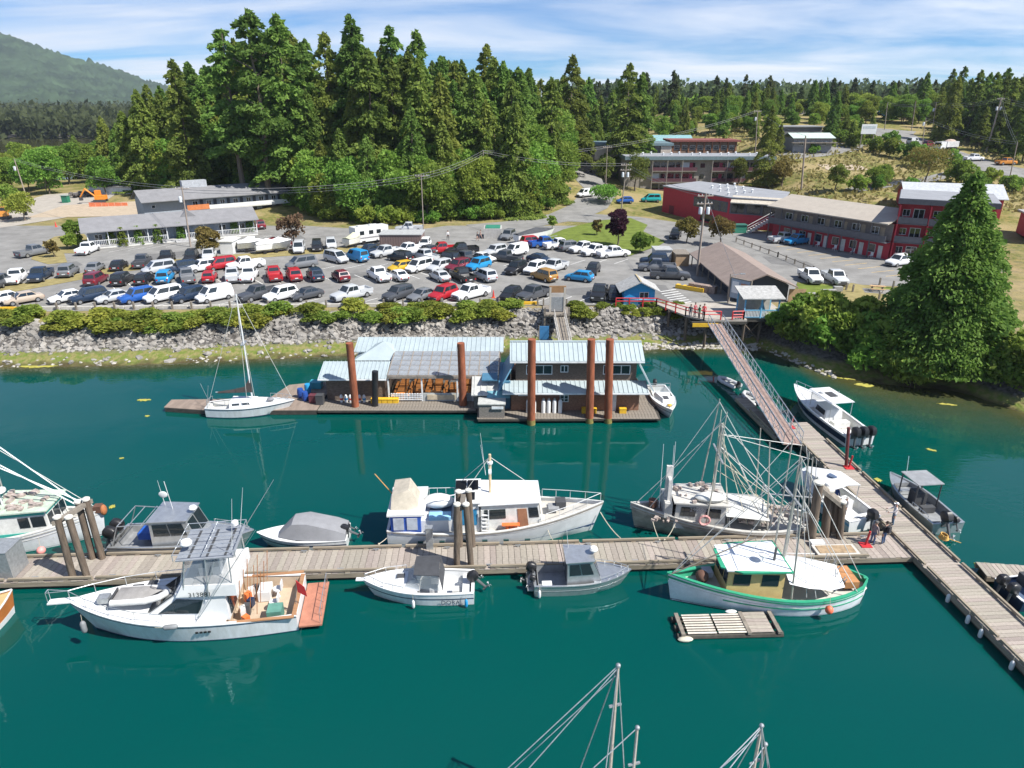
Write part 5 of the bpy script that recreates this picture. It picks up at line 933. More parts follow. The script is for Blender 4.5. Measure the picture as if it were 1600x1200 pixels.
MB().b(L_ * .04, L_ * .3, -1.4, 1.4, 1.0, 2.0).build('trunk_cabin', white, t); MB().b(L_ * .19, L_ * .29, -1.3, 1.3, 2.0, 2.12).build('blue_hatch_cover', M('blue_grey_cover', (.08, .12, .2), .7), t); MB().b(L_ * .19, L_ * .29, -1.42, -.7, 2.0, 2.25).build('locker', M('pale_blue_locker', (.25, .48, .68), .6), t)
m = MB(); m.add([(.3, -1.7, 1.2), (2.3, -1.75, 1.2), (2.3, -1.75, 2.6), (.3, -1.65, 2.6), (.3, 1.7, 1.2), (2.3, 1.75, 1.2), (2.3, 1.75, 2.6), (.3, 1.65, 2.6)], [(0, 1, 2, 3), (7, 6, 5, 4), (0, 3, 7, 4), (1, 5, 6, 2)]); m.build('blue_enclosure', M('royal_blue_canvas', (.03, .1, .42), .7), t)
for x in (.5, 1.4): MB().b(x, x + .7, -1.79, -1.74, 1.55, 2.45).build('vinyl_window', M('vinyl_pale', (.4, .44, .5), .2), t)
MB().b(.1, 2.6, -1.8, 1.8, 2.6, 2.75).build('aft_deck_roof', white, t); MB().loft([[(.3, -1.2, 2.76), (.3, 1.3, 2.76), (.4, 1.2, 3.7), (.4, -1.0, 3.7)], [(1.6, -1.2, 2.76), (1.6, 1.3, 2.76), (1.5, .9, 4.0), (1.5, -.7, 4.0)], [(2.1, -1.0, 2.76), (2.1, 1.1, 2.76), (1.9, .8, 3.4), (1.9, -.6, 3.4)]]).build('beige_spray_hood', M('beige_canvas', (.42, .38, .31), .85), t, True)
ellip(t, 'upturned_dinghy', (3.4, .1, 2.6), (2.3, 1.3, 1.0), white); tube(t, 'boom', (3.0, -.6, 3.2), (L_ * .38, -.5, 3.6), .04, white); tube(t, 'flagpole', (.2, .9, 2.7), (-1.0, 1.2, 4.2), .035, M('varnish', (.45, .25, .08), .5))
mx_ = L_ * .47; tube(t, 'mast', (mx_, 0, 3.2), (mx_, 0, 6.2), .09, M('cream_mast', (.6, .47, .3), .6)); MB().b(mx_ - .1, mx_ + .1, -.6, .6, 5.0, 5.1).build('spreader', white, t); MB().lathe((mx_, 0, 5.5), [(.2, 0), (.2, .15), (.02, .2)], 10).build('radar_dome', white, t); MB().lathe((mx_, .5, 5.1), [(.1, 0), (.12, .2), (.02, .25)], 8).build('horn', white, t)
for y, hh in ((-.5, 3.2), (-.25, 2.2)): tube(t, 'antenna', (mx_ - .3, y, 4.9), (mx_ - .6, y - .1, 4.9 + hh), .018, white, .008)
lines(t, 'stay', (((mx_, 0, 6), (L_ * .7, 0, 3.3)), ((mx_, 0, 6), (L_ * .33, 1.2, 3.4)), ((mx_, 0, 6), (L_ * .33, -1.2, 3.4))))
rails(t, [(L_ * .72, -1.6, 1.75), (L_ * .85, -(h.hb(.85) - .1), 2.0), (L_ * .985, 0, 2.3), (L_ * .85, h.hb(.85) - .1, 2.0), (L_ * .72, 1.6, 1.75)], .7, white, n=2, name='bow_rail'); rails(t, [(L_ * .18, 1.3, 2.1), (L_ * .3, 1.3, 2.1)], .8, white, n=3)
for i in range(3): MB().lathe((L_ * .545 + i * .28, -1.75, 1.25), [(.11, 0), (.13, .1), (.13, .4), (.1, .5)], 8).build('red_jerrycan', orange, t)
MB().b(L_ * .52, L_ * .6, -1.95, -1.6, 1.78, 1.83).build('orange_shelf', orange, t); MB().box((L_ * .8, .3, 2.1), (.7, .7, .5)).build('windlass', dark, t); m = MB()
for z in (1.3, 1.6, 1.9, 2.2, 2.5): m.b(L_ * .43, L_ * .46, -1.78, -1.64, z, z + .05)
m.b(L_ * .427, L_ * .432, -1.75, -1.68, 1.1, 2.9).b(L_ * .458, L_ * .463, -1.75, -1.68, 1.1, 2.9); m.build('ladder', white, t); MB().b(L_ * .74, L_ * .79, -.4, .4, 1.9, 2.05).build('deck_hatch', M('grey_deck_hatch', (.25, .26, .27), .7), t)
for i in range(6): MB().patch(((L_ * .1, -h.B / 2 * .97, .6), (L_ * .7, -h.B / 2 * .97, .6), (L_ * .7, -h.B / 2 - .02, 1.2), (L_ * .1, -h.B / 2 - .02, 1.2)), .07 + i * .16, .11 + i * .16, .2, .55, .06, .1).build('porthole', M('green_glass', (.02, .06, .06), .1), t)

# --- trollers
def troller(name, label, sp, bp, B, fs, fb, hullm, trim, house, housem, roofm, mast, poles, dip=.15, tr=.05, deckm=None, stripe=None, wins=None, rig=1.):
    t, L = place(name, label, sp, bp); h = Hull(L, B, fs, fb, tr, 1.75, .03, .3, dip, .7, .4); h.shell(hullm, t); h.cap(trim, t, .22, .08); h.band(.86, .93, trim, t, 'rub_rail', off=.04); h.band(-.3, .06, antifoul, t, 'bottom_paint')
    if stripe: h.band(.5, .56, stripe, t, 'guard_stripe', .05, .75, .03)
    h.deck(.01, .99, .42, deckm or M('worn_deck', (0, 0, 0)), t)
    m = MB(); secs = []
    for sd in (1, -1):
        m = MB(); m.loft([[(tt * L, sd * max(.02, h.hb(tt) - .16), h.sz(tt) + .01), (tt * L, sd * max(.01, h.hb(tt) - .18), h.sz(tt) - .44)] for tt in h.ts()], closed=False); m.build('bulwark', trim if trim is not red else hullm, t)
    a, b, w_, z1 = house; zb = h.sz(a) - .45
    cabin(t, 'wheelhouse', L * a, L * b, w_, w_ * .8, zb, z1, .12, .0, .06, housem, roofm, wins or {'s': [(.62, .8, .5, .85), (.83, .97, .5, .85), (.2, .42, .08, .82, 'door', M('dark_doorway', (.02, .02, .02), .8))], 'p': [(.1, .4, .5, .85), (.6, .9, .5, .85)], 'f': [(.05, .3, .5, .88), (.36, .64, .5, .88), (.7, .95, .5, .88)]}, .22, rth=.1)
    mx_, mh = mast; tube(t, 'mast', (L * mx_, 0, zb), (L * mx_, 0, mh), .11, M('mast_alu', (.45, .43, .38), .5, .3), .06)
    for (px_, lean, ph) in poles:
        for s in (-1, 1): tube(t, 'trolling_pole', (L * px_, s * w_ * 1.1, zb + .3), (L * px_ + lean, s * w_ * .75, ph), .06, M('mast_alu', (0, 0, 0)), .035)
    MB().b(L * mx_ - .06, L * mx_ + .06, -w_, w_, mh * .72, mh * .72 + .1).build('crosstree', steel, t)
    lines(t, 'stay', [((L * mx_, 0, mh), (L * .97, 0, fb)), ((L * mx_, 0, mh), (L * .03, 0, fs)), ((L * mx_, 0, mh), (L * mx_ - 1, w_ * 1.15, fs)), ((L * mx_, 0, mh), (L * mx_ - 1, -w_ * 1.15, fs)), ((L * mx_, 0, mh * .8), (L * .1, B * .3, fs)), ((L * mx_, 0, mh * .8), (L * .1, -B * .3, fs))], .014, wire_m)
    return t, h, L, zb
seaf = M('seafoam_green', (.03, .3, .17), .5, var=.12)
t, h, L, zb = troller('green_trim_troller', 'white wooden troller with green trim, yellow wheelhouse and white tarp', (1352, 915, .6), (1040, 918, .9), 4.1, 1.15, 1.95, M('troller_white', (.66, .69, .72), .4, var=.12, detail=8), seaf, (.47, .74, 1.35, 2.9), M('cream_yellow', (.55, .4, .17), .6, var=.12), M('pale_roof', (.66, .69, .71), .6), (.44, 9.6), ((.43, .3, 10.5),), stripe=seaf)
MB().prism([(L * .47 - .32, -1.58), (L * .68, -1.5), (L * .76, -.9), (L * .77, .9), (L * .68, 1.5), (L * .47 - .32, 1.58)], 2.89, 2.99).build('roof_edge', seaf, t)
MB().loft([[(L * .45, -1.5, 2.0), (L * .45, 0, 2.75), (L * .45, 1.5, 2.1)], [(L * .36, -1.75, 1.75), (L * .36, 0, 2.6), (L * .36, 1.7, 1.9)], [(L * .25, -1.8, 1.45), (L * .25, 0, 2.5), (L * .25, 1.7, 1.75)], [(L * .17, -1.4, 1.35), (L * .17, 0, 2.2), (L * .17, 1.3, 1.6)]], closed=False).build('white_tarp', M('white_tarp', (.64, .65, .66), .75, var=.1, scale=1.5, detail=8), t)
tube(t, 'tarp_ridge_pole', (L * .46, 0, 2.7), (L * .16, 0, 2.15), .04, oldwood); MB().b(L * .07, L * .14, -.9, .7, 1.0, 1.45).build('hatch_cover', M('tan_hatch', (.42, .2, .08), .7), t); m = MB()
for i in range(14): m.tube((L * (.16 + .02 * (i % 5)), -1.2 + i * .18, 1.0), (L * (.15 + .02 * (i % 4)), -1.1 + i * .17, 1.9 + .3 * (i % 3)), .03)
m.build('gurdies', steel, t); ellip(t, 'anchor_winch', (L * .83, .1, 1.75), (.8, .9, .7), M('rust_dark', (.12, .06, .04), .8)); MB().box((L * .79, -.5, 1.55), (.6, .6, .4)).build('deck_box', M('grey_box', (.35, .37, .4), .7), t); rails(t, [(L * .4, -2.0, 1.2), (L * .2, -1.9, 1.15)], .5, white, n=4); MB().lathe((L * .56, .5, 2.95), [(.05, 0), (.05, .5), (.3, .5), (.3, .6), (.02, .65)], 10).build('radar', white, t)
tube(t, 'exhaust_stack', (L * .5, .4, 2.9), (L * .5, .4, 3.9), .08, dark); tube(t, 'bow_pole', (L * .99, .1, 1.9), (L * .6, .3, 4.6), .04, oldwood); lines(t, 'stay', [((L * .44, 0, 9.4), (L * .6, -1.3, 3)), ((L * .44, 0, 7), (L * .7, 1.2, 3)), ((L * .43 + .3, 1, 10.2), (L * .97, 0, 2)), ((L * .43 + .3, -1, 10.2), (L * .97, 0, 2)), ((L * .44, .1, 9), (L * .3, -1.7, 1.2)), ((L * .44, .1, 9), (L * .32, 1.7, 1.2))], .013)
q = t.matrix_basis @ Vector((L * .27, 2.2, .75)); bo = T('mooring_buoy', 'round orange buoy hanging on the green-trimmed troller', 'buoy', q); MB().ball((0, 0, 0), .24, 12, 1.1).build('ball', M('coral_buoy', (.75, .16, .08), .5), bo, True); tube(bo, 'line', (0, 0, .25), (0, .15, .8), .015, rope)
gw = M('weathered_grey_paint', (.47, .46, .43), .75, var=.22, scale=1.8, detail=10); brn = M('stained_hull', (.36, .31, .25), .8, var=.5, scale=.9, detail=10, stretch=(1, 1, 2))
t, h, L, zb = troller('grey_troller', 'weathered grey troller numbered 296520 with a rusty streaked hull and bare masts', (1276, 822, .5), (984, 800, 1.2), 4.0, 1.1, 1.95, brn, gw, (.52, .78, 1.4, 2.75), gw, gw, (.57, 8.3), ((.62, -.6, 9.6), (.1, .3, 6.5), (.3, .6, 7.5)), deckm=gw)
m = MB()
for i in range(110): x = random.uniform(L * .08, L * .92); y = random.uniform(-1.4, 1.4); zz = 2.88 if L * .53 < x < L * .76 else 1.3; s_ = random.uniform(.08, .25); m.box((x, y, zz + s_ / 2), (s_ * 1.6, s_, s_), random.uniform(0, 3))
o = m.build('deck_clutter', M('clutter', (.36, .3, .27), .8, var=.5, scale=4), t); o['kind'] = 'stuff'
MB().add([(L * .52, -1.7, 2.0), (L * .52, 1.6, 2.1), (L * .3, 1.7, 1.9), (L * .3, -1.8, 1.8), (L * .52, 0, 2.95), (L * .3, 0, 2.6)], [(0, 4, 5, 3), (4, 1, 2, 5), (3, 5, 2), (0, 1, 4), (0, 3, 2, 1)]).build('grey_tarp', M('grey_white_tarp', (.5, .5, .48), .8, var=.12), t); MB().b(L * .26, L * .36, -.9, 1.0, 1.0, 1.6).build('hold_hatch', gw, t)
ellip(t, 'skiff_on_roof', (L * .6, .9, 3.15), (2.2, 1.0, .7), offwhite); MB().b(L * .79, L * .83, -1.0, 1.0, 1.45, 2.6).build('visor_board', gw, t); txt(t, '296520', (L * .66, 1.44, 2.3), .42, M('faded_ink', (.12, .13, .16), .8), (R(90), 0, R(178)), 'registration_number')
m = MB(); [m.tube((L * .63 + .35 * math.cos(k * .524), 1.62, 1.75 + .35 * math.sin(k * .524)), (L * .63 + .35 * math.cos((k + 1) * .524), 1.62, 1.75 + .35 * math.sin((k + 1) * .524)), .075) for k in range(12)]; m.build('life_ring', M('faded_pink', (.62, .32, .3), .6), t)
m = MB(); [m.tube((L * .14, .2 + .75 * math.cos(k * .393), 1.7 + .75 * math.sin(k * .393)), (L * .14, .2 + .75 * math.cos((k + 1) * .393), 1.7 + .75 * math.sin((k + 1) * .393)), .03) for k in range(16)]; [m.tube((L * .14, .2, 1.7), (L * .14, .2 + .75 * math.cos(k * .785), 1.7 + .75 * math.sin(k * .785)), .015) for k in range(8)]; m.build('net_drum', steel, t); MB().lathe((L * .88, 0, 1.7), [(.28, 0), (.28, .5), (.34, .55), (.02, .6)], 10).build('capstan', M('rust_dark', (0, 0, 0)), t)
for x, y, hh in ((L * .8, .9, 5.5), (L * .78, -.7, 4.4), (L * .85, .3, 5)): tube(t, 'antenna', (x, y, 1.8), (x + .1, y, 1.8 + hh), .03, white, .015)
MB().b(L * .8, L * .815, -.6, .6, 2.6, 4.2).b(L * .79, L * .825, -.1, .1, 2.5, 5.0).build('signal_mast', M('pale_grey_gear', (.6, .58, .55), .6), t); lines(t, 'stay', [((L * .57, 0, 8.2), (L * .3, s_ * 1.5, 1.4)) for s_ in (-1, 1)] + [((L * .62 - .6, s_ * 1, 9.4), (L * .9, s_ * .4, 1.9)) for s_ in (-1, 1)] + [((L * .62 - .6, s_ * 1, 9.4), (L * .2, s_ * 1.2, 1.4)) for s_ in (-1, 1)] + [((L * .57, 0, 7.5), (L * .1 + .3, s_ * 1, 6.3)) for s_ in (-1, 1)] + [((L * .1, s_ * 1, 6.3), (L * .03, 0, 1.2)) for s_ in (-1, 1)], .014)
lines(t, 'running_line', [((L * (.1 + .05 * k), (-1) ** k * 1.3, 1.3), (L * .57 if k % 2 else L * .62 - .6, (-1) ** k * .5, 5 + .45 * k)) for k in range(10)], .014, rope)
m = MB(); m.path([(L * .28, -1.3, 1.2), (L * .28, -1.3, 3.0), (L * .28, 1.3, 3.0), (L * .28, 1.3, 1.2)], .05); m.path([(L * .05, -1.1, 1.2), (L * .05, -1.1, 2.8), (L * .05, 1.1, 2.8), (L * .05, 1.1, 1.2)], .05); m.tube((L * .28, 0, 3), (L * .05, 0, 2.8), .05); m.build('stern_gallows', steel, t)
teal = M('teal_paint', (.04, .36, .3), .5, var=.1)
t, h, L, zb = troller('teal_trim_troller', 'white troller with teal trim and a cluttered green roof at the left edge', (-85, 838, .6), (166, 812, 1.2), 4.0, 1.2, 2.1, M('troller_white', (0, 0, 0)), offwhite, (.38, .72, 1.5, 2.9), offwhite, M('faded_green_roof', (.42, .5, .41), .8, var=.25, scale=2), (.3, 8.8), ((.32, .5, 9),), wins={'s': [(.5, .68, .45, .8), (.72, .95, .45, .8), (.02, .98, .86, .98, 'teal_band', teal), (.02, .98, .1, .28, 'teal_band', teal)], 'p': [(.1, .4, .5, .85)], 'f': [(.05, .3, .45, .82), (.36, .64, .45, .82), (.7, .95, .45, .82), (.02, .98, .86, .98, 'teal_band', teal)]})
m = MB()
for i in range(26): x = random.uniform(L * .4, L * .68); y = random.uniform(-1.1, 1.1); s_ = random.uniform(.1, .3); m.box((x, y, 3.0 + s_ / 3), (s_ * 2, s_, s_ * .7), random.uniform(0, 3))
o = m.build('roof_clutter', M('clutter', (0, 0, 0)), t); o['kind'] = 'stuff'; MB().lathe((L * .42, -.3, 3.0), [(.05, 0), (.05, 1.0), (.45, 1.0), (.45, 1.15), (.02, 1.2)], 12).build('radar', white, t); MB().box((L * .97, 0, 2.15), (.5, .5, .5)).build('rusty_anchor', M('rust_dark', (0, 0, 0)), t); ellip(t, 'anchor', (L * 1.0, 0, 2.0), (.4, .6, .8), M('rust_orange', (.35, .13, .05), .8)); q = t.matrix_basis @ Vector((L * .68, -2.15, .45)); bo = T('mooring_buoy', 'pink buoy between the dock and the teal-trimmed troller', 'buoy', q); MB().ball((0, 0, 0), .28, 12).build('ball', M('pink_buoy', (.75, .3, .28), .5), bo, True); tube(bo, 'line', (0, 0, .25), (0, .1, .9), .015, rope)
lines(t, 'mooring_rope', [((L * .33, .2, 8.9), (L * .93, -.3, 2.2)), ((L * .33, -.5, 7.5), (L * .93, -.4, 2.2)), ((L * .33, .5, 6), (L * .9, .4, 2.2))], .03, white)
# orange hull at the far left
t, L_ = place('varnished_boat', 'varnished orange wooden boat with a white waterline at the left edge', (-120, 1020, .5), (22, 930, 1.1)); h = Hull(L_, 3.0, 1.0, 1.5, .5, 1.9, .05, .35); h.shell(M('varnished_wood', (.48, .16, .04), .3, var=.15, detail=6), t); h.band(.0, .3, white, t, 'white_waterline'); h.band(-.05, .06, M('blue_stripe', (.03, .2, .4), .4), t); h.cap(white, t, .12, .06); h.deck(.02, .99, .1, M('tan_boards', (.5, .36, .17), .6), t)
MB().b(L_ * .2, L_ * .55, -1, 1, 1.0, 1.9).build('deckhouse', teak, t); tube(t, 'mast', (L_ * .5, 0, 1.2), (L_ * .5, 0, 6.5), .07, white)

# --- sailboat
t, L_ = place('sailboat', 'white sailboat with a furled sail under a dark cover at the left float', (325, 640, .5), (461, 629, .9)); h = Hull(L_, 2.8, .95, 1.2, .6, 1.9, .12, .4); h.shell(hullw, t); h.band(.0, .1, navy, t, 'boot_stripe'); h.band(.88, .93, navy, t); h.cap(white, t, .12, .05); h.deck(.28, .99, 0, white, t); h.cockpit(.04, .28, .45, offwhite, t, .25)
cabin(t, 'coachroof', L_ * .28, L_ * .62, .9, .6, 1.0, 1.45, .4, .02, .12, white, white, {'s': [(.1, .35, .35, .75), (.45, .7, .35, .75)], 'p': [(.1, .35, .35, .75), (.45, .7, .35, .75)]}, .0)
mt_ = PD(374, 456, P(395, 625, 1).y); ml = t.matrix_basis.inverted() @ mt_; tube(t, 'mast', (L_ * .52, 0, 1.2), (L_ * .52, 0, mt_.z), .08, M('mast_white', (.68, .69, .7), .4), .055); tube(t, 'boom', (L_ * .52, 0, 2.2), (L_ * .12, 0, 2.3), .05, alu)
MB().loft([[(x, -a, 2.25), (x, 0, 2.2 + b), (x, a, 2.25), (x, 0, 2.15)] for x, a, b in ((L_ * .14, .08, .15), (L_ * .3, .14, .3), (L_ * .45, .2, .55), (L_ * .53, .16, 1.5))]).build('sail_cover', M('dark_brown_cover', (.05, .042, .04), .85), t, True); MB().b(L_ * .5, L_ * .54, -.7, .7, mt_.z * .6, mt_.z * .6 + .06).build('spreader', alu, t)
lines(t, 'shroud', [((L_ * .52, 0, mt_.z), (L_ * .98, 0, 1.2)), ((L_ * .52, 0, mt_.z), (.1, 0, 1)), ((L_ * .52, 0, mt_.z * .95), (L_ * .5, 1.3, 1)), ((L_ * .52, 0, mt_.z * .95), (L_ * .5, -1.3, 1))], .012); rails(t, [(L_ * .7, -.95, 1.1), (L_ * .85, -.6, 1.15), (L_ * .97, 0, 1.2), (L_ * .85, .6, 1.15), (L_ * .7, .95, 1.1)], .5, n=2, name='pulpit'); rails(t, [(.3, -.9, 1), (.05, 0, 1), (.3, .9, 1)], .55, name='pushpit'); ellip(t, 'deck_bundle', (L_ * .72, .1, 1.3), (.7, .6, .4), M('grey_bundle', (.2, .2, .22), .8)); tube(t, 'wind_pole', (.1, .5, 1), (-.5, .6, 3), .02, alu); tube(t, 'outboard_pole', (.15, -.5, 1), (.6, -.5, 3.2), .02, alu)
# --- cuddy boat beside the house
t, L_ = place('bow_cuddy_boat', 'small white cuddy boat moored against the end of the shingled house', (1023, 606, .5), (1050, 644, .9)); h = Hull(L_, 2.3, .8, 1.1, .9, 2.2, .1, .45); h.shell(hullw, t); h.cap(white, t, .14, .05); h.band(.6, .66, navy, t); h.deck(.45, .99, 0, white, t, 'foredeck'); h.cockpit(.05, .45, .5, offwhite, t, .2); F = cabin(t, 'cuddy', L_ * .42, L_ * .75, .85, .45, .95, 1.3, .6, 0, .12, white)
MB().b(L_ * .58, L_ * .68, -.25, .25, 1.3, 1.33).build('hatch', dark, t); MB().add([(L_ * .45, -.85, 1.3), (L_ * .45, .85, 1.3), (L_ * .4, .75, 1.8), (L_ * .4, -.75, 1.8)], [(0, 1, 2, 3)]).build('windscreen', clear, t); rails(t, [(L_ * .3, -1, .95), (L_ * .3, 1, .95)], .9, name='roll_bar'); ellip(t, 'yellow_line_coil', (L_ * .86, 0, 1.2), (.5, .5, .2), yellow); rails(t, [(L_ * .6, -.95, 1.0), (L_ * .8, -.7, 1.05), (L_ * .97, 0, 1.1), (L_ * .8, .7, 1.05), (L_ * .6, .95, 1.0)], .35, n=2, name='bow_rail'); outboard(t, 0, .75, .3, .9)
# --- big centre cabin boat with three outboards
t, L_ = place('triple_outboard_boat', 'white cabin boat with three black outboards moored along the walkway', (1343, 688, .5), (1240, 606, 1.1)); h = Hull(L_, 3.1, 1.0, 1.5, .92, 2.3, .1, .5); h.shell(hullw, t); h.band(.3, .85, M('dark_blue_hull', (.02, .03, .06), .25), t, 'dark_side', 0, .8); h.cap(white, t, .2, .06); h.deck(.55, .99, 0, white, t, 'foredeck'); h.cockpit(.05, .55, .65, offwhite, t, .25)
cabin(t, 'console', L_ * .36, L_ * .6, .9, .75, .5, 1.7, .5, .1, .1, white, None, {'f': [(.1, .9, .5, .95)], 's': [(.2, .9, .5, .9)], 'p': [(.2, .9, .5, .9)]}); MB().loft([[(L_ * .28, -1.2, 2.75), (L_ * .28, 1.2, 2.75), (L_ * .28, 1.1, 2.85), (L_ * .28, -1.1, 2.85)], [(L_ * .62, -1.15, 2.7), (L_ * .62, 1.15, 2.7), (L_ * .62, 1.0, 2.8), (L_ * .62, -1.0, 2.8)]]).build('hardtop', white, t)
for x, y in ((.29, 1.05), (.59, .95)):
    for s_ in (-1, 1): tube(t, 'hardtop_post', (L_ * x, s_ * y, .9), (L_ * x, s_ * y, 2.75), .035, alu)
MB().b(L_ * .4, L_ * .5, -.35, .35, 2.86, 2.9).build('roof_hatch', dark, t); MB().lathe((L_ * .5, .6, 2.86), [(.2, 0), (.22, .12), (.02, .2)], 10).build('radar_dome', white, t); MB().add([(L_ * .6, -.95, 1.6), (L_ * .6, .95, 1.6), (L_ * .58, .95, 2.7), (L_ * .58, -.95, 2.7)], [(0, 1, 2, 3)]).build('windscreen', clear, t)
for y in (-.75, 0, .75): outboard(t, y, 1.0, .05, 1.35)
MB().b(.4, .9, -1.1, 1.1, .4, 1.0).build('stern_bench', white, t); MB().b(L_ * .24, L_ * .3, -.8, .8, .4, 1.0).build('leaning_post', offwhite, t); rails(t, [(L_ * .6, -(h.hb(.6) - .1), 1.25), (L_ * .8, -(h.hb(.8) - .08), 1.35), (L_ * .975, 0, 1.5), (L_ * .8, h.hb(.8) - .08, 1.35), (L_ * .6, h.hb(.6) - .1, 1.25)], .5, n=2, name='bow_rail'); tube(t, 'antenna', (L_ * .3, 1, 2.8), (L_ * .2, 1.3, 4.4), .02, white); tube(t, 'rod', (.3, 1.3, 1), (-.3, 2.3, 2), .015, black)
# --- aluminium boat with a grey roof
t, L_ = place('open_aluminium_boat', 'open aluminium boat with a grey standing roof on the right of the walkway', (1481, 824, .5), (1390, 742, .8)); h = Hull(L_, 2.5, .8, 1.05, .94, 2.3, .08, .4); h.shell(alu, t); h.cap(alu, t, .16, .05); h.deck(.78, .99, .05, alu, t, 'foredeck'); h.cockpit(.05, .78, .5, M('alu_floor', (0, 0, 0)), t, .18)
MB().box((L_ * .5, 0, 2.5), (L_ * .3, 2.0, .06)).build('roof', M('grey_roof', (.33, .34, .35), .5, .3), t)
for x in (.37, .63):
    for s_ in (-1, 1): tube(t, 'roof_post', (L_ * x, s_ * .9, .5), (L_ * x, s_ * .9, 2.5), .05, dark)
MB().b(L_ * .44, L_ * .56, -.45, .45, .35, 1.4).build('console', dark, t); MB().b(L_ * .3, L_ * .36, -.5, .5, .35, .8).build('seat', dark, t); MB().b(L_ * .68, L_ * .76, -.7, .7, .35, .65).build('bow_box', alu, t); outboard(t, .35, .85, .5, 1.3); outboard(t, -.45, .8, .5, .7); MB().b(.1, .5, -1, 1, .3, .72).build('stern_box', alu, t); tube(t, 'antenna', (L_ * .6, .8, 2.5), (L_ * .62, .85, 3.9), .02, white); rails(t, [(L_ * .1, 1.1, .8), (L_ * .35, 1.15, .85)], .3, n=2)
# --- white boat with a canopy beside the piles
t, L_ = place('canopy_boat', 'white fishing boat with a long white canopy beside the stout piles', (1350, 820, .5), (1252, 738, 1.0)); h = Hull(L_, 2.9, .95, 1.3, .92, 2.3, .1, .45); h.shell(hullw, t); h.band(.6, .8, M('pale_blue_band', (.2, .42, .62), .4), t); h.cap(white, t, .18, .06); h.deck(.6, .99, 0, white, t, 'foredeck'); h.cockpit(.05, .6, .6, offwhite, t, .2)
MB().loft([[(L_ * .3, -1.15, 2.35), (L_ * .3, 0, 2.6), (L_ * .3, 1.15, 2.35), (L_ * .3, 0, 2.5)], [(L_ * .6, -1.1, 2.4), (L_ * .6, 0, 2.7), (L_ * .6, 1.1, 2.4), (L_ * .6, 0, 2.6)], [(L_ * .92, -.5, 1.7), (L_ * .92, 0, 1.85), (L_ * .92, .5, 1.7), (L_ * .92, 0, 1.6)]]).build('white_canopy', M('white_tarp', (0, 0, 0)), t, True); MB().lathe((L_ * .5, .2, 2.62), [(.35, 0), (.35, .02), (.01, .03)], 10).build('blue_vent', M('blue_grey_cover', (0, 0, 0)), t)
for x in (.31, .58):
    for s_ in (-1, 1): tube(t, 'canopy_post', (L_ * x, s_ * 1.05, .9), (L_ * x, s_ * 1.05, 2.4), .03, alu)
MB().add([(L_ * .6, -1.1, 1.1), (L_ * .6, 1.1, 1.1), (L_ * .6, 1.1, 2.4), (L_ * .6, -1.1, 2.4)], [(0, 1, 2, 3)]).build('windscreen', clear, t); MB().b(.3, .8, -1.1, 1.1, .4, .85).build('fish_well', white, t); outboard(t, -.3, 1.0, .1, 1.2); MB().b(L_ * .3, L_ * .42, .1, .7, .4, 1.2).build('blue_seat', M('blue_tote', (0, 0, 0)), t); MB().b(L_ * .3, L_ * .42, -.8, -.2, .4, 1.1).build('seat', white, t)
# --- dinghies at the ramp float, covered boat at the finger float
gy = M('dinghy_grey', (.5, .51, .53), .6)
for (px, py, rz, l, ln) in ((1152, 606, R(-62), 'pale blue-grey inflatable farthest along the ramp float', 2.7), (1186, 634, R(-80), 'grey inflatable with an outboard in the middle of the ramp float', 3.0)):
    p = P(px, py, 0.02); inflatable('inflatable_dinghy', l, p, rz + math.pi, ln, 1.5, gy)
t = T('open_skiff', 'small rusty open skiff nearest the walkway at the ramp float', 'skiff', P(1222, 672, 0), R(118)); h = Hull(2.6, 1.2, .4, .5, .8, 2, .05, .3, keel=.2); h.shell(alu, t); h.cap(yellow, t, .06, .04); h.cockpit(.04, .9, .3, steel, t, .06); MB().b(1.0, 1.25, -.5, .5, .3, .34).build('thwart', oldwood, t)
t, L_ = place('dark_covered_boat', 'boat with black covered engine tied to the finger float at the right edge', (1574, 930, .4), (1750, 905, .8)); h = Hull(L_, 2.4, .75, 1.0, .92, 2.3, .1, .4); h.shell(navy, t); h.cap(white, t, .15, .05); h.deck(.02, .98, .15, M('blue_grey_cover', (0, 0, 0)), t); outboard(t, .4, .8, .2, 1.1); outboard(t, -.4, .8, .2, 1.1); MB().b(1.2, 3, -.8, .8, .7, 1.4).build('console_cover', dcanvas, t)
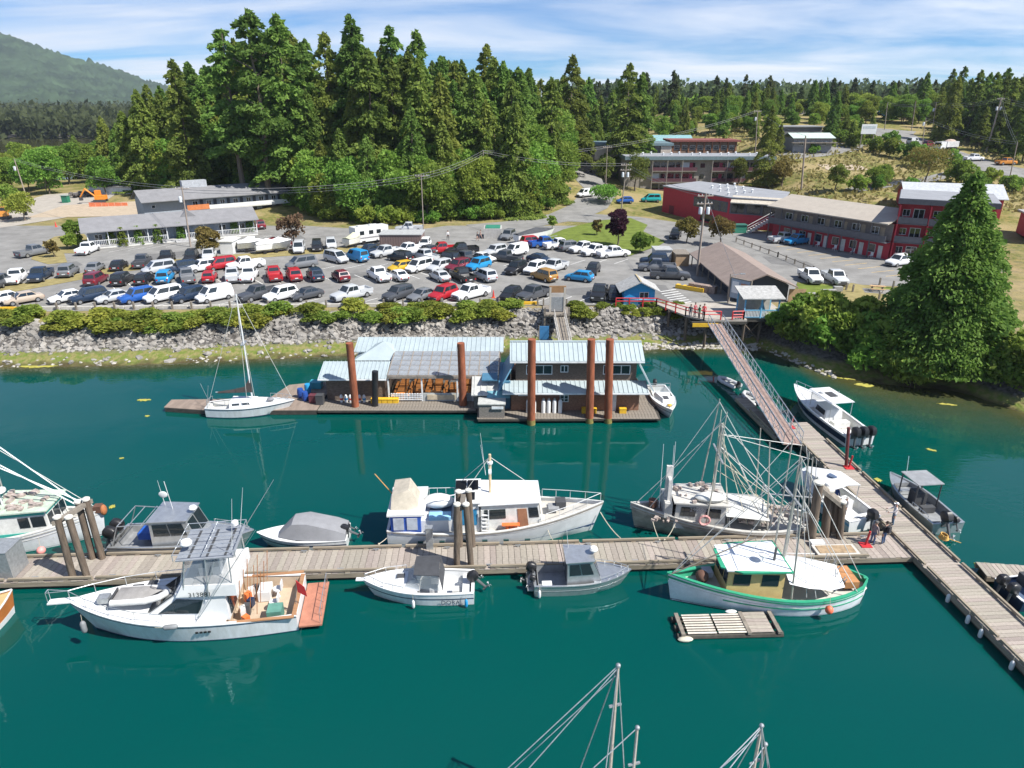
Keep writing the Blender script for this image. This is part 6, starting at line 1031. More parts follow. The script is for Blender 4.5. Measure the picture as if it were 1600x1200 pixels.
# --- the two rigs poking up at the bottom edge
for i, (mpx, spx, sp, bp, l) in enumerate((((966, 1040), (996, 1137), (985, 1290, .5), (820, 1330, .8), 'troller below the frame whose two bare masts rise at the bottom centre'), ((1190, 1134), (1196, 1163), (1215, 1290, .5), (1100, 1345, .8), 'troller below the frame whose short paired masts rise at the bottom right'))):
    t, L_ = place('moored_troller', l, sp, bp, L=10); h = Hull(10, 3.2, 1.0, 1.6, .3, 1.9, .04, .3, .1); h.shell(hullw, t); h.cap(teal, t, .15, .06); h.deck(.01, .99, .3, M('worn_deck', (0, 0, 0)), t); inv = t.matrix_basis.inverted(); cabin(t, 'wheelhouse', 4.6, 6.6, 1.1, .9, .9, 2.6, .1, 0, .06, white, white, {'f': [(.1, .9, .5, .9)], 's': [(.1, .9, .5, .85)], 'p': [(.1, .9, .5, .85)]})
    Yb = t.location.y + .3; tops = []
    for (px, py) in (mpx, spx):
        tp = inv @ PD(px, py, Yb); tube(t, 'mast', (tp.x, tp.y, .8), tp, .085, M('bare_mast', (.5, .43, .36), .5), .06); MB().ball(tp, .1, 8).build('masthead', steel, t); tops.append(tp); MB().b(tp.x - .25, tp.x + .25, tp.y - .04, tp.y + .04, tp.z - 2.0, tp.z - 1.92).build('spreader', steel, t)
    lines(t, 'stay', [(tops[0], (9.6, 0, 1.6)), (tops[0] - Vector((0, 0, .1)), (8.5, .6, 1.5)), (tops[0] - Vector((0, 0, .4)), (8, -.9, 1.4)), (tops[0], (.2, 0, 1.1)), (tops[0], (2.2, 1.4, 1)), (tops[0], (2.2, -1.4, 1)), (tops[1], (.3, .3, 1.0)), (tops[1], (7, .9, 1.4))], .014, steel)
# --- pallet raft
a = P(1062, 992, .3); b = P(1222, 988, .3); rz = math.atan2(b.y - a.y, b.x - a.x); LR = (b - a).length
t = T('pallet_raft', 'small weathered raft decked with wooden pallets beside the green-trimmed troller', 'raft', a, rz); t.location.z = 0; palw = M('bleached_pallet', (.55, .5, .43), .9, var=.2, scale=3, rnd=.12)
for y in (.1, .75, 1.45): MB().tube((-.1, y, .08), (LR + .1, y, .08), .2, n=8).build('float_log', log_m, t)
for x in (.08, LR - .25, LR * .66): MB().b(x, x + .22, -.1, 1.65, .26, .42).build('beam', oldwood, t)
sm_ = MB().box((0, 0, 0), (LR * .28, .12, .03)).mesh('slat')
for k in range(2):
    for i in range(8): obj('slat', sm_, palw, t, (.42 + LR * .15 + k * LR * .3, .05 + i * .205, .36))
sm_ = MB().box((0, 0, 0), (LR * .26, .26, .04)).mesh('plank')
for i in range(6): obj('plank', sm_, wood, t, (LR * .79, .12 + i * .275, .36))
ellip(t, 'foam_block', (.3, -.15, .12), (.9, .4, .3), M('dirty_foam', (.5, .47, .38), .9)); ellip(t, 'foam_block', (LR * .6, 1.75, .35), (.7, .3, .15), white)
# fenders along the walkway, cleat ropes, dock boxes
for i, (px, py) in enumerate(((1484, 935), (1515, 968), (1535, 990), (1584, 1040))): fender(['first white fender hanging on the near side of the walkway', 'second white fender on the near side of the walkway', 'third white fender on the near side of the walkway', 'white fender nearest the lower right corner of the walkway'][i], P(px, py, .25) + Vector((-.1, 0, 0)), white, .55, .12)
def rope_line(label, a, b, sag=.3, r=.025, mat=rope):
    a = Vector(a); b = Vector(b); t = T('mooring_rope', label, 'rope', a); n = 8; pts = [(b - a) * (i / n) - Vector((0, 0, sag * 4 * (i / n) * (1 - i / n))) for i in range(n + 1)]; m = MB(); m.path(pts, r); m.build('strand', mat, t); MB().lathe((b - a), [(.05, -.05), (.08, 0), (.05, .05)], 6).build('eye', mat, t)
rope_line('pale bow rope of the white trawler to the dock', P(938, 800, 1.6), P(972, 843, .75), .2, .035); rope_line('stern rope of the white trawler to the dock', P(622, 820, 1.2), P(592, 850, .75), .15); rope_line('bow rope of the grey troller', P(1020, 815, 1.3), P(1030, 843, .75), .1); rope_line('second bow rope of the grey troller', P(1055, 818, 1.2), P(1038, 843, .75), .25); rope_line('slack rope between the white trawler side and the dock', P(855, 825, 1.1), P(866, 846, .75), .15)
def dockbox(px, py, label, d, mat, name='dock_box'):
    p = P(px, py, DZ); t = T(name, label, 'dock box', p, R(3)); MB().b(-d[0] / 2, d[0] / 2, -d[1] / 2, d[1] / 2, 0, d[2]).build('box', mat, t); MB().b(-d[0] / 2 - .03, d[0] / 2 + .03, -d[1] / 2 - .03, d[1] / 2 + .03, d[2], d[2] + .05).build('lid', mat, t); return t
dockbox(672, 856, 'tall steel power pedestal on the dock behind the trawler stern', (.45, .4, 1.6), steel, 'power_pedestal'); dockbox(8, 893, 'large grey steel locker at the left end of the dock', (2.0, 1.6, 1.9), steel, 'dock_locker')
def redstand(px, py, label):
    p = P(px, py, DZ); t = T('hose_stand', label, 'stand', p); MB().b(-.35, .35, -.3, .3, 0, .06).build('base', red, t); tube(t, 'post', (0, 0, .05), (.12, 0, 1.1), .07, red)
redstand(1352, 852, 'red stand on the dock beside the two people'); redstand(1235, 668, 'small red stand at the foot of the ramp'); redstand(1326, 731, 'red stand at the foot of the slim post')
t = T('cage_box', 'low wooden net tray lying on the dock by the walkway corner', 'tray', P(1310, 868, DZ), R(2)); MB().b(-1.4, 1.4, -.1, 1.0, 0, .16).build('tray', M('worn_deck', (0, 0, 0)), t); MB().b(-1.2, 1.2, .05, .85, .165, .2).build('net', M('brown_net', (.33, .24, .15), .95, var=.3, scale=4), t); MB().box((-.9, 1.2, .2), (.9, .5, .15)).build('white_sack', white, t)
t = T('rope_coil', 'heap of yellow rope on the walkway edge at the aluminium boat', 'rope', P(1474, 842, DZ)); m = MB()
for k in range(5): [m.tube((.3 * math.cos(j * .6 + k) * (1 - .1 * k), .3 * math.sin(j * .6 + k), .06 + k * .07), (.3 * math.cos((j + 1) * .6 + k) * (1 - .1 * k), .3 * math.sin((j + 1) * .6 + k), .06 + k * .07), .035) for j in range(10)]
m.build('coil', M('yellow_rope', (.6, .36, .1), .8), t); MB().tube((.2, .1, .02), (.9, -.5, .02), .03).build('tail', M('yellow_rope', (0, 0, 0)), t)
# ------------------------------------------------------------ town buildings
def bld(name, label, cat, a, b, z=3.5):
    """thing whose local x runs from ground point a to b (front wall line), local -y is the front"""
    a = Vector(a[:2]); b = Vector(b[:2]); return T(name, label, cat, (a.x, a.y, z), math.atan2(b.y - a.y, b.x - a.x)), (b - a).length
greyroof = M('grey_asphalt_shingles', (.2, .2, .21), .95, var=.14, scale=.8, detail=10); paleblue = M('pale_blue_siding', (.28, .32, .375), .75, var=.08); brownroof = M('brown_shingle_roof', (.24, .19, .165), .95, var=.15, scale=.8, detail=10); redwall = M('motel_red_wall', (.42, .03, .05), .7, var=.1); charc = M('charcoal_trim', (.1, .1, .115), .7); flatroof = M('flat_grey_roof', (.25, .26, .28), .9, var=.15, scale=.5, detail=8); beige = M('beige_metal', (.5, .45, .37), .6); tanwall = M('tan_stucco', (.27, .245, .215), .85); interior = M('dim_interior', (.05, .055, .07), .7); curt = M('net_curtain', (.5, .53, .56), .7, var=.1)
# motel in front, with a veranda
A = P(140, 390, 3.5); B = P(402, 367, 3.5); t, Ln = bld('veranda_motel', 'single-storey pale blue motel with a white railed veranda', 'motel', A, B)
MB().b(0, Ln, 1.8, 8.5, 0, 2.9).build('wall', paleblue, t); MB().b(-.3, Ln + .2, -.1, 1.8, .35, .5).build('veranda_floor', M('veranda_boards', (.4, .4, .4), .8), t); MB().b(-.25, Ln + .15, -.05, 1.75, -.2, .34).build('plinth', offwhite, t)
m = MB(); gable_roof(m, -.8, Ln + .6, -.6, 9.2, 2.95, 4.9, .15); m.build('roof', greyroof, t); MB().prism([(1.8, 2.9), (4.3, 4.6), (8.5, 2.9)], -.02, .14, 'x').build('gable', paleblue, t); MB().prism([(0, 3.6), (2.2, 5.4), (4.4, 3.6)], 2.2, 6, 'y').build('cross_gable', greyroof, t).location = (Ln * .52, 0, 0)
x = .1; i = 0
while x < Ln + .1:
    MB().b(x - .07, x + .07, -.05, .09, .5, 2.95).build('veranda_post', white, t); x += Ln / 9
steps_at = Ln * .54
bal = MB().b(-.03, .03, -.02, .02, 0, .8).mesh('baluster')
for i in range(9):
    x0 = .1 + i * Ln / 9; x1 = x0 + Ln / 9
    if x0 < steps_at < x1: continue
    MB().b(x0 + .1, x1 - .1, -.02, .06, 1.42, 1.5).build('handrail', white, t)
    for k in range(11): obj('baluster', bal, white, t, (x0 + .25 + k * (x1 - x0 - .4) / 10, .02, .62))
for i in range(8): window(t, 1.8 + i * Ln / 8.2, 1.75, 1.3, 1.1, 1.8, 2, 1, trimw); MB().b(3.0 + i * Ln / 8.2, 3.8 + i * Ln / 8.2, 1.72, 1.8, .5, 2.5).build('door', M('blue_grey_door', (.22, .27, .34), .6), t)
for k in range(3): MB().b(steps_at - 1.5, steps_at + 1.5, -.4 - .35 * k, -.07 - .35 * k, -.1, .4 - .14 * k).build('step', M('veranda_boards', (0, 0, 0)), t)
A = P(229, 349, 3.5); B = P(448, 329, 3.5); t, Ln = bld('balcony_motel', 'two-storey pale blue motel with a long balcony behind the veranda motel', 'motel', A, B)
MB().b(0, Ln, 0, 8, 0, 4.9).prism([(0, 4.9), (4, 6.3), (8, 4.9)], 0.02, Ln - .02, 'x').build('wall', paleblue, t); m = MB(); gable_roof(m, -.6, Ln + .8, -1.7, 8.7, 4.5, 6.5, .15, 4.0); m.build('roof', greyroof, t); MB().b(Ln * .28, Ln + 2, -1.6, -.0, 1.95, 2.1).build('balcony', offwhite, t); MB().b(Ln * .42, Ln + 2, -1.62, -1.55, 2.15, 3.0).build('balcony_rail', white, t)
for i in range(7): window(t, Ln * .34 + i * Ln * .095, 3.4, 1.1, 1.0, 0, 2); MB().b(Ln * .34 + 1.0 + i * Ln * .095, Ln * .34 + 1.7 + i * Ln * .095, -.08, 0, 2.1, 4.1).build('door', interior, t)
for i in range(5): MB().b(Ln * .5 + i * 3.3, Ln * .5 + 2 + i * 3.3, -.06, 0, .1, 1.8).build('lower_opening', interior, t)
window(t, 2.0, 3.4, .8, .7, 0, 1); MB().b(Ln * .27, Ln * .42, -1.75, -1.66, 2.2, 3.3).build('orange_sign', M('rust_sign', (.5, .17, .06), .7), t); MB().b(Ln * .3, Ln * .47, 3.6, 5.4, 5.9, 8.0).build('roof_hut', M('white_grey_hut', (.36, .38, .41), .7), t)
m = MB(); [m.b(Ln + .6 + k * .35, Ln + .95 + k * .35, -1.5, -.2, 1.7 - k * .28, 1.9 - k * .28) for k in range(7)]; m.build('stair', offwhite, t)
for s in (-1.5, -.2): tube(t, 'stair_rail', (Ln + .6, s, 2.9), (Ln + 3.0, s, 1.0), .05, white)
t, Ln = bld('yard_shed', 'long low white shed behind the works yard on the left', 'shed', PG(140, 306), PG(206, 303)); t.location.z = g1(t.location.x, t.location.y) - .2; MB().b(0, Ln, 0, 6, 0, 2.6).build('wall', M('shed_white', (.52, .55, .6), .7), t); MB().b(-.3, Ln + .3, -.4, 6.2, 2.6, 2.8).build('roof', greyroof, t); MB().b(Ln * .8, Ln * .93, -.05, 0, 1.2, 1.9).build('window', glass, t)
# fish shop with brown roof
t = T('brown_roof_shop', 'low dark shop with a broad brown roof and murals on its gable end', 'shop', (33, 88.2, 3.5)); dk = M('dark_navy_wall', (.035, .045, .065), .7)
MB().b(-3.2, 3.4, 0, 21, 0, 2.3).prism([(-3.2, 2.3), (.1, 3.65), (3.4, 2.3)], 0.02, 20.9, 'y').build('wall', dk, t); m = MB(); m.prism([(-4.5, 1.95), (.1, 3.75), (4.4, 2.05), (4.4, 2.2), (.1, 3.92), (-4.5, 2.1)], -.7, 21.6, 'y'); m.build('roof', brownroof, t)
for y in np.arange(1, 21, 3.3): MB().b(-4.2, -4.05, y, y + .15, 0, 2.0).build('eave_post', oldwood, t)
MB().b(-.2, 1.9, -.06, 0, .9, 2.1).build('mural', M('mural_blue', (.14, .4, .52), .6, var=.6, scale=2, col2=(.45, .6, .65)), t); MB().b(-1.2, -.6, -.06, 0, 1.2, 1.9).build('notice', white, t); ellip(t, 'mural_fish', (.2, -.1, 1.2), (.8, .08, .6), bluepaint); MB().b(-3.1, -2.0, -.3, -.02, .1, 1.1).build('yellow_bin', M('yellow_green', (.5, .5, .05), .6), t); MB().b(-1.9, -1.4, -.1, 0, 0, 1.9).build('door', M('tan_door', (.38, .3, .22), .7), t); MB().b(3.5, 5.7, -.2, -.1, -.2, 1.8).build('timber_fence', M('cedar_boards', (.36, .25, .15), .85), t)
for i in range(6): window_x = -3.22; MB().b(-3.26, -3.2, 2 + i * 3, 3.6 + i * 3, .9, 1.9).build('side_window', glass, t)
fence_rail('timber_post_fence', 'row of dark posts with a cable above the brown roof shop', [tuple(P(px, py, 3.5)) for px, py in ((1150, 378), (1215, 402), (1270, 425), (1300, 438))], oldwood, .9, (.75,), .09, 2.6)
rw = T('retaining_wall', 'low grey block retaining wall beside the shop', 'wall', (38.5, 89, 0)); [MB().b(.3 + k * 1.25, 1.5 + k * 1.25, 0 + k * .9, .6 + k * .9, 2.2, 4.0 + .2 * (k % 2)).build('block', M('grey_block', (.3, .3, .29), .9, var=.25), rw) for k in range(6)]
# blue kiosk
t = T('blue_kiosk', 'small bright blue kiosk with a grey shake roof by the car park edge', 'kiosk', (14.6, 86.9, 3.5)); MB().b(0, 4.0, 0, 3.2, 0, 2.0).prism([(0, 2.0), (2.0, 2.95), (4.0, 2.0)], .01, 3.19, 'y').build('wall', bluepaint, t); m = MB(); m.prism([(-.7, 1.72), (2.0, 3.05), (4.7, 1.72), (4.7, 1.84), (2.0, 3.2), (-.7, 1.84)], -.6, 3.7, 'y'); m.build('roof', shake, t); MB().b(1.9, 2.1, -.55, 3.65, 3.18, 3.24).build('ridge_board', M('mossy_ridge', (.4, .33, .2), .9), t); window(t, 2.6, 1.25, 1.2, .9, 0, 2, 1, offwhite); MB().b(1.9, 4.1, -.3, -.05, .7, .78).build('shelf', skyblue, t)
for i in range(8): MB().b(-.1 + i * .24, .1 + i * .24, -.6, -.54, 0, 1.0).build('fence_board', skyblue, t)
# apartment block
Y0 = 200
t = T('apartment_block', 'grey brown apartment block with dark red balconies on the slope', 'apartments', (0, 0, 0)); xa, xb = 31.5, 72.5; zt = 14.2; z0 = 3.0
MB().b(xa, xb, Y0, Y0 + 11, z0, zt - .9).build('wall', tanwall, t); MB().b(xa - .3, xb + .5, Y0 - 1.6, Y0 + 11.3, zt - .9, zt).build('roof_fascia', M('teal_grey_fascia', (.13, .19, .21), .6), t); MB().b(xa - .2, xb + .4, Y0 - 1.5, Y0 + 11.2, zt, zt + .1).build('roof', flatroof, t); redb = M('maroon_rail', (.085, .03, .042), .6)
for f in (-1, 0, 1):
    zf = 7.4 + f * 2.95
    for i in range(8):
        x0 = 39 + i * 4.15; w_ = 4.15
        if i == 3: MB().b(x0 + 1.2, x0 + 2.4, Y0 - .1, Y0, zf + .8, zf + 1.9).build('window', glass, t); continue
        MB().b(x0, x0 + w_, Y0 - 1.5, Y0 - .002, zf - .12, zf + .05).build('balcony', tanwall, t); MB().b(x0 + .05, x0 + w_ - .05, Y0 - 1.5, Y0 - 1.44, zf + .06, zf + 1.0).build('balcony_rail', redb, t); MB().b(x0 - .08, x0 + .08, Y0 - 1.52, Y0 - 1.4, zf, zf + 3.0 - .1).build('balcony_post', tanwall, t)
        MB().b(x0 + .4, x0 + 2.2, Y0 - .08, Y0, zf + .15, zf + 2.2).build('sliding_door', curt if (i + f) % 3 == 0 else glass, t); MB().b(x0 + 2.7, x0 + 3.8, Y0 - .08, Y0, zf + .9, zf + 2.1).build('window', glass, t)
        if i in (2, 4): MB().b(x0 + 2.3, x0 + 3.2, Y0 - .1, Y0 - .02, zf + .1, zf + 2.1).build('red_door', M('bright_maroon', (.3, .02, .06), .6), t)
for i in range(4): MB().b(xa + .8 + i * 1.7, xa + 2.0 + i * 1.7, Y0 - .08, Y0, 11, 12.4).build('window', glass, t)
for i in range(14): MB().lathe((xa + 3 + i * 2.7, Y0 + 3 + (i % 3) * 2, zt + .1), [(.25, 0), (.25, .45), (.4, .5), (.02, .7)], 8).build('roof_vent', white, t)
t = T('upper_apartment_block', 'upper apartment wing with a pale blank wall left of the main block', 'apartments', (0, 0, 0)); MB().b(18.5, 47, 214, 226, 6, 16.2).build('wall', M('dark_taupe', (.18, .165, .155), .8), t); MB().b(17.5, 47.6, 213, 226.6, 16.2, 16.9).build('roof', M('teal_grey_fascia', (0, 0, 0)), t); MB().b(24.5, 36.5, 213.4, 214, 12.2, 16.1).build('blank_panel', M('cream_panel', (.52, .45, .38), .8), t); MB().b(44, 47.1, 213.4, 214, 12.2, 16.1).build('blank_panel', M('cream_panel', (0, 0, 0)), t)
for i in range(3):
    for f in range(3): MB().b(18.7 + i * 1.9, 20.2 + i * 1.9, 213.9, 214, 7.5 + f * 3, 9.3 + f * 3).build('window', glass, t)
for i in range(4): MB().b(37 + i * 1.8, 38.4 + i * 1.8, 213.9, 214, 12.6, 15).build('window', glass, t)
t = T('wooden_apartment_block', 'brown wooden apartment wing behind the main block roof', 'apartments', (0, 0, 0)); MB().b(49, 69, 222, 232, 8, 16.9).build('wall', M('brown_wood_wall', (.2, .13, .09), .8), t); MB().b(48.3, 69.8, 221, 232.6, 16.9, 17.4).build('roof', M('maroon_fascia', (.2, .06, .05), .7), t)
for i in range(8): window(t, 50.6 + i * 2.4, 15.2, 1.6, 1.3, 222, 1, 1, offwhite)
for i in range(9): MB().b(49.2 + i * 2.4, 49.5 + i * 2.4, 221.7, 222, 10, 16.9).build('pilaster', M('rust_post', (.28, .13, .07), .8), t)
t = T('blue_roof_house', 'house with a pale blue metal roof beyond the apartments', 'house', (47, 238, 9)); MB().b(0, 12, 0, 8, -3, 7.4).build('wall', tanwall, t); m = MB(); gable_roof(m, -.5, 12.5, -.6, 8.6, 7.3, 8.9); m.build('roof', M('sea_blue_roof', (.2, .36, .38), .6), t)
# red motel: restaurant, wing, three-storey end
t = T('red_restaurant', 'red two-storey restaurant with a flat grey roof and dark windows', 'restaurant', (0, 0, 0)); fp = [(36, 168), (45.5, 147), (54.5, 142), (61, 156), (47, 178)]; MB().prism(fp, 2.5, 9.5).build('wall', redwall, t); MB().prism([(35.7, 168.2), (45.3, 146.7), (54.7, 141.6), (61.4, 156), (47, 178.4)], 9.5, 9.75).build('roof', flatroof, t)
q = ((36, 168, 3.5), (45.5, 147, 3.5), (45.5, 147, 9.5), (36, 168, 9.5)); q2 = ((45.5, 147, 3.5), (54.5, 142, 3.5), (54.5, 142, 9.5), (45.5, 147, 9.5))
MB().patch(q, .5, .985, .5, .86, .05, .1).build('window_band', charc, t)
for i in range(5): MB().patch(q, .515 + i * .094, .59 + i * .094, .53, .83, .08, .1).build('window', glass, t)
MB().patch(q2, .02, .98, .48, .88, .06, .1).build('window_band', charc, t)
for i in range(3): MB().patch(q2, .05 + i * .31, .31 + i * .31, .52, .84, .1, .1).build('window', glass, t)
MB().patch(q, .12, .2, .02, .35, .04).build('door', M('dark_red_door', (.16, .02, .03), .7), t); MB().patch(q, .62, .8, .05, .3, .04).build('window', glass, t)
m = MB(); m.add([(45.2, 145.4, 8.9), (55, 140, 8.9), (55.5, 142.6, 10), (46.4, 148, 10), (45.2, 145.4, 8.7), (55, 140, 8.7), (55.5, 142.6, 9.8), (46.4, 148, 9.8)], [(0, 1, 2, 3), (7, 6, 5, 4), (0, 4, 5, 1), (1, 5, 6, 2), (2, 6, 7, 3), (3, 7, 4, 0)]); m.build('beige_canopy', beige, t)
for i in range(12): MB().lathe((46 + (i % 4) * 2.2, 150 + i * 1.6, 9.75), [(.22, 0), (.22, .5), (.35, .55), (.02, .75)], 8).build('roof_vent', white, t)
m = MB(); [m.b(47.5 + k * .5, 48 + k * .5, 139.6, 141.2, 3.4 + k * .3, 3.65 + k * .3) for k in range(10)]; m.build('stair', M('stair_white', (.55, .5, .5), .7), t)
for s in (139.6, 141.2): tube(t, 'stair_rail', (47.5, s, 4.5), (52.5, s, 7.4), .07, offwhite)
A = P(1225, 374, 3.5); B = P(1386, 406, 3.5); t, Ln = bld('red_motel_wing', 'long two-storey red motel wing with a grey balcony', 'motel', A, B); MB().b(-3, Ln, 0, 9, 0, 5.9).build('wall', redwall, t); m = MB(); gable_roof(m, -3.5, Ln + .1, -1.9, 10, 5.9, 7.7, .2, 4.5); m.build('roof', M('tan_shingle_roof', (.38, .34, .29), .95, var=.1, scale=.8, detail=10), t); MB().b(-3, Ln, -1.6, -.003, 2.85, 3.0).build('balcony', charc, t); MB().b(-3, Ln, -1.65, -1.58, 3.05, 4.05).build('balcony_rail', charc, t); MB().b(-3, Ln, -.04, -.0, 3.1, 5.88).build('upper_cladding', M('brown_grey_clad', (.2, .17, .16), .8), t)
for i in range(9): MB().b(-2.9 + i * Ln / 8, -2.75 + i * Ln / 8, -1.6, -1.45, 0, 5.9).build('balcony_post', charc, t)
for i in range(6):
    x = .2 + i * Ln / 6; window(t, x + .2, 4.5, 1.5, 1.2, -.04, 2); MB().b(x + 1.2, x + 2.0, -.09, -.04, 3.1, 5.1).build('door', M('tan_door', (0, 0, 0)), t); window(t, x + .2, 1.5, 1.4, 1.4, 0, 1, 1, offwhite); MB().b(x + 1.4, x + 2.2, -.07, 0, 0, 2.1).build('door', offwhite, t); tt = T('patio_chair', 'white patio chair outside the red motel wing', 'chair', t.matrix_basis @ Vector((x + 1.0, -1.0, .03)), t.rotation_euler.z, 'patio chairs of the red motel'); MB().b(-.25, .25, -.25, .25, .38, .44).build('seat', white, tt); MB().b(-.25, .25, .2, .26, .44, .95).build('backrest', white, tt); [MB().b(sx * .22 - .025, sx * .22 + .025, sy * .22 - .025, sy * .22 + .025, 0, .38).build('leg', white, tt) for sx in (-1, 1) for sy in (-1, 1)]
t = T('red_motel_end_block', 'three-storey red motel block with recessed balconies behind the huge cedar', 'motel', (63.9, 115.6, 3.5), math.atan2(-6.2, 11.3)); MB().b(0, 13.4, .2, 12, 0, 9.3).build('wall', redwall, t); MB().b(-.3, 13.7, -1.9, 12.3, 9.3, 10.1).build('roof_fascia', charc, t); MB().b(-.2, 13.6, -1.8, 12.2, 10.1, 10.18).build('roof', flatroof, t)
for f in range(3):
    for i in range(3):
        x0 = .2 + i * 4.4; z = .1 + f * 3.05
        if f: MB().b(x0, x0 + 4.2, -1.7, .198, z - .15, z).build('balcony', charc, t); MB().b(x0, x0 + 4.2, -1.72, -1.66, z + .05, z + 1.0).build('balcony_rail', charc, t)
        MB().b(x0 - .1, x0 + .1, -1.7, .198, z, z + 2.9).build('divider', redwall, t); MB().b(x0 + 2.0, x0 + 3.6, .1, .2, z, z + 2.2).build('sliding_door', white, t); MB().b(x0 + 2.1, x0 + 2.75, .08, .12, z + .1, z + 2.1).build('door_pane', glass, t); MB().b(x0 + 2.85, x0 + 3.5, .08, .12, z + .1, z + 2.1).build('door_pane', glass, t); window(t, x0 + 1.0, z + 1.5, 1.1, 1.1, .2, 2)
t = T('red_barn', 'red building with a white metal roof behind the motel end block', 'building', (84, 150, g1(84, 150) - 1), R(-18)); MB().b(0, 18, 0, 10, 0, 4.6).prism([(0, 4.6), (5, 6.6), (10, 4.6)], .02, 17.98, 'x').build('wall', redwall, t); m = MB(); gable_roof(m, -.6, 18.6, -.8, 10.8, 4.4, 6.8, .15); m.build('roof', M('white_metal_roof', (.42, .44, .46), .6), t)
t = T('annexe', 'low annexe with a striped metal roof right of the motel end block', 'building', (96, 128, 4.5), R(-20)); MB().b(0, 16, 0, 8, 0, 4).build('wall', redwall, t); MB().b(-.5, 16.5, -.8, 8.6, 4, 4.3).build('roof', M('striped_roof', (.35, .33, .33), .7), t); MB().b(2, 3.5, -.05, 0, .2, 2.2).build('door', white, t)
# hillside houses
def house(name, label, px, py, Y, w_, d, hh, wallm, roofm, rh=1.6, flat=False, rz=0, nw=3):
    p = PD(px, py, Y); z = g1(p.x, Y); t = T(name, label, 'house', (p.x, Y, min(z, p.z) - .5), rz); H_ = max(2.5, p.z - min(z, p.z) + hh)
    MB().b(0, w_, 0, d, 0, H_).build('wall', wallm, t)
    if flat: MB().b(-.4, w_ + .4, -.5, d + .4, H_, H_ + .3).build('roof', roofm, t)
    else: m = MB(); gable_roof(m, -.6, w_ + .6, -.8, d + .8, H_ - .1, H_ + rh); m.build('roof', roofm, t)
    for i in range(nw): window(t, w_ * (i + .7) / (nw + .4), H_ - 1.5, 1.3, 1.1, 0, 2)
    return t
gsid = M('grey_siding', (.27, .27, .28), .8); house('grey_block_house', 'plain dark grey flat-roofed block on the hillside', 1218, 212, 245, 14, 9, 3.2, M('dark_grey_block', (.13, .13, .14), .8), flatroof, flat=True, nw=0); t = house('balcony_house', 'grey hillside house with a green-edged roof and a long deck', 1238, 236, 216, 11.5, 8, 4.2, gsid, M('pale_green_roof', (.42, .52, .46), .7), 1.2); MB().b(-1, 12.5, -1.8, 0, 3.3, 3.5).build('deck', oldwood, t); rails(t, [(-1, -1.8, 3.5), (12.5, -1.8, 3.5)], 1, darkwood, .05, 10, 'deck_rail')
t = house('blue_roof_shop', 'shop with a bright blue roof and small flags at the top of the road', 1380, 202, 300, 17, 10, 5.2, gsid, M('vivid_blue_roof', (.03, .16, .5), .5), 2.2)
for i in range(10): MB().b(i * 1.7, i * 1.7 + .7, -1.1, -1.06, 4.6, 5.2).build('flag', [red, white, bluepaint][i % 3], t)
house('far_grey_house', 'small grey-roofed house among the trees left of the road', 1292, 182, 320, 14, 9, 2.5, offwhite, greyroof); house('far_cream_house', 'small pale house far off above the apartments', 1238, 180, 330, 8, 7, 3, offwhite, flatroof, flat=True, nw=1)
p = PD(1357, 205, 222); t = T('billboard', 'white billboard standing on the hillside below the road', 'sign', (p.x, 222, g1(p.x, 222))); hb_ = p.z - t.location.z + 2
for x in (-1.8, 1.8): MB().b(x - .12, x + .12, -.1, .1, -.3, hb_).build('post', oldwood, t)
MB().b(-2.3, 2.3, -.2, -.1, hb_ - 2.8, hb_).build('board', white, t); MB().b(-1.9, 1.9, -.23, -.2, hb_ - 1.2, hb_ - .5).build('print', M('pale_print', (.45, .5, .52), .7), t)
# sheds, containers, trailers in the car park
def crate_box(name, label, cat, px0, px1, py, depth, hgt, mat, roof=None, z=3.52):
    a = P(px0, py, z); b = P(px1, py, z); t, Ln = bld(name, label, cat, a, b, z); MB().b(0, Ln, 0, depth, 0, hgt).build('wall', mat, t)
    if roof: MB().b(-.15, Ln + .15, -.15, depth + .15, hgt, hgt + .12).build('roof', roof, t)
    return t, Ln
cont = M('brown_container', (.17, .12, .11), .8, var=.15, stretch=(6, 6, 1)); t, Ln = crate_box('storage_container', 'brown ribbed storage container in the middle of the car park', 'container', 594, 659, 389, 5, 2.5, cont, M('grey_lid', (.35, .36, .36), .8))
rb_ = MB().b(-.06, .06, -.04, 0, .1, 2.4).mesh('rib')
for i in range(16): obj('rib', rb_, cont, t, (.25 + i * (Ln - .5) / 15, 0, 0))
t, Ln = crate_box('bin_enclosure', 'grey board enclosure around the bins', 'enclosure', 756, 784, 373, 4.2, 1.9, M('grey_boards', (0, 0, 0))); MB().b(.3, Ln - .3, .3, 3.9, 1.9, 2.05).build('green_lid', M('dumpster_green', (.03, .2, .13), .6), t)
t, Ln = crate_box('grey_shed', 'small pale grey shed behind the dark pickups', 'shed', 1023, 1048, 412, 3, 2.2, M('pale_shed', (.5, .5, .48), .8), M('grey_lid', (0, 0, 0))); t2, L2 = crate_box('timber_stall', 'weathered timber stall right of the small grey shed', 'stall', 1055, 1076, 416, 3.5, 1.9, M('cedar_boards', (0, 0, 0)), oldwood); t, Ln = crate_box('green_dumpster', 'green dumpster beside the restaurant stairs', 'dumpster', 1147, 1166, 364, 1.8, 1.5, M('dumpster_green', (0, 0, 0)), M('dumpster_lid', (.03, .13, .1), .6), 3.6)
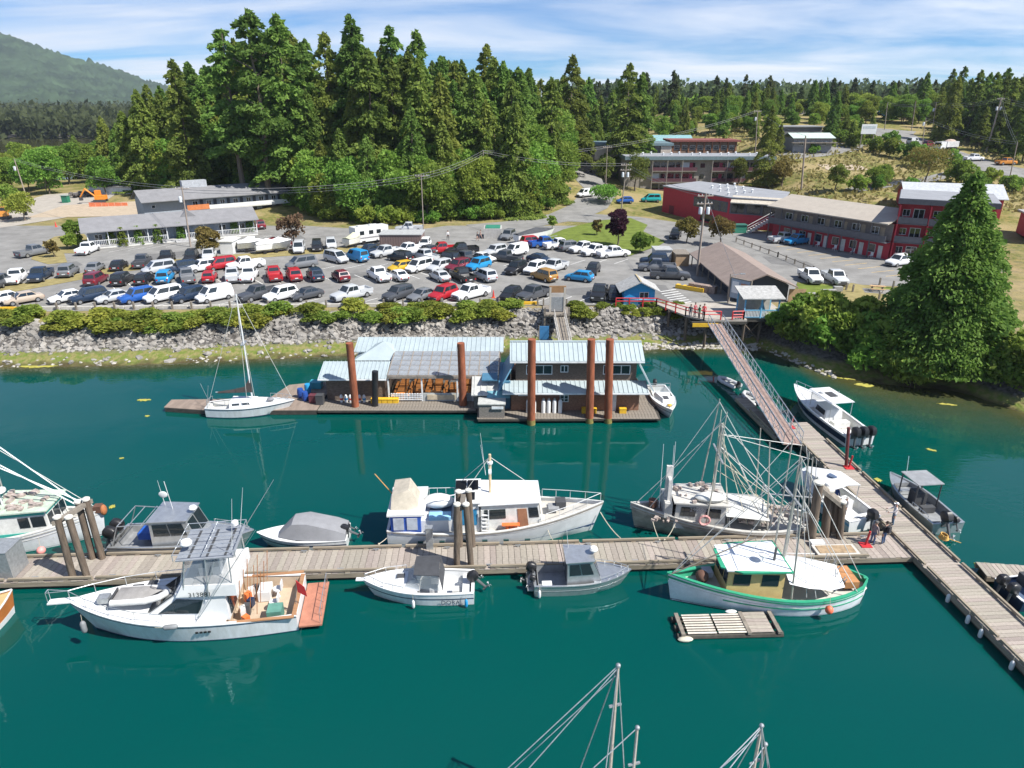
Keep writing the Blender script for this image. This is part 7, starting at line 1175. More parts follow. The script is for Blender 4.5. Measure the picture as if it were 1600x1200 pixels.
t, Ln = crate_box('portable_toilet', 'dark green portable toilet in the works yard', 'toilet', 98, 107, 321, 1.3, 2.4, M('toilet_green', (.02, .17, .1), .6), M('toilet_roof', (.3, .36, .33), .6), 3.6); t, Ln = crate_box('box_trailer', 'white box trailer parked under the yellow-green tree', 'trailer', 345, 365, 397, 4, 2.1, white, offwhite); [MB().lathe((Ln * .5, .3 + 0 * k, .25), [(.3, -.1), (.3, .1)], 10).build('wheel', black, t) for k in range(1)]
yb = T('kerb_block', 'yellow kerb beam lying beside the shop', 'kerb', P(1078, 453, 3.53), R(-38)); MB().b(-2.1, 2.1, -.35, .35, 0, .55).build('beam', yellow, yb); [MB().b(x - .2, x + .2, -.2, .2, .55, .6).build('lifting_eye', steel, yb) for x in (-1.2, 1.2)]
pt = T('net_pallet', 'pallet of rusty crab traps beside the yellow beam', 'traps', P(1098, 455, 3.53), R(-38)); [MB().b(-2.0 + k * 1.0, -1.1 + k * 1.0, -.5, .5, 0, .95).build('trap', M('rusty_mesh', (.26, .2, .17), .9, var=.4, scale=6), pt) for k in range(4)]
def digger(label, px, py, col, rz):
    p = PG(px, py); t = T('excavator', label, 'excavator', p, rz); m = MB(); [m.b(-1.4, 1.4, s - .25, s + .25, 0, .7) for s in (-.9, .9)]; m.build('tracks', dark, t); MB().b(-1.4, 1.0, -1.1, 1.1, .75, 1.7).build('body', col, t); MB().b(-.1, 1.1, -1.0, .1, 1.7, 2.9).build('cab', col, t); MB().b(.0, 1.12, -1.02, .0, 2.0, 2.7).build('cab_window', glass, t); m = MB(); m.tube((1, .5, 1.6), (3.0, .5, 3.4), .2); m.tube((3.0, .5, 3.4), (4.4, .5, 1.4), .16); m.build('boom', col, t); MB().box((4.3, .5, 1.0), (.7, .8, .8)).build('bucket', dark, t)
digger('orange excavator among the spoil in the works yard', 158, 316, M('excavator_orange', (.7, .25, .03), .5), R(190)); digger('yellow loader half hidden by the hedge at the left edge', 6, 343, M('loader_amber', (.62, .27, .05), .5), R(20))
t = T('barrier_mesh', 'orange safety mesh fence in the works yard', 'barrier', PG(140, 324)); [MB().b(i * 1.6, i * 1.6 + 1.5, -.03, .03, .1, 1.1).build('panel', M('safety_orange', (.72, .2, .09), .7, var=.2), t) for i in range(6)]
sp_ = T('spoil_heap', 'heap of dark scrap in front of the long white shed', 'heap', PG(128, 308)); m = MB(); [rock(m, (random.uniform(-4, 4), random.uniform(-1.5, 1.5), random.uniform(0, 1)), random.uniform(.4, 1)) for _ in range(26)]; o = m.build('scrap', M('dark_scrap', (.1, .09, .085), .9, var=.5), sp_); o['kind'] = 'stuff'
# motorhome, boats on trailers
p = P(557, 384, 3.53); q = P(607, 377, 3.53); t, Ln = bld('motorhome', 'white motorhome parked behind the brown container', 'motorhome', p, q, 3.53); Ln = max(Ln, 7); MB().b(0, Ln * .8, 0, 2.4, .5, 3.2).build('body', white, t); MB().b(Ln * .7, Ln, .1, 2.3, 2.1, 3.1).build('over_cab', white, t); MB().b(Ln * .8, Ln * 1.08, .1, 2.3, .5, 1.6).build('cab', white, t); [MB().b(x, x + .9, -.03, 0, 1.8, 2.5).build('window', glass, t) for x in (.9, 2.8, 4.4)]; MB().b(.3, Ln * .78, -.02, 0, 1.1, 1.35).build('stripe', M('stripe_grey', (.25, .25, .27), .5), t); [MB().b(x - .35, x + .35, -.03, .3, 0, .7).tube((x, -.04, .35), (x, .3, .35), .35, n=12).build('wheel', black, t) for x in (1.6, Ln * .88)]; [MB().b(x, x + .8, .7, 1.5, 3.2, 3.4).build('roof_unit', offwhite, t) for x in (1, 3.5)]
def boat_trailer(label, px, py, rz, ln, mat, cover):
    t = T('boat_on_trailer', label, 'boat trailer', P(px, py, 3.53), rz); h = Hull(ln, 2.1, .9, 1.15, .85, 2.2, .08, .4, keel=.35); o = h.shell(mat, t); o.location = (0, 0, .75); MB().loft([[(x, -w_, z0), (x, 0, zt), (x, w_, z0)] for x, w_, z0, zt in ((.1, 1, 1.7, 1.9), (ln * .5, 1.0, 1.75, 2.6), (ln * .97, .1, 1.9, 2.0))]).build('cover', cover, t); MB().b(-.1, ln + .8, -.06, .06, .35, .47).build('frame', steel, t); [MB().tube((ln * .35, s * .95 - .1, .3), (ln * .35, s * .95 + .1, .3), .3, n=12).build('wheel', black, t) for s in (-1, 1)]
wt = M('white_tarp', (0, 0, 0)); boat_trailer('white-tarped boat on a trailer under the yellow-green tree', 372, 394, R(20), 4.5, alu, wt); boat_trailer('small white boat on a trailer beside the tarped one', 400, 397, R(30), 4, white, offwhite); boat_trailer('boat under a pointed white tarp beside the red pickup', 416, 395, R(30), 4.6, alu, wt); boat_trailer('small skiff on a trailer in the upper car park', 541, 388, R(60), 4.2, offwhite, M('pale_yellow_cover', (.5, .5, .35), .7)); boat_trailer('long boat under a black and white cover by the lawn tip', 806, 381, R(38), 9.5, white, dcanvas)
# posts and kerb logs along the bank, picnic table, cones
for i, px in enumerate(range(30, 850, 30)):
    p = P(px, 486 - px * .0105, 3.5); t = T('edge_post', 'short dark timber post along the car park edge', 'post', p, 0, 'timber posts along the bank edge'); MB().b(-.1, .1, -.1, .1, -.4, .95).build('shaft', oldwood, t); MB().box((0, 0, 1.0), (.2, .2, .1), 0, .6).build('top', oldwood, t)
for i in range(17):
    a = P(-5 + i * 50, 484.5 - i * .52, 3.53); t = T('kerb_log', 'pale concrete kerb beam along the car park edge', 'kerb', a, R(1.5), 'kerb beams along the bank edge'); mt = yellow if i in (0, 16) else M('pale_concrete', (.5, .48, .44), .9); MB().b(0, 3.9, 0, .35, 0, .32).build('beam', mt, t); MB().b(.1, 3.8, .08, .27, .32, .36).build('chamfer', mt, t)
t = T('picnic_table', 'wooden picnic table on the lawn left of the huge cedar', 'table', P(1370, 455, 3.56), R(-18)); [MB().b(-.95, .95, -.36 + k * .19, -.2 + k * .19, .72, .77).build('top_board', M('pine_boards', (.5, .33, .17), .8), t) for k in range(4)]; [MB().b(-.95, .95, s * .8 - .13, s * .8 + .13, .43, .48).build('bench', M('pine_boards', (0, 0, 0)), t) for s in (-1, 1)]; [MB().b(x - .05, x + .05, -.8, .8, .35, .43).tube((x, -.6, 0), (x, -.2, .72), .05).tube((x, .6, 0), (x, .2, .72), .05).build('trestle', oldwood, t) for x in (-.65, .65)]; sheet('picnic_pad', [tuple((t.matrix_basis @ Vector(c))[:2]) for c in ((-1.7, -1.3, 0), (1.9, -1.3, 0), (1.9, 1.3, 0), (-1.7, 1.3, 0))], asphalt, 3.575)
for px, py, l in ((1322, 453, 'post left of the picnic table'), (1374, 445, 'post behind the picnic table'), (1332, 456, 'leaning post before the picnic table'), (1373, 468, 'post in front of the picnic table'), (1395, 450, 'post right of the picnic table')): t = T('lawn_post', 'dark timber ' + l, 'post', P(px, py, 3.55)); MB().b(-.1, .1, -.1, .1, -.2, 1.0).build('shaft', oldwood, t); MB().box((0, 0, 1.03), (.2, .2, .06), 0, .5).build('top', oldwood, t)
for px, py, l in ((771, 466, 'tall red marker cone near the front row'), (88, 355, 'orange cone at the end of the side street')): t = T('traffic_cone', l, 'cone', PG(px, py)); MB().b(-.25, .25, -.25, .25, .03, .09).build('base', orange, t); MB().lathe((0, 0, .09), [(.17, 0), (.1, .6), (.04, 1.0), (.01, 1.02)], 10).build('cone', M('red_cone', (.65, .06, .05), .5), t)
# ------------------------------------------------------------ poles and wires
pole_m = M('utility_pole_wood', (.3, .25, .21), .9, var=.2, stretch=(3, 3, .3)); tr_m = M('transformer_grey', (.5, .53, .56), .5)
TOPS = {}
def upole(key, bpx, tpx, label, arms=1, trans=0, r=.16, light=False):
    b = PG(*bpx); tp = PD(*tpx, b.y); t = T('utility_pole', label, 'utility pole', b); d = tp - b; tube(t, 'shaft', (0, 0, -.5), d, r, pole_m, r * .7)
    for k in range(arms): z = d * (.97 - .09 * k); MB().box(z, (2.4, .12, .14), R(8)).build('crossarm', pole_m, t); [MB().lathe(z + Vector((x, x * .14, .07)), [(.06, 0), (.05, .15), (.01, .18)], 6).build('insulator', white, t) for x in (-1.05, -.5, .5, 1.05)]
    for k in range(trans): MB().lathe(d * .8 + Vector(((-.55, .55, 0)[k], -.1, -.5)), [(.28, 0), (.28, .9), (.2, 1.0), (.02, 1.02)], 10).build('transformer', tr_m, t, True)
    if light: tube(t, 'lamp_arm', d * .95, d * .95 + Vector((1.2, -.3, .3)), .04, steel); MB().box(d * .95 + Vector((1.4, -.35, .3)), (.6, .25, .12)).build('lamp_head', steel, t)
    TOPS[key] = tp
for a in (('a', (46, 322), (22, 248), 'leaning pole with a transformer at the left street', 0, 1), ('b', (73, 300), (61, 248), 'slim pole behind the leaning one on the left', 0, 0, .12), ('c', (298, 386), (284, 292), 'pole with a crossarm in front of the veranda motel', 1, 1), ('d', (662, 366), (658, 272), 'pole at the edge of the lane beside the container', 1, 0, .12, True), ('e', (757, 340), (755, 235), 'pole in front of the dark leafy trees by the lane', 0, 0, .12), ('f', (946, 300), (949, 228), 'thin pole before the left apartment wing', 1, 0, .12), ('g', (969, 342), (979, 255), 'pole with two transformers by the lawn island', 2, 2), ('h', (1089, 432), (1103, 302), 'tall pole with two transformers beside the brown roof shop', 2, 2, .2), ('i', (1252, 297), (1259, 212), 'thick pole on the grass behind the red motel', 0, 0, .24), ('j', (1180, 240), (1184, 172), 'pole right of the upper apartments', 1, 1), ('k', (1440, 232), (1447, 184), 'pole beside the parked vans on the hill road', 0, 1, .14), ('l', (1455, 217), (1463, 160), 'pole at the bend of the hill road', 0, 1, .14), ('m', (1541, 238), (1565, 152), 'thick leaning pole with a transformer right of the dump truck', 1, 2, .26), ('n', (1577, 281), (1590, 222), 'pole at the lower right of the hill road', 0, 0, .14), ('o', (1382, 203), (1387, 160), 'pole left of the blue-roofed shop', 0, 0, .14), ('p', (1424, 205), (1431, 158), 'pole right of the blue-roofed shop', 0, 0, .14), ('q', (1137, 478), (1142, 428), 'grey pole with a lamp beside the notice board', 0, 0, .12, True)): upole(*a)
def span(a, b, label, k=2, sag=1.2, r=.03):
    A_, B_ = [TOPS[k] if isinstance(k, str) else k for k in (a, b)]; A_ = Vector(A_); B_ = Vector(B_); t = T('power_line', label, 'power line', A_); n = 14
    for j in range(k): m = MB(); o = Vector((0, .3 * j, -.5 * j)); m.path([(B_ - A_) * (i / n) - Vector((0, 0, sag * 4 * (i / n) * (1 - i / n))) + o for i in range(n + 1)], r, 4); m.build('cable', wire_m, t)
span('c', 'd', 'power line from the veranda motel pole to the lane pole', 3); span('d', 'e', 'power line between the two lane poles', 3, .6); span('e', 'f', 'power line from the lane to the apartments', 2, .8); span('e', 'g', 'power line from the lane to the lawn island pole', 2, 1); span('g', 'h', 'power line from the lawn pole to the shop pole', 2, .8); span('a', 'c', 'power line from the left street to the veranda motel', 2, 1); span('f', 'j', 'power line above the apartments', 2, 1); span('m', 'n', 'power line down the hill road on the right', 2, .8); span('l', 'm', 'power line along the bend of the hill road', 3, 1); span('o', 'l', 'power line at the top of the hill road', 2, .8); span('i', 'j', 'power line behind the restaurant', 1, .8); span('m', (150, 170, 24), 'power line leaving the frame on the right', 3, 1); span('h', P(1155, 447, 6), 'service wire from the shop pole to its roof', 1, .3); span('k', 'n', 'low wires along the hillside', 2, 1)
# ------------------------------------------------------------ vehicles
paint = M('car_paint', (.93, .93, .93), .28, var=.04, objcol=True, spec=.6); tyre = M('tyre', (.02, .02, .021), .8); rim_m = M('alloy_rim', (.42, .43, .44), .35, .7); lampw = M('headlamp', (.6, .62, .63), .15); lampr = M('tail_lamp', (.35, .01, .012), .25); plate = M('number_plate', (.6, .62, .65), .5); bumper_m = M('bumper_plastic', (.05, .05, .053), .6)
VEH = {}
def carbody(key, L, W, secs, gh, kind='car'):
    """secs: (x, half-width, top z) stations rear to front; gh: greenhouse (xb0,xb1,xt0,xt1,zbelt,zroof)"""
    t = T('car', 'x', 'car', (0, 0, -500)); m = MB(); zb = .3; S = []
    for x, hw, zt in secs: S.append([(x, -hw + .1, zb), (x, -hw, zb + .18), (x, -hw, zt - .22), (x, -hw + .07, zt - .05), (x, -hw * .6, zt), (x, hw * .6, zt), (x, hw - .07, zt - .05), (x, hw, zt - .22), (x, hw, zb + .18), (x, hw - .1, zb)])
    m.loft(S); xb0, xb1, xt0, xt1, z0, z1 = gh; hb, ht = W / 2 - .07, W / 2 - .24
    bt = [(xb0, -hb, z0 - .1), (xb1, -hb, z0 - .1), (xb1, hb, z0 - .1), (xb0, hb, z0 - .1)]; tp = [(xt0, -ht, z1), (xt1, -ht, z1), (xt1, ht, z1), (xt0, ht, z1)]
    m.add(bt + tp, [(4, 5, 6, 7), (0, 1, 5, 4), (1, 2, 6, 5), (2, 3, 7, 6), (3, 0, 4, 7)]); m.loft([[(xt0 + .08, -ht + .06, z1), (xt1 - .08, -ht + .06, z1), (xt1 - .08, ht - .06, z1), (xt0 + .08, ht - .06, z1)], [(xt0 + .25, -ht + .2, z1 + .05), (xt1 - .25, -ht + .2, z1 + .05), (xt1 - .25, ht - .2, z1 + .05), (xt0 + .25, ht - .2, z1 + .05)]])
    o = m.build('body', paint, t, True); o['paint'] = 1
    F = {'s': (bt[0], bt[1], tp[1], tp[0]), 'f': (bt[1], bt[2], tp[2], tp[1]), 'p': (bt[2], bt[3], tp[3], tp[2]), 'b': (bt[3], bt[0], tp[0], tp[3])}
    MB().patch(F['f'], .06, .94, .2, .93, .015).build('windscreen', glass, t); MB().patch(F['b'], .08, .92, .3, .9, .015).build('rear_window', glass, t)
    for k in 'sp':
        if kind == 'panel': MB().patch(F[k], (.62 if k == 's' else .08), (.92 if k == 's' else .38), .28, .88, .012).build('side_window', glass, t); continue
        MB().patch(F[k], .08, .49, .25, .9, .012).build('side_window', glass, t); MB().patch(F[k], .52, .92, .25, .9, .012).build('side_window', glass, t)
    r = .38 if kind == 'pickup' else .33
    for x in (secs[0][0] + L * .19, secs[-1][0] - L * .19):
        for s in (-1, 1):
            wv = MB().tube((x, s * (W / 2 - .2), r), (x, s * (W / 2 + .015), r), r, n=14).build('wheel', tyre, t, True); MB().tube((x, s * (W / 2 - .05), r), (x, s * (W / 2 + .03), r), r * .6, n=10).build('rim', rim_m, wv)
    xf, hf, zf = secs[-1]; xr, hr, zr = secs[0]
    for s in (-1, 1):
        MB().box((xf - .06, s * (hf - .2), zf - .2), (.16, .36, .15)).build('headlight', lampw, t); MB().box((xr + .04, s * (hr - .12), zr - .22), (.12, .2, .24)).build('taillight', lampr, t); MB().box((xb1 - .25, s * (W / 2 + .06), z0 + .05), (.14, .18, .12)).build('mirror', bumper_m, t)
    MB().box((xf - .02, 0, .45), (.14, hf * 1.75, .2)).build('front_bumper', bumper_m, t); MB().box((xr + .02, 0, .45), (.14, hr * 1.75, .18)).build('rear_bumper', bumper_m, t); MB().box((xr - .06, 0, .66), (.02, .45, .14)).build('number_plate', plate, t); MB().box((xf + .02, 0, zf - .22), (.06, hf * 1.0, .14)).build('grille', bumper_m, t)
    if kind == 'pickup':
        x0, x1 = secs[0][0] + .08, xb0 - .05
        b_ = MB().b(x0, x1, -W / 2 + .12, W / 2 - .12, .84, .87).build('bed_floor', bumper_m, t); m = MB(); zt = 1.18
        m.b(x0 - .06, x1, -W / 2 + .02, -W / 2 + .12, .8, zt); m.b(x0 - .06, x1, W / 2 - .12, W / 2 - .02, .8, zt); m.b(x0 - .07, x0 + .03, -W / 2 + .12, W / 2 - .12, .8, zt - .01); q_ = m.build('bed_sides', paint, t); q_['paint'] = 1
    index_kids(t); VEH[key] = t; return t
carbody('sedan', 4.6, 1.82, [(-2.3, .7, .82), (-2.1, .85, 1.0), (-1.3, .9, 1.02), (.5, .91, .98), (1.3, .9, .93), (2.0, .85, .8), (2.3, .68, .66)], (-1.85, 1.15, -1.05, .3, .98, 1.46))
carbody('hatch', 4.3, 1.8, [(-2.1, .75, .95), (-1.95, .87, 1.05), (-1.0, .9, 1.05), (.6, .9, 1.0), (1.3, .88, .95), (1.95, .82, .8), (2.15, .66, .66)], (-2.0, 1.2, -1.5, .35, 1.02, 1.55))
carbody('suv', 4.7, 1.92, [(-2.3, .8, 1.0), (-2.15, .93, 1.14), (-1.0, .96, 1.14), (.7, .96, 1.1), (1.4, .94, 1.06), (2.15, .88, .94), (2.35, .74, .76)], (-2.2, 1.15, -1.85, .45, 1.1, 1.78))
carbody('minivan', 5.0, 1.98, [(-2.45, .84, 1.05), (-2.3, .96, 1.15), (-1.0, .99, 1.15), (1.0, .98, 1.1), (1.7, .95, 1.02), (2.3, .88, .88), (2.5, .72, .7)], (-2.38, 1.75, -2.1, .75, 1.1, 1.9))
carbody('panel_van', 4.8, 1.9, [(-2.4, .85, 1.1), (-2.3, .94, 1.2), (-1, .95, 1.2), (1.0, .95, 1.12), (1.6, .92, 1.04), (2.2, .86, .9), (2.4, .7, .72)], (-2.36, 1.7, -2.2, .8, 1.12, 2.0), 'panel')
carbody('pickup', 5.8, 2.0, [(-2.9, .88, .9), (-2.8, .98, .92), (-.85, .99, .92), (-.7, .99, 1.2), (1.2, .99, 1.2), (1.6, .98, 1.16), (2.6, .93, 1.06), (2.9, .82, .9)], (-.8, 1.45, -.6, .75, 1.18, 1.88), 'pickup')
CV = {'white': (.78, .79, .8), 'silver': (.5, .52, .54), 'grey': (.17, .18, .195), 'dark grey': (.07, .075, .085), 'black': (.02, .021, .024), 'navy': (.018, .035, .07), 'blue': (.02, .1, .38), 'bright blue': (.02, .26, .55), 'red': (.4, .02, .03), 'maroon': (.16, .02, .035), 'beige': (.48, .4, .32), 'yellow': (.62, .4, .03), 'bronze': (.36, .2, .05), 'teal': (.02, .36, .38), 'orange': (.6, .24, .04)}
ORD = ['leftmost', 'second', 'third', 'fourth', 'fifth', 'sixth', 'seventh', 'eighth', 'ninth', 'tenth', 'eleventh', 'twelfth', 'thirteenth', 'fourteenth', 'fifteenth', 'sixteenth', 'seventeenth', 'eighteenth', 'nineteenth', 'twentieth', 'twenty-first', 'twenty-second', 'twenty-third']
NM = {'sedan': 'sedan', 'hatch': 'hatchback', 'suv': 'sport utility car', 'minivan': 'minivan', 'panel_van': 'panel van', 'pickup': 'pickup truck'}
ROWS = {
 'in the front row along the bank': [(8, 474, 'sedan', 'white', 232), (38, 474, 'sedan', 'beige', 228), (108, 472, 'sedan', 'white', 228), (141, 472, 'suv', 'navy', 230), (180, 472, 'sedan', 'silver', 230), (216, 471, 'suv', 'blue', 230), (257, 470, 'minivan', 'white', 230), (296, 470, 'suv', 'navy', 230), (336, 470, 'panel_van', 'white', 228), (406, 467, 'pickup', 'dark grey', 230), (440, 469, 'suv', 'white', 228), (480, 468, 'sedan', 'dark grey', 226), (550, 467, 'pickup', 'silver', 226), (623, 468, 'suv', 'dark grey', 230), (660, 469, 'sedan', 'grey', 230), (693, 467, 'suv', 'red', 236), (736, 466, 'pickup', 'white', 226), (798, 467, 'hatch', 'black', 244), (834, 467, 'pickup', 'dark grey', 230), (936, 466, 'pickup', 'black', 258), (960, 468, 'hatch', 'black', 262)],
 'in the second row, seen from behind': [(152, 444, 'suv', 'maroon', 96), (193, 444, 'suv', 'black', 96), (227, 443, 'hatch', 'black', 98), (260, 441, 'suv', 'bright blue', 104), (294, 440, 'pickup', 'grey', 118), (329, 440, 'hatch', 'red', 104), (364, 438, 'pickup', 'silver', 112), (391, 437, 'pickup', 'white', 100), (429, 436, 'pickup', 'red', 114), (460, 437, 'suv', 'red', 116), (493, 437, 'suv', 'navy', 118), (533, 439, 'hatch', 'maroon', 122), (592, 437, 'pickup', 'white', 122), (622, 437, 'sedan', 'white', 126), (687, 438, 'sedan', 'silver', 122), (722, 438, 'pickup', 'black', 120), (758, 438, 'suv', 'silver', 122), (850, 438, 'suv', 'bronze', 128)],
 'in the third row, facing the water': [(250, 427, 'minivan', 'silver', 222), (286, 426, 'suv', 'navy', 222), (318, 424, 'suv', 'white', 222), (346, 421, 'minivan', 'red', 222), (385, 420, 'pickup', 'white', 218), (472, 419, 'minivan', 'grey', 218), (627, 424, 'hatch', 'yellow', 220), (656, 424, 'minivan', 'white', 232), (687, 424, 'suv', 'silver', 232), (716, 423, 'suv', 'maroon', 232), (748, 421, 'suv', 'bright blue', 232), (806, 427, 'suv', 'black', 240), (836, 427, 'suv', 'white', 236), (866, 424, 'pickup', 'silver', 234), (926, 428, 'hatch', 'black', 252)],
 'along the dry planted strip': [(3, 448, 'suv', 'dark grey', 100), (29, 441, 'pickup', 'white', 108), (65, 437, 'pickup', 'navy', 284), (109, 431, 'suv', 'grey', 104), (150, 425, 'sedan', 'grey', 102), (187, 421, 'sedan', 'black', 102), (224, 416, 'pickup', 'dark grey', 104), (262, 410, 'pickup', 'black', 106), (300, 408, 'suv', 'black', 284), (328, 406, 'suv', 'silver', 284), (468, 394, 'minivan', 'silver', 282), (496, 391, 'suv', 'black', 284), (518, 388, 'suv', 'silver', 286)],
 'in the crowded middle of the upper rows': [(526, 410, 'minivan', 'silver', 318), (558, 408, 'panel_van', 'bright blue', 136), (580, 399, 'pickup', 'navy', 222), (604, 401, 'pickup', 'silver', 226), (625, 408, 'suv', 'black', 146), (640, 397, 'pickup', 'white', 222), (665, 407, 'pickup', 'silver', 136), (668, 396, 'sedan', 'dark grey', 140), (692, 396, 'pickup', 'red', 200), (700, 410, 'suv', 'black', 140), (722, 397, 'pickup', 'black', 200), (728, 410, 'pickup', 'dark grey', 136), (755, 409, 'sedan', 'white', 325), (774, 399, 'suv', 'silver', 226), (790, 409, 'pickup', 'dark grey', 150), (806, 399, 'panel_van', 'white', 226), (843, 411, 'sedan', 'navy', 324)],
 'in the slanted row beside the lawn island': [(832, 384, 'suv', 'red', 24), (850, 386, 'pickup', 'blue', 24), (873, 389, 'pickup', 'white', 24), (893, 392, 'suv', 'grey', 24), (913, 394, 'pickup', 'white', 212), (932, 399, 'pickup', 'white', 212), (958, 402, 'pickup', 'white', 20)],
}
def car(px, py, kind, col, hd, label, group=None):
    p = PG(px, py); p.z = max(p.z, 3.52) + (.02 if p.y < 150 else .08); o = dup(VEH[kind], p, R(hd), None, label, group, CV[col]); o.name = 'parked_' + {'panel_van': 'van', 'minivan': 'minivan', 'pickup': 'pickup', 'suv': 'car', 'sedan': 'car', 'hatch': 'car'}[kind]; o['category'] = {'pickup': 'pickup', 'panel_van': 'van', 'minivan': 'minivan'}.get(kind, 'car'); return o
for row, cs in ROWS.items():
    for i, (px, py, k, c, hd) in enumerate(sorted(cs)): car(px, py, k, c, hd, f'{c} {NM[k]}, {ORD[i]} from the left {row}'.replace('leftmost from the left', 'leftmost'), 'cars parked on the harbour car park')
for px, py, k, c, hd, l in ((905, 440, 'hatch', 'bright blue', 155, 'bright blue hatchback standing alone on the open asphalt'), (1046, 436, 'pickup', 'dark grey', 352, 'dark grey pickup nearest the blue kiosk at the shop'), (1026, 424, 'pickup', 'grey', 172, 'grey pickup parked behind the dark one at the shop'), (1022, 414, 'suv', 'navy', 172, 'dark blue car farthest back beside the small grey shed'), (55, 400, 'pickup', 'grey', 66, 'grey pickup standing alone on the left drive'), (139, 396, 'pickup', 'white', 96, 'white pickup at the left corner of the veranda motel'), (393, 387, 'pickup', 'white', 6, 'white pickup behind the tarped boats'), (431, 388, 'pickup', 'red', 172, 'red pickup under the rusty-leaved tree'), (406, 357, 'suv', 'maroon', 120, 'dark car at the right end of the veranda motel'), (640, 362, 'pickup', 'silver', 186, 'silver pickup beside the lane pole'), (664, 388, 'suv', 'white', 268, 'white car at the right end of the brown container'), (794, 374, 'suv', 'grey', 250, 'grey car beside the bin enclosure'), (281, 462, 'sedan', 'navy', 228, 'dark car half hidden behind the white minivan in the front row'), (878, 299, 'suv', 'navy', 330, 'dark car at the top of the lane'), (880, 281, 'sedan', 'white', 330, 'white car beyond the top of the lane'), (914, 308, 'panel_van', 'white', 215, 'white van parked left of the dome-shaped bush'), (976, 318, 'hatch', 'blue', 190, 'blue hatchback right of the dome-shaped bush'), (1017, 316, 'minivan', 'teal', 184, 'teal and white camper van beside the restaurant'), (1223, 379, 'pickup', 'silver', 20, 'silver pickup in front of the red motel wing'), (1246, 382, 'pickup', 'bright blue', 206, 'bright blue pickup in front of the red motel wing'), (1403, 415, 'suv', 'white', 205, 'white car at the motel end block beside the huge cedar'), (1265, 440, 'pickup', 'white', 268, 'white pickup facing the water above the shop fence'), (1303, 442, 'pickup', 'silver', 270, 'silver pickup facing the water left of the picnic lawn'), (1055, 372, 'suv', 'black', 250, 'black car behind the reddish garden tree'), (1520, 252, 'pickup', 'white', 10, 'white pickup driving on the hill road'), (1571, 258, 'pickup', 'orange', 10, 'orange pickup with a rack on the hill road'), (1426, 226, 'panel_van', 'silver', 30, 'silver van by the shrubs on the hill road'), (1450, 230, 'suv', 'maroon', 30, 'dark red car beside the dump truck on the hill road')): car(px, py, k, c, hd, l)
p = PG(1477, 236); t = T('dump_truck', 'white dump truck on the hill road', 'truck', (p.x, p.y, p.z + .1), R(200)); MB().b(-3.6, 1.2, -1.2, 1.2, 1.1, 2.7).build('tipper_body', M('dump_white', (.6, .6, .6), .6), t); MB().b(1.5, 3.6, -1.15, 1.15, .7, 2.6).build('cab', white, t); MB().b(3.55, 3.64, -1.0, 1.0, 1.6, 2.4).build('windscreen', glass, t); MB().b(-3.6, 3.5, -.5, .5, .6, 1.0).build('chassis', dark, t); [MB().tube((x, s * 1.2, .5), (x, s * .9, .5), .5, n=12).build('wheel', tyre, t) for x in (-2.8, -1.6, 2.6) for s in (-1, 1)]; ellip(t, 'load', (-1.2, 0, 2.7), (4, 2.2, 1.2), M('spoil', (.42, .33, .28), .9, var=.4))
for k, v in VEH.items():
    for o in [v] + [c for c in sc.collection.objects if c.parent == v or (c.parent and c.parent.parent == v)]: bpy.data.objects.remove(o)
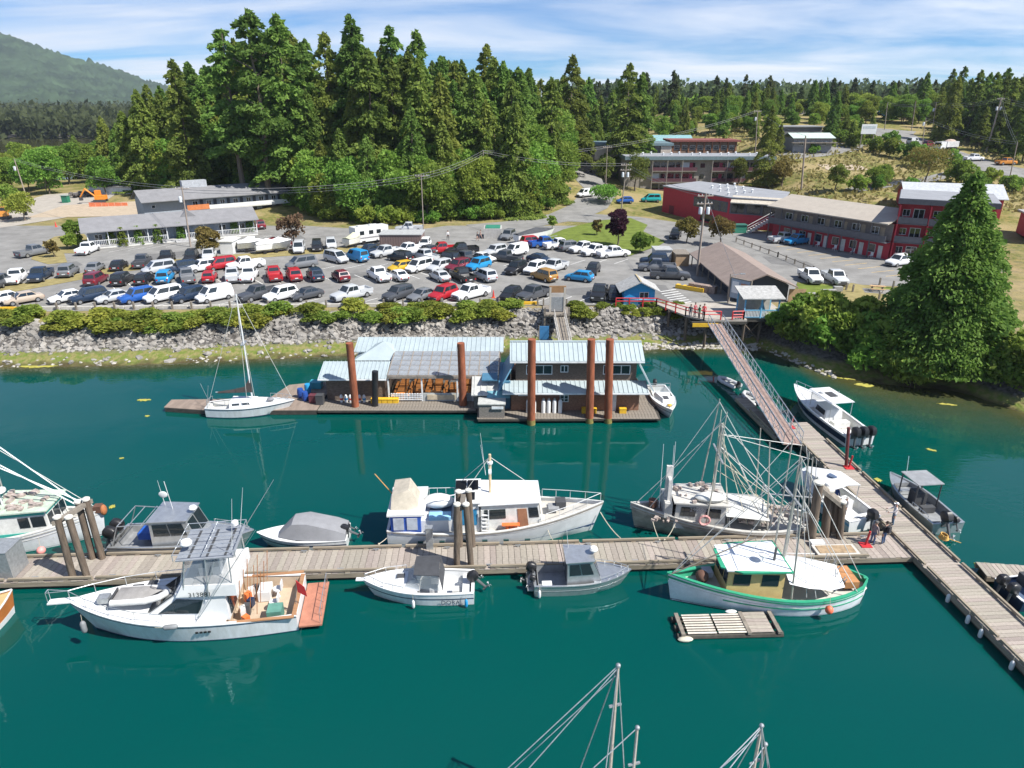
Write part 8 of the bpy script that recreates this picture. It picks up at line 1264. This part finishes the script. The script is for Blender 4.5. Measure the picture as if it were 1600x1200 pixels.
# ------------------------------------------------------------ people
skin = M('skin', (.5, .3, .22), .6)
def person(label, loc, face, h=1.75, top=(.3, .3, .32), legs=(.06, .09, .16), hair=(.05, .035, .025), hat=None, arm=(.25, .25), stride=.0, sit=False, backpack=False):
    """one continuous skinned body; face = heading in radians; arm = forward raise of each arm (0 down .. 1 horizontal)"""
    t = T('person', label, 'person', loc, face); s = h / 1.75; V_ = []; E_ = []; Rr = []; cols = []
    def v(x, y, z, r): V_.append((x * s, y * s, z * s)); Rr.append(r * s); return len(V_) - 1
    pel = v(0, 0, .95, .15); wa = v(.0, 0, 1.12, .14); ch = v(.01, 0, 1.34, .165); nk = v(0, 0, 1.49, .06); hd0 = v(.015, 0, 1.58, .085); hd1 = v(.02, 0, 1.67, .1); hd2 = v(.01, 0, 1.74, .07); E_ += [(pel, wa), (wa, ch), (ch, nk), (nk, hd0), (hd0, hd1), (hd1, hd2)]
    for sd, ar in ((1, arm[0]), (-1, arm[1])):
        hp_ = v(0, .1 * sd, .9, .105); kn = v(.03 + stride * sd * .18, .11 * sd, .49, .07); an = v(stride * sd * .3 - .02, .11 * sd, .09, .05); to = v(.16 + stride * sd * .3, .12 * sd, .035, .04); E_ += [(pel, hp_), (hp_, kn), (kn, an), (an, to)]
        shd = v(0, .19 * sd, 1.4, .065); a = ar * 1.5; el = v(.28 * math.sin(a * .5), .25 * sd, 1.4 - .29 * math.cos(a * .5), .05); wr = v(.28 * math.sin(a * .5) + .25 * math.sin(a), .22 * sd, 1.4 - .29 * math.cos(a * .5) - .25 * math.cos(a), .036); hn = v(.28 * math.sin(a * .5) + .33 * math.sin(a), .21 * sd, 1.4 - .29 * math.cos(a * .5) - .33 * math.cos(a), .042); E_ += [(ch, shd), (shd, el), (el, wr), (wr, hn)]
        for k in range(4): f1 = v(V_[hn][0] / s + .045 * math.sin(a) + .01 * k, V_[hn][1] / s + (k - 1.5) * .02, V_[hn][2] / s - .06 * math.cos(a) - .01, .011); E_.append((hn, f1))
        th_ = v(V_[hn][0] / s + .03, V_[hn][1] / s - .05 * sd, V_[hn][2] / s - .01, .012); E_.append((hn, th_))
    me = bpy.data.meshes.new('body'); me.from_pydata(V_, E_, []); o = bpy.data.objects.new('body', me); sc.collection.objects.link(o); md = o.modifiers.new('s', 'SKIN'); md.use_smooth_shade = True; sub = o.modifiers.new('d', 'SUBSURF'); sub.levels = sub.render_levels = 1
    for i, sv in enumerate(me.skin_vertices[0].data): sv.radius = (Rr[i], Rr[i] * (1.0 if i > 3 else .75)); sv.use_root = i == 0
    bpy.context.view_layer.update(); m2 = bpy.data.meshes.new_from_object(o.evaluated_get(bpy.context.evaluated_depsgraph_get())); bpy.data.objects.remove(o)
    cm = lambda n, c: M(f'{n}_{int(c[0] * 999)}_{int(c[1] * 999)}_{int(c[2] * 999)}', c, .85, var=.12, scale=6)
    for mt in (skin, cm('shirt', top), cm('trousers', legs), cm('shoes', (.04, .035, .03))): m2.materials.append(mt)
    for p_ in m2.polygons:
        c = p_.center / s; ya = abs(c.y); p_.material_index = 3 if c.z < .1 else 2 if c.z < .97 and not (ya > .17 and c.z > .6) else 1 if c.z < 1.46 and not (ya > .17 and (c.z < .98 or (c.x > .42))) else 0
    b_ = obj('body', m2, None, t); hr = MB(); hr.ball((-.01 * s, 0, 1.71 * s), .108 * s, 10, .85); hr.build('hair' if not hat else 'cap', cm('hair', hat or hair), t, True); MB().ball((.115 * s, 0, 1.655 * s), .022 * s, 6).build('nose', skin, t, True)
    for sd in (-1, 1): MB().ball((.095 * s, sd * .035 * s, 1.685 * s), .012 * s, 6).build('eye', black, t); MB().ball((.01 * s, sd * .1 * s, 1.665 * s), .025 * s, 6).build('ear', skin, t)
    MB().box((.108 * s, 0, 1.605 * s), (.015, .05 * s, .012)).build('mouth', M('lip', (.35, .12, .1), .6), t)
    if hat: MB().box((.13 * s, 0, 1.7 * s), (.13, .15, .02)).build('cap_peak', cm('hair', hat), t)
    if backpack: MB().box((-.2 * s, 0, 1.25 * s), (.18, .3, .45), 0, .85).build('backpack', cm('pack', (.03, .03, .035)), t)
    return t
person('person in a plaid grey shirt and jeans by the red stand on the dock', P(1362, 850, DZ), R(20), 1.78, (.22, .18, .19), (.07, .12, .22), hat=(.12, .11, .1)); person('person in a black jacket and jeans with a pack facing the boats on the dock', P(1379, 850, DZ), R(120), 1.76, (.02, .02, .023), (.08, .13, .23), arm=(.6, .5), backpack=True)
q = person('person in a white cap and pale shirt holding a fishing rod on the walkway', P(1394, 820, DZ), R(165), 1.78, (.55, .52, .53), (.1, .17, .26), hat=(.7, .7, .7), arm=(.8, .9)); rd = T('fishing_rod', 'long thin fishing rod held over the walkway', 'fishing rod', q.location, R(165)); tube(rd, 'rod', (.4, 0, 1.0), (1.9, .2, 1.9), .015, black, .006); MB().ball((.55, 0, 1.0), .04, 6).build('reel', steel, rd)
cb_ = [o for o in sc.collection.objects if o.name == 'canopy_boat'][0]; person('person in a grey top sitting low in the white canopy boat', cb_.matrix_basis @ Vector((1.6, .3, .36)), R(200), 1.5, (.4, .38, .37), (.1, .1, .12), hat=(.5, .48, .45), arm=(.5, .6)); person('person in dark blue standing under the canopy of the white boat', cb_.matrix_basis @ Vector((2.9, .1, .36)), R(30), 1.7, (.03, .06, .16), (.05, .05, .06))
for px, py, l, c, c2, f in ((1078, 497, 'person in a dark top at the pier railing, left of the group', (.05, .05, .06), (.2, .2, .22), 250), (1085, 494, 'person in a pink top in the middle of the pier group', (.4, .12, .14), (.06, .07, .1), 300), (1092, 498, 'person in a green top in front of the pier group', (.06, .22, .1), (.05, .05, .07), 200), (1099, 496, 'person in a red top at the right of the pier group', (.5, .05, .06), (.04, .08, .14), 260)): p = P(px, py, 3.72); person(l, p, R(f), 1.7, c, c2, arm=(.4, .3))
for px, py, l, c, c2, f, st in ((700, 375, 'walker in a white top and dark trousers on the lane', (.6, .6, .6), (.03, .03, .035), 290, 1), (746, 377, 'walker in dark clothes on the left of the pair near the bin enclosure', (.06, .05, .05), (.4, .25, .19), 200, 1), (751, 374, 'walker in light clothes on the right of the pair near the bin enclosure', (.5, .33, .27), (.45, .3, .24), 200, -1)): p = PG(px, py); p.z = max(p.z, 3.52) + .03; person(l, p, R(f), 1.72, c, c2, stride=st)
# ------------------------------------------------------------ air
hz = MB().b(-4600, 1500, -250, 4300, -6, 520).build('haze', None); hz['kind'] = 'stuff'; hz['label'] = 'thin pale haze filling the air over the harbour'; hz['category'] = 'haze'
hm = bpy.data.materials.new('haze_air'); hm.use_nodes = True; hn_ = hm.node_tree.nodes; hm.node_tree.links.clear(); hn_.remove(hn_['Principled BSDF']); pv = hn_.new('ShaderNodeVolumePrincipled'); pv.inputs['Color'].default_value = (.72, .82, 1, 1); pv.inputs['Density'].default_value = .00009; pv.inputs['Anisotropy'].default_value = .2
hm.node_tree.links.new(pv.outputs[0], hn_['Material Output'].inputs['Volume']); hz.data.materials.append(hm)
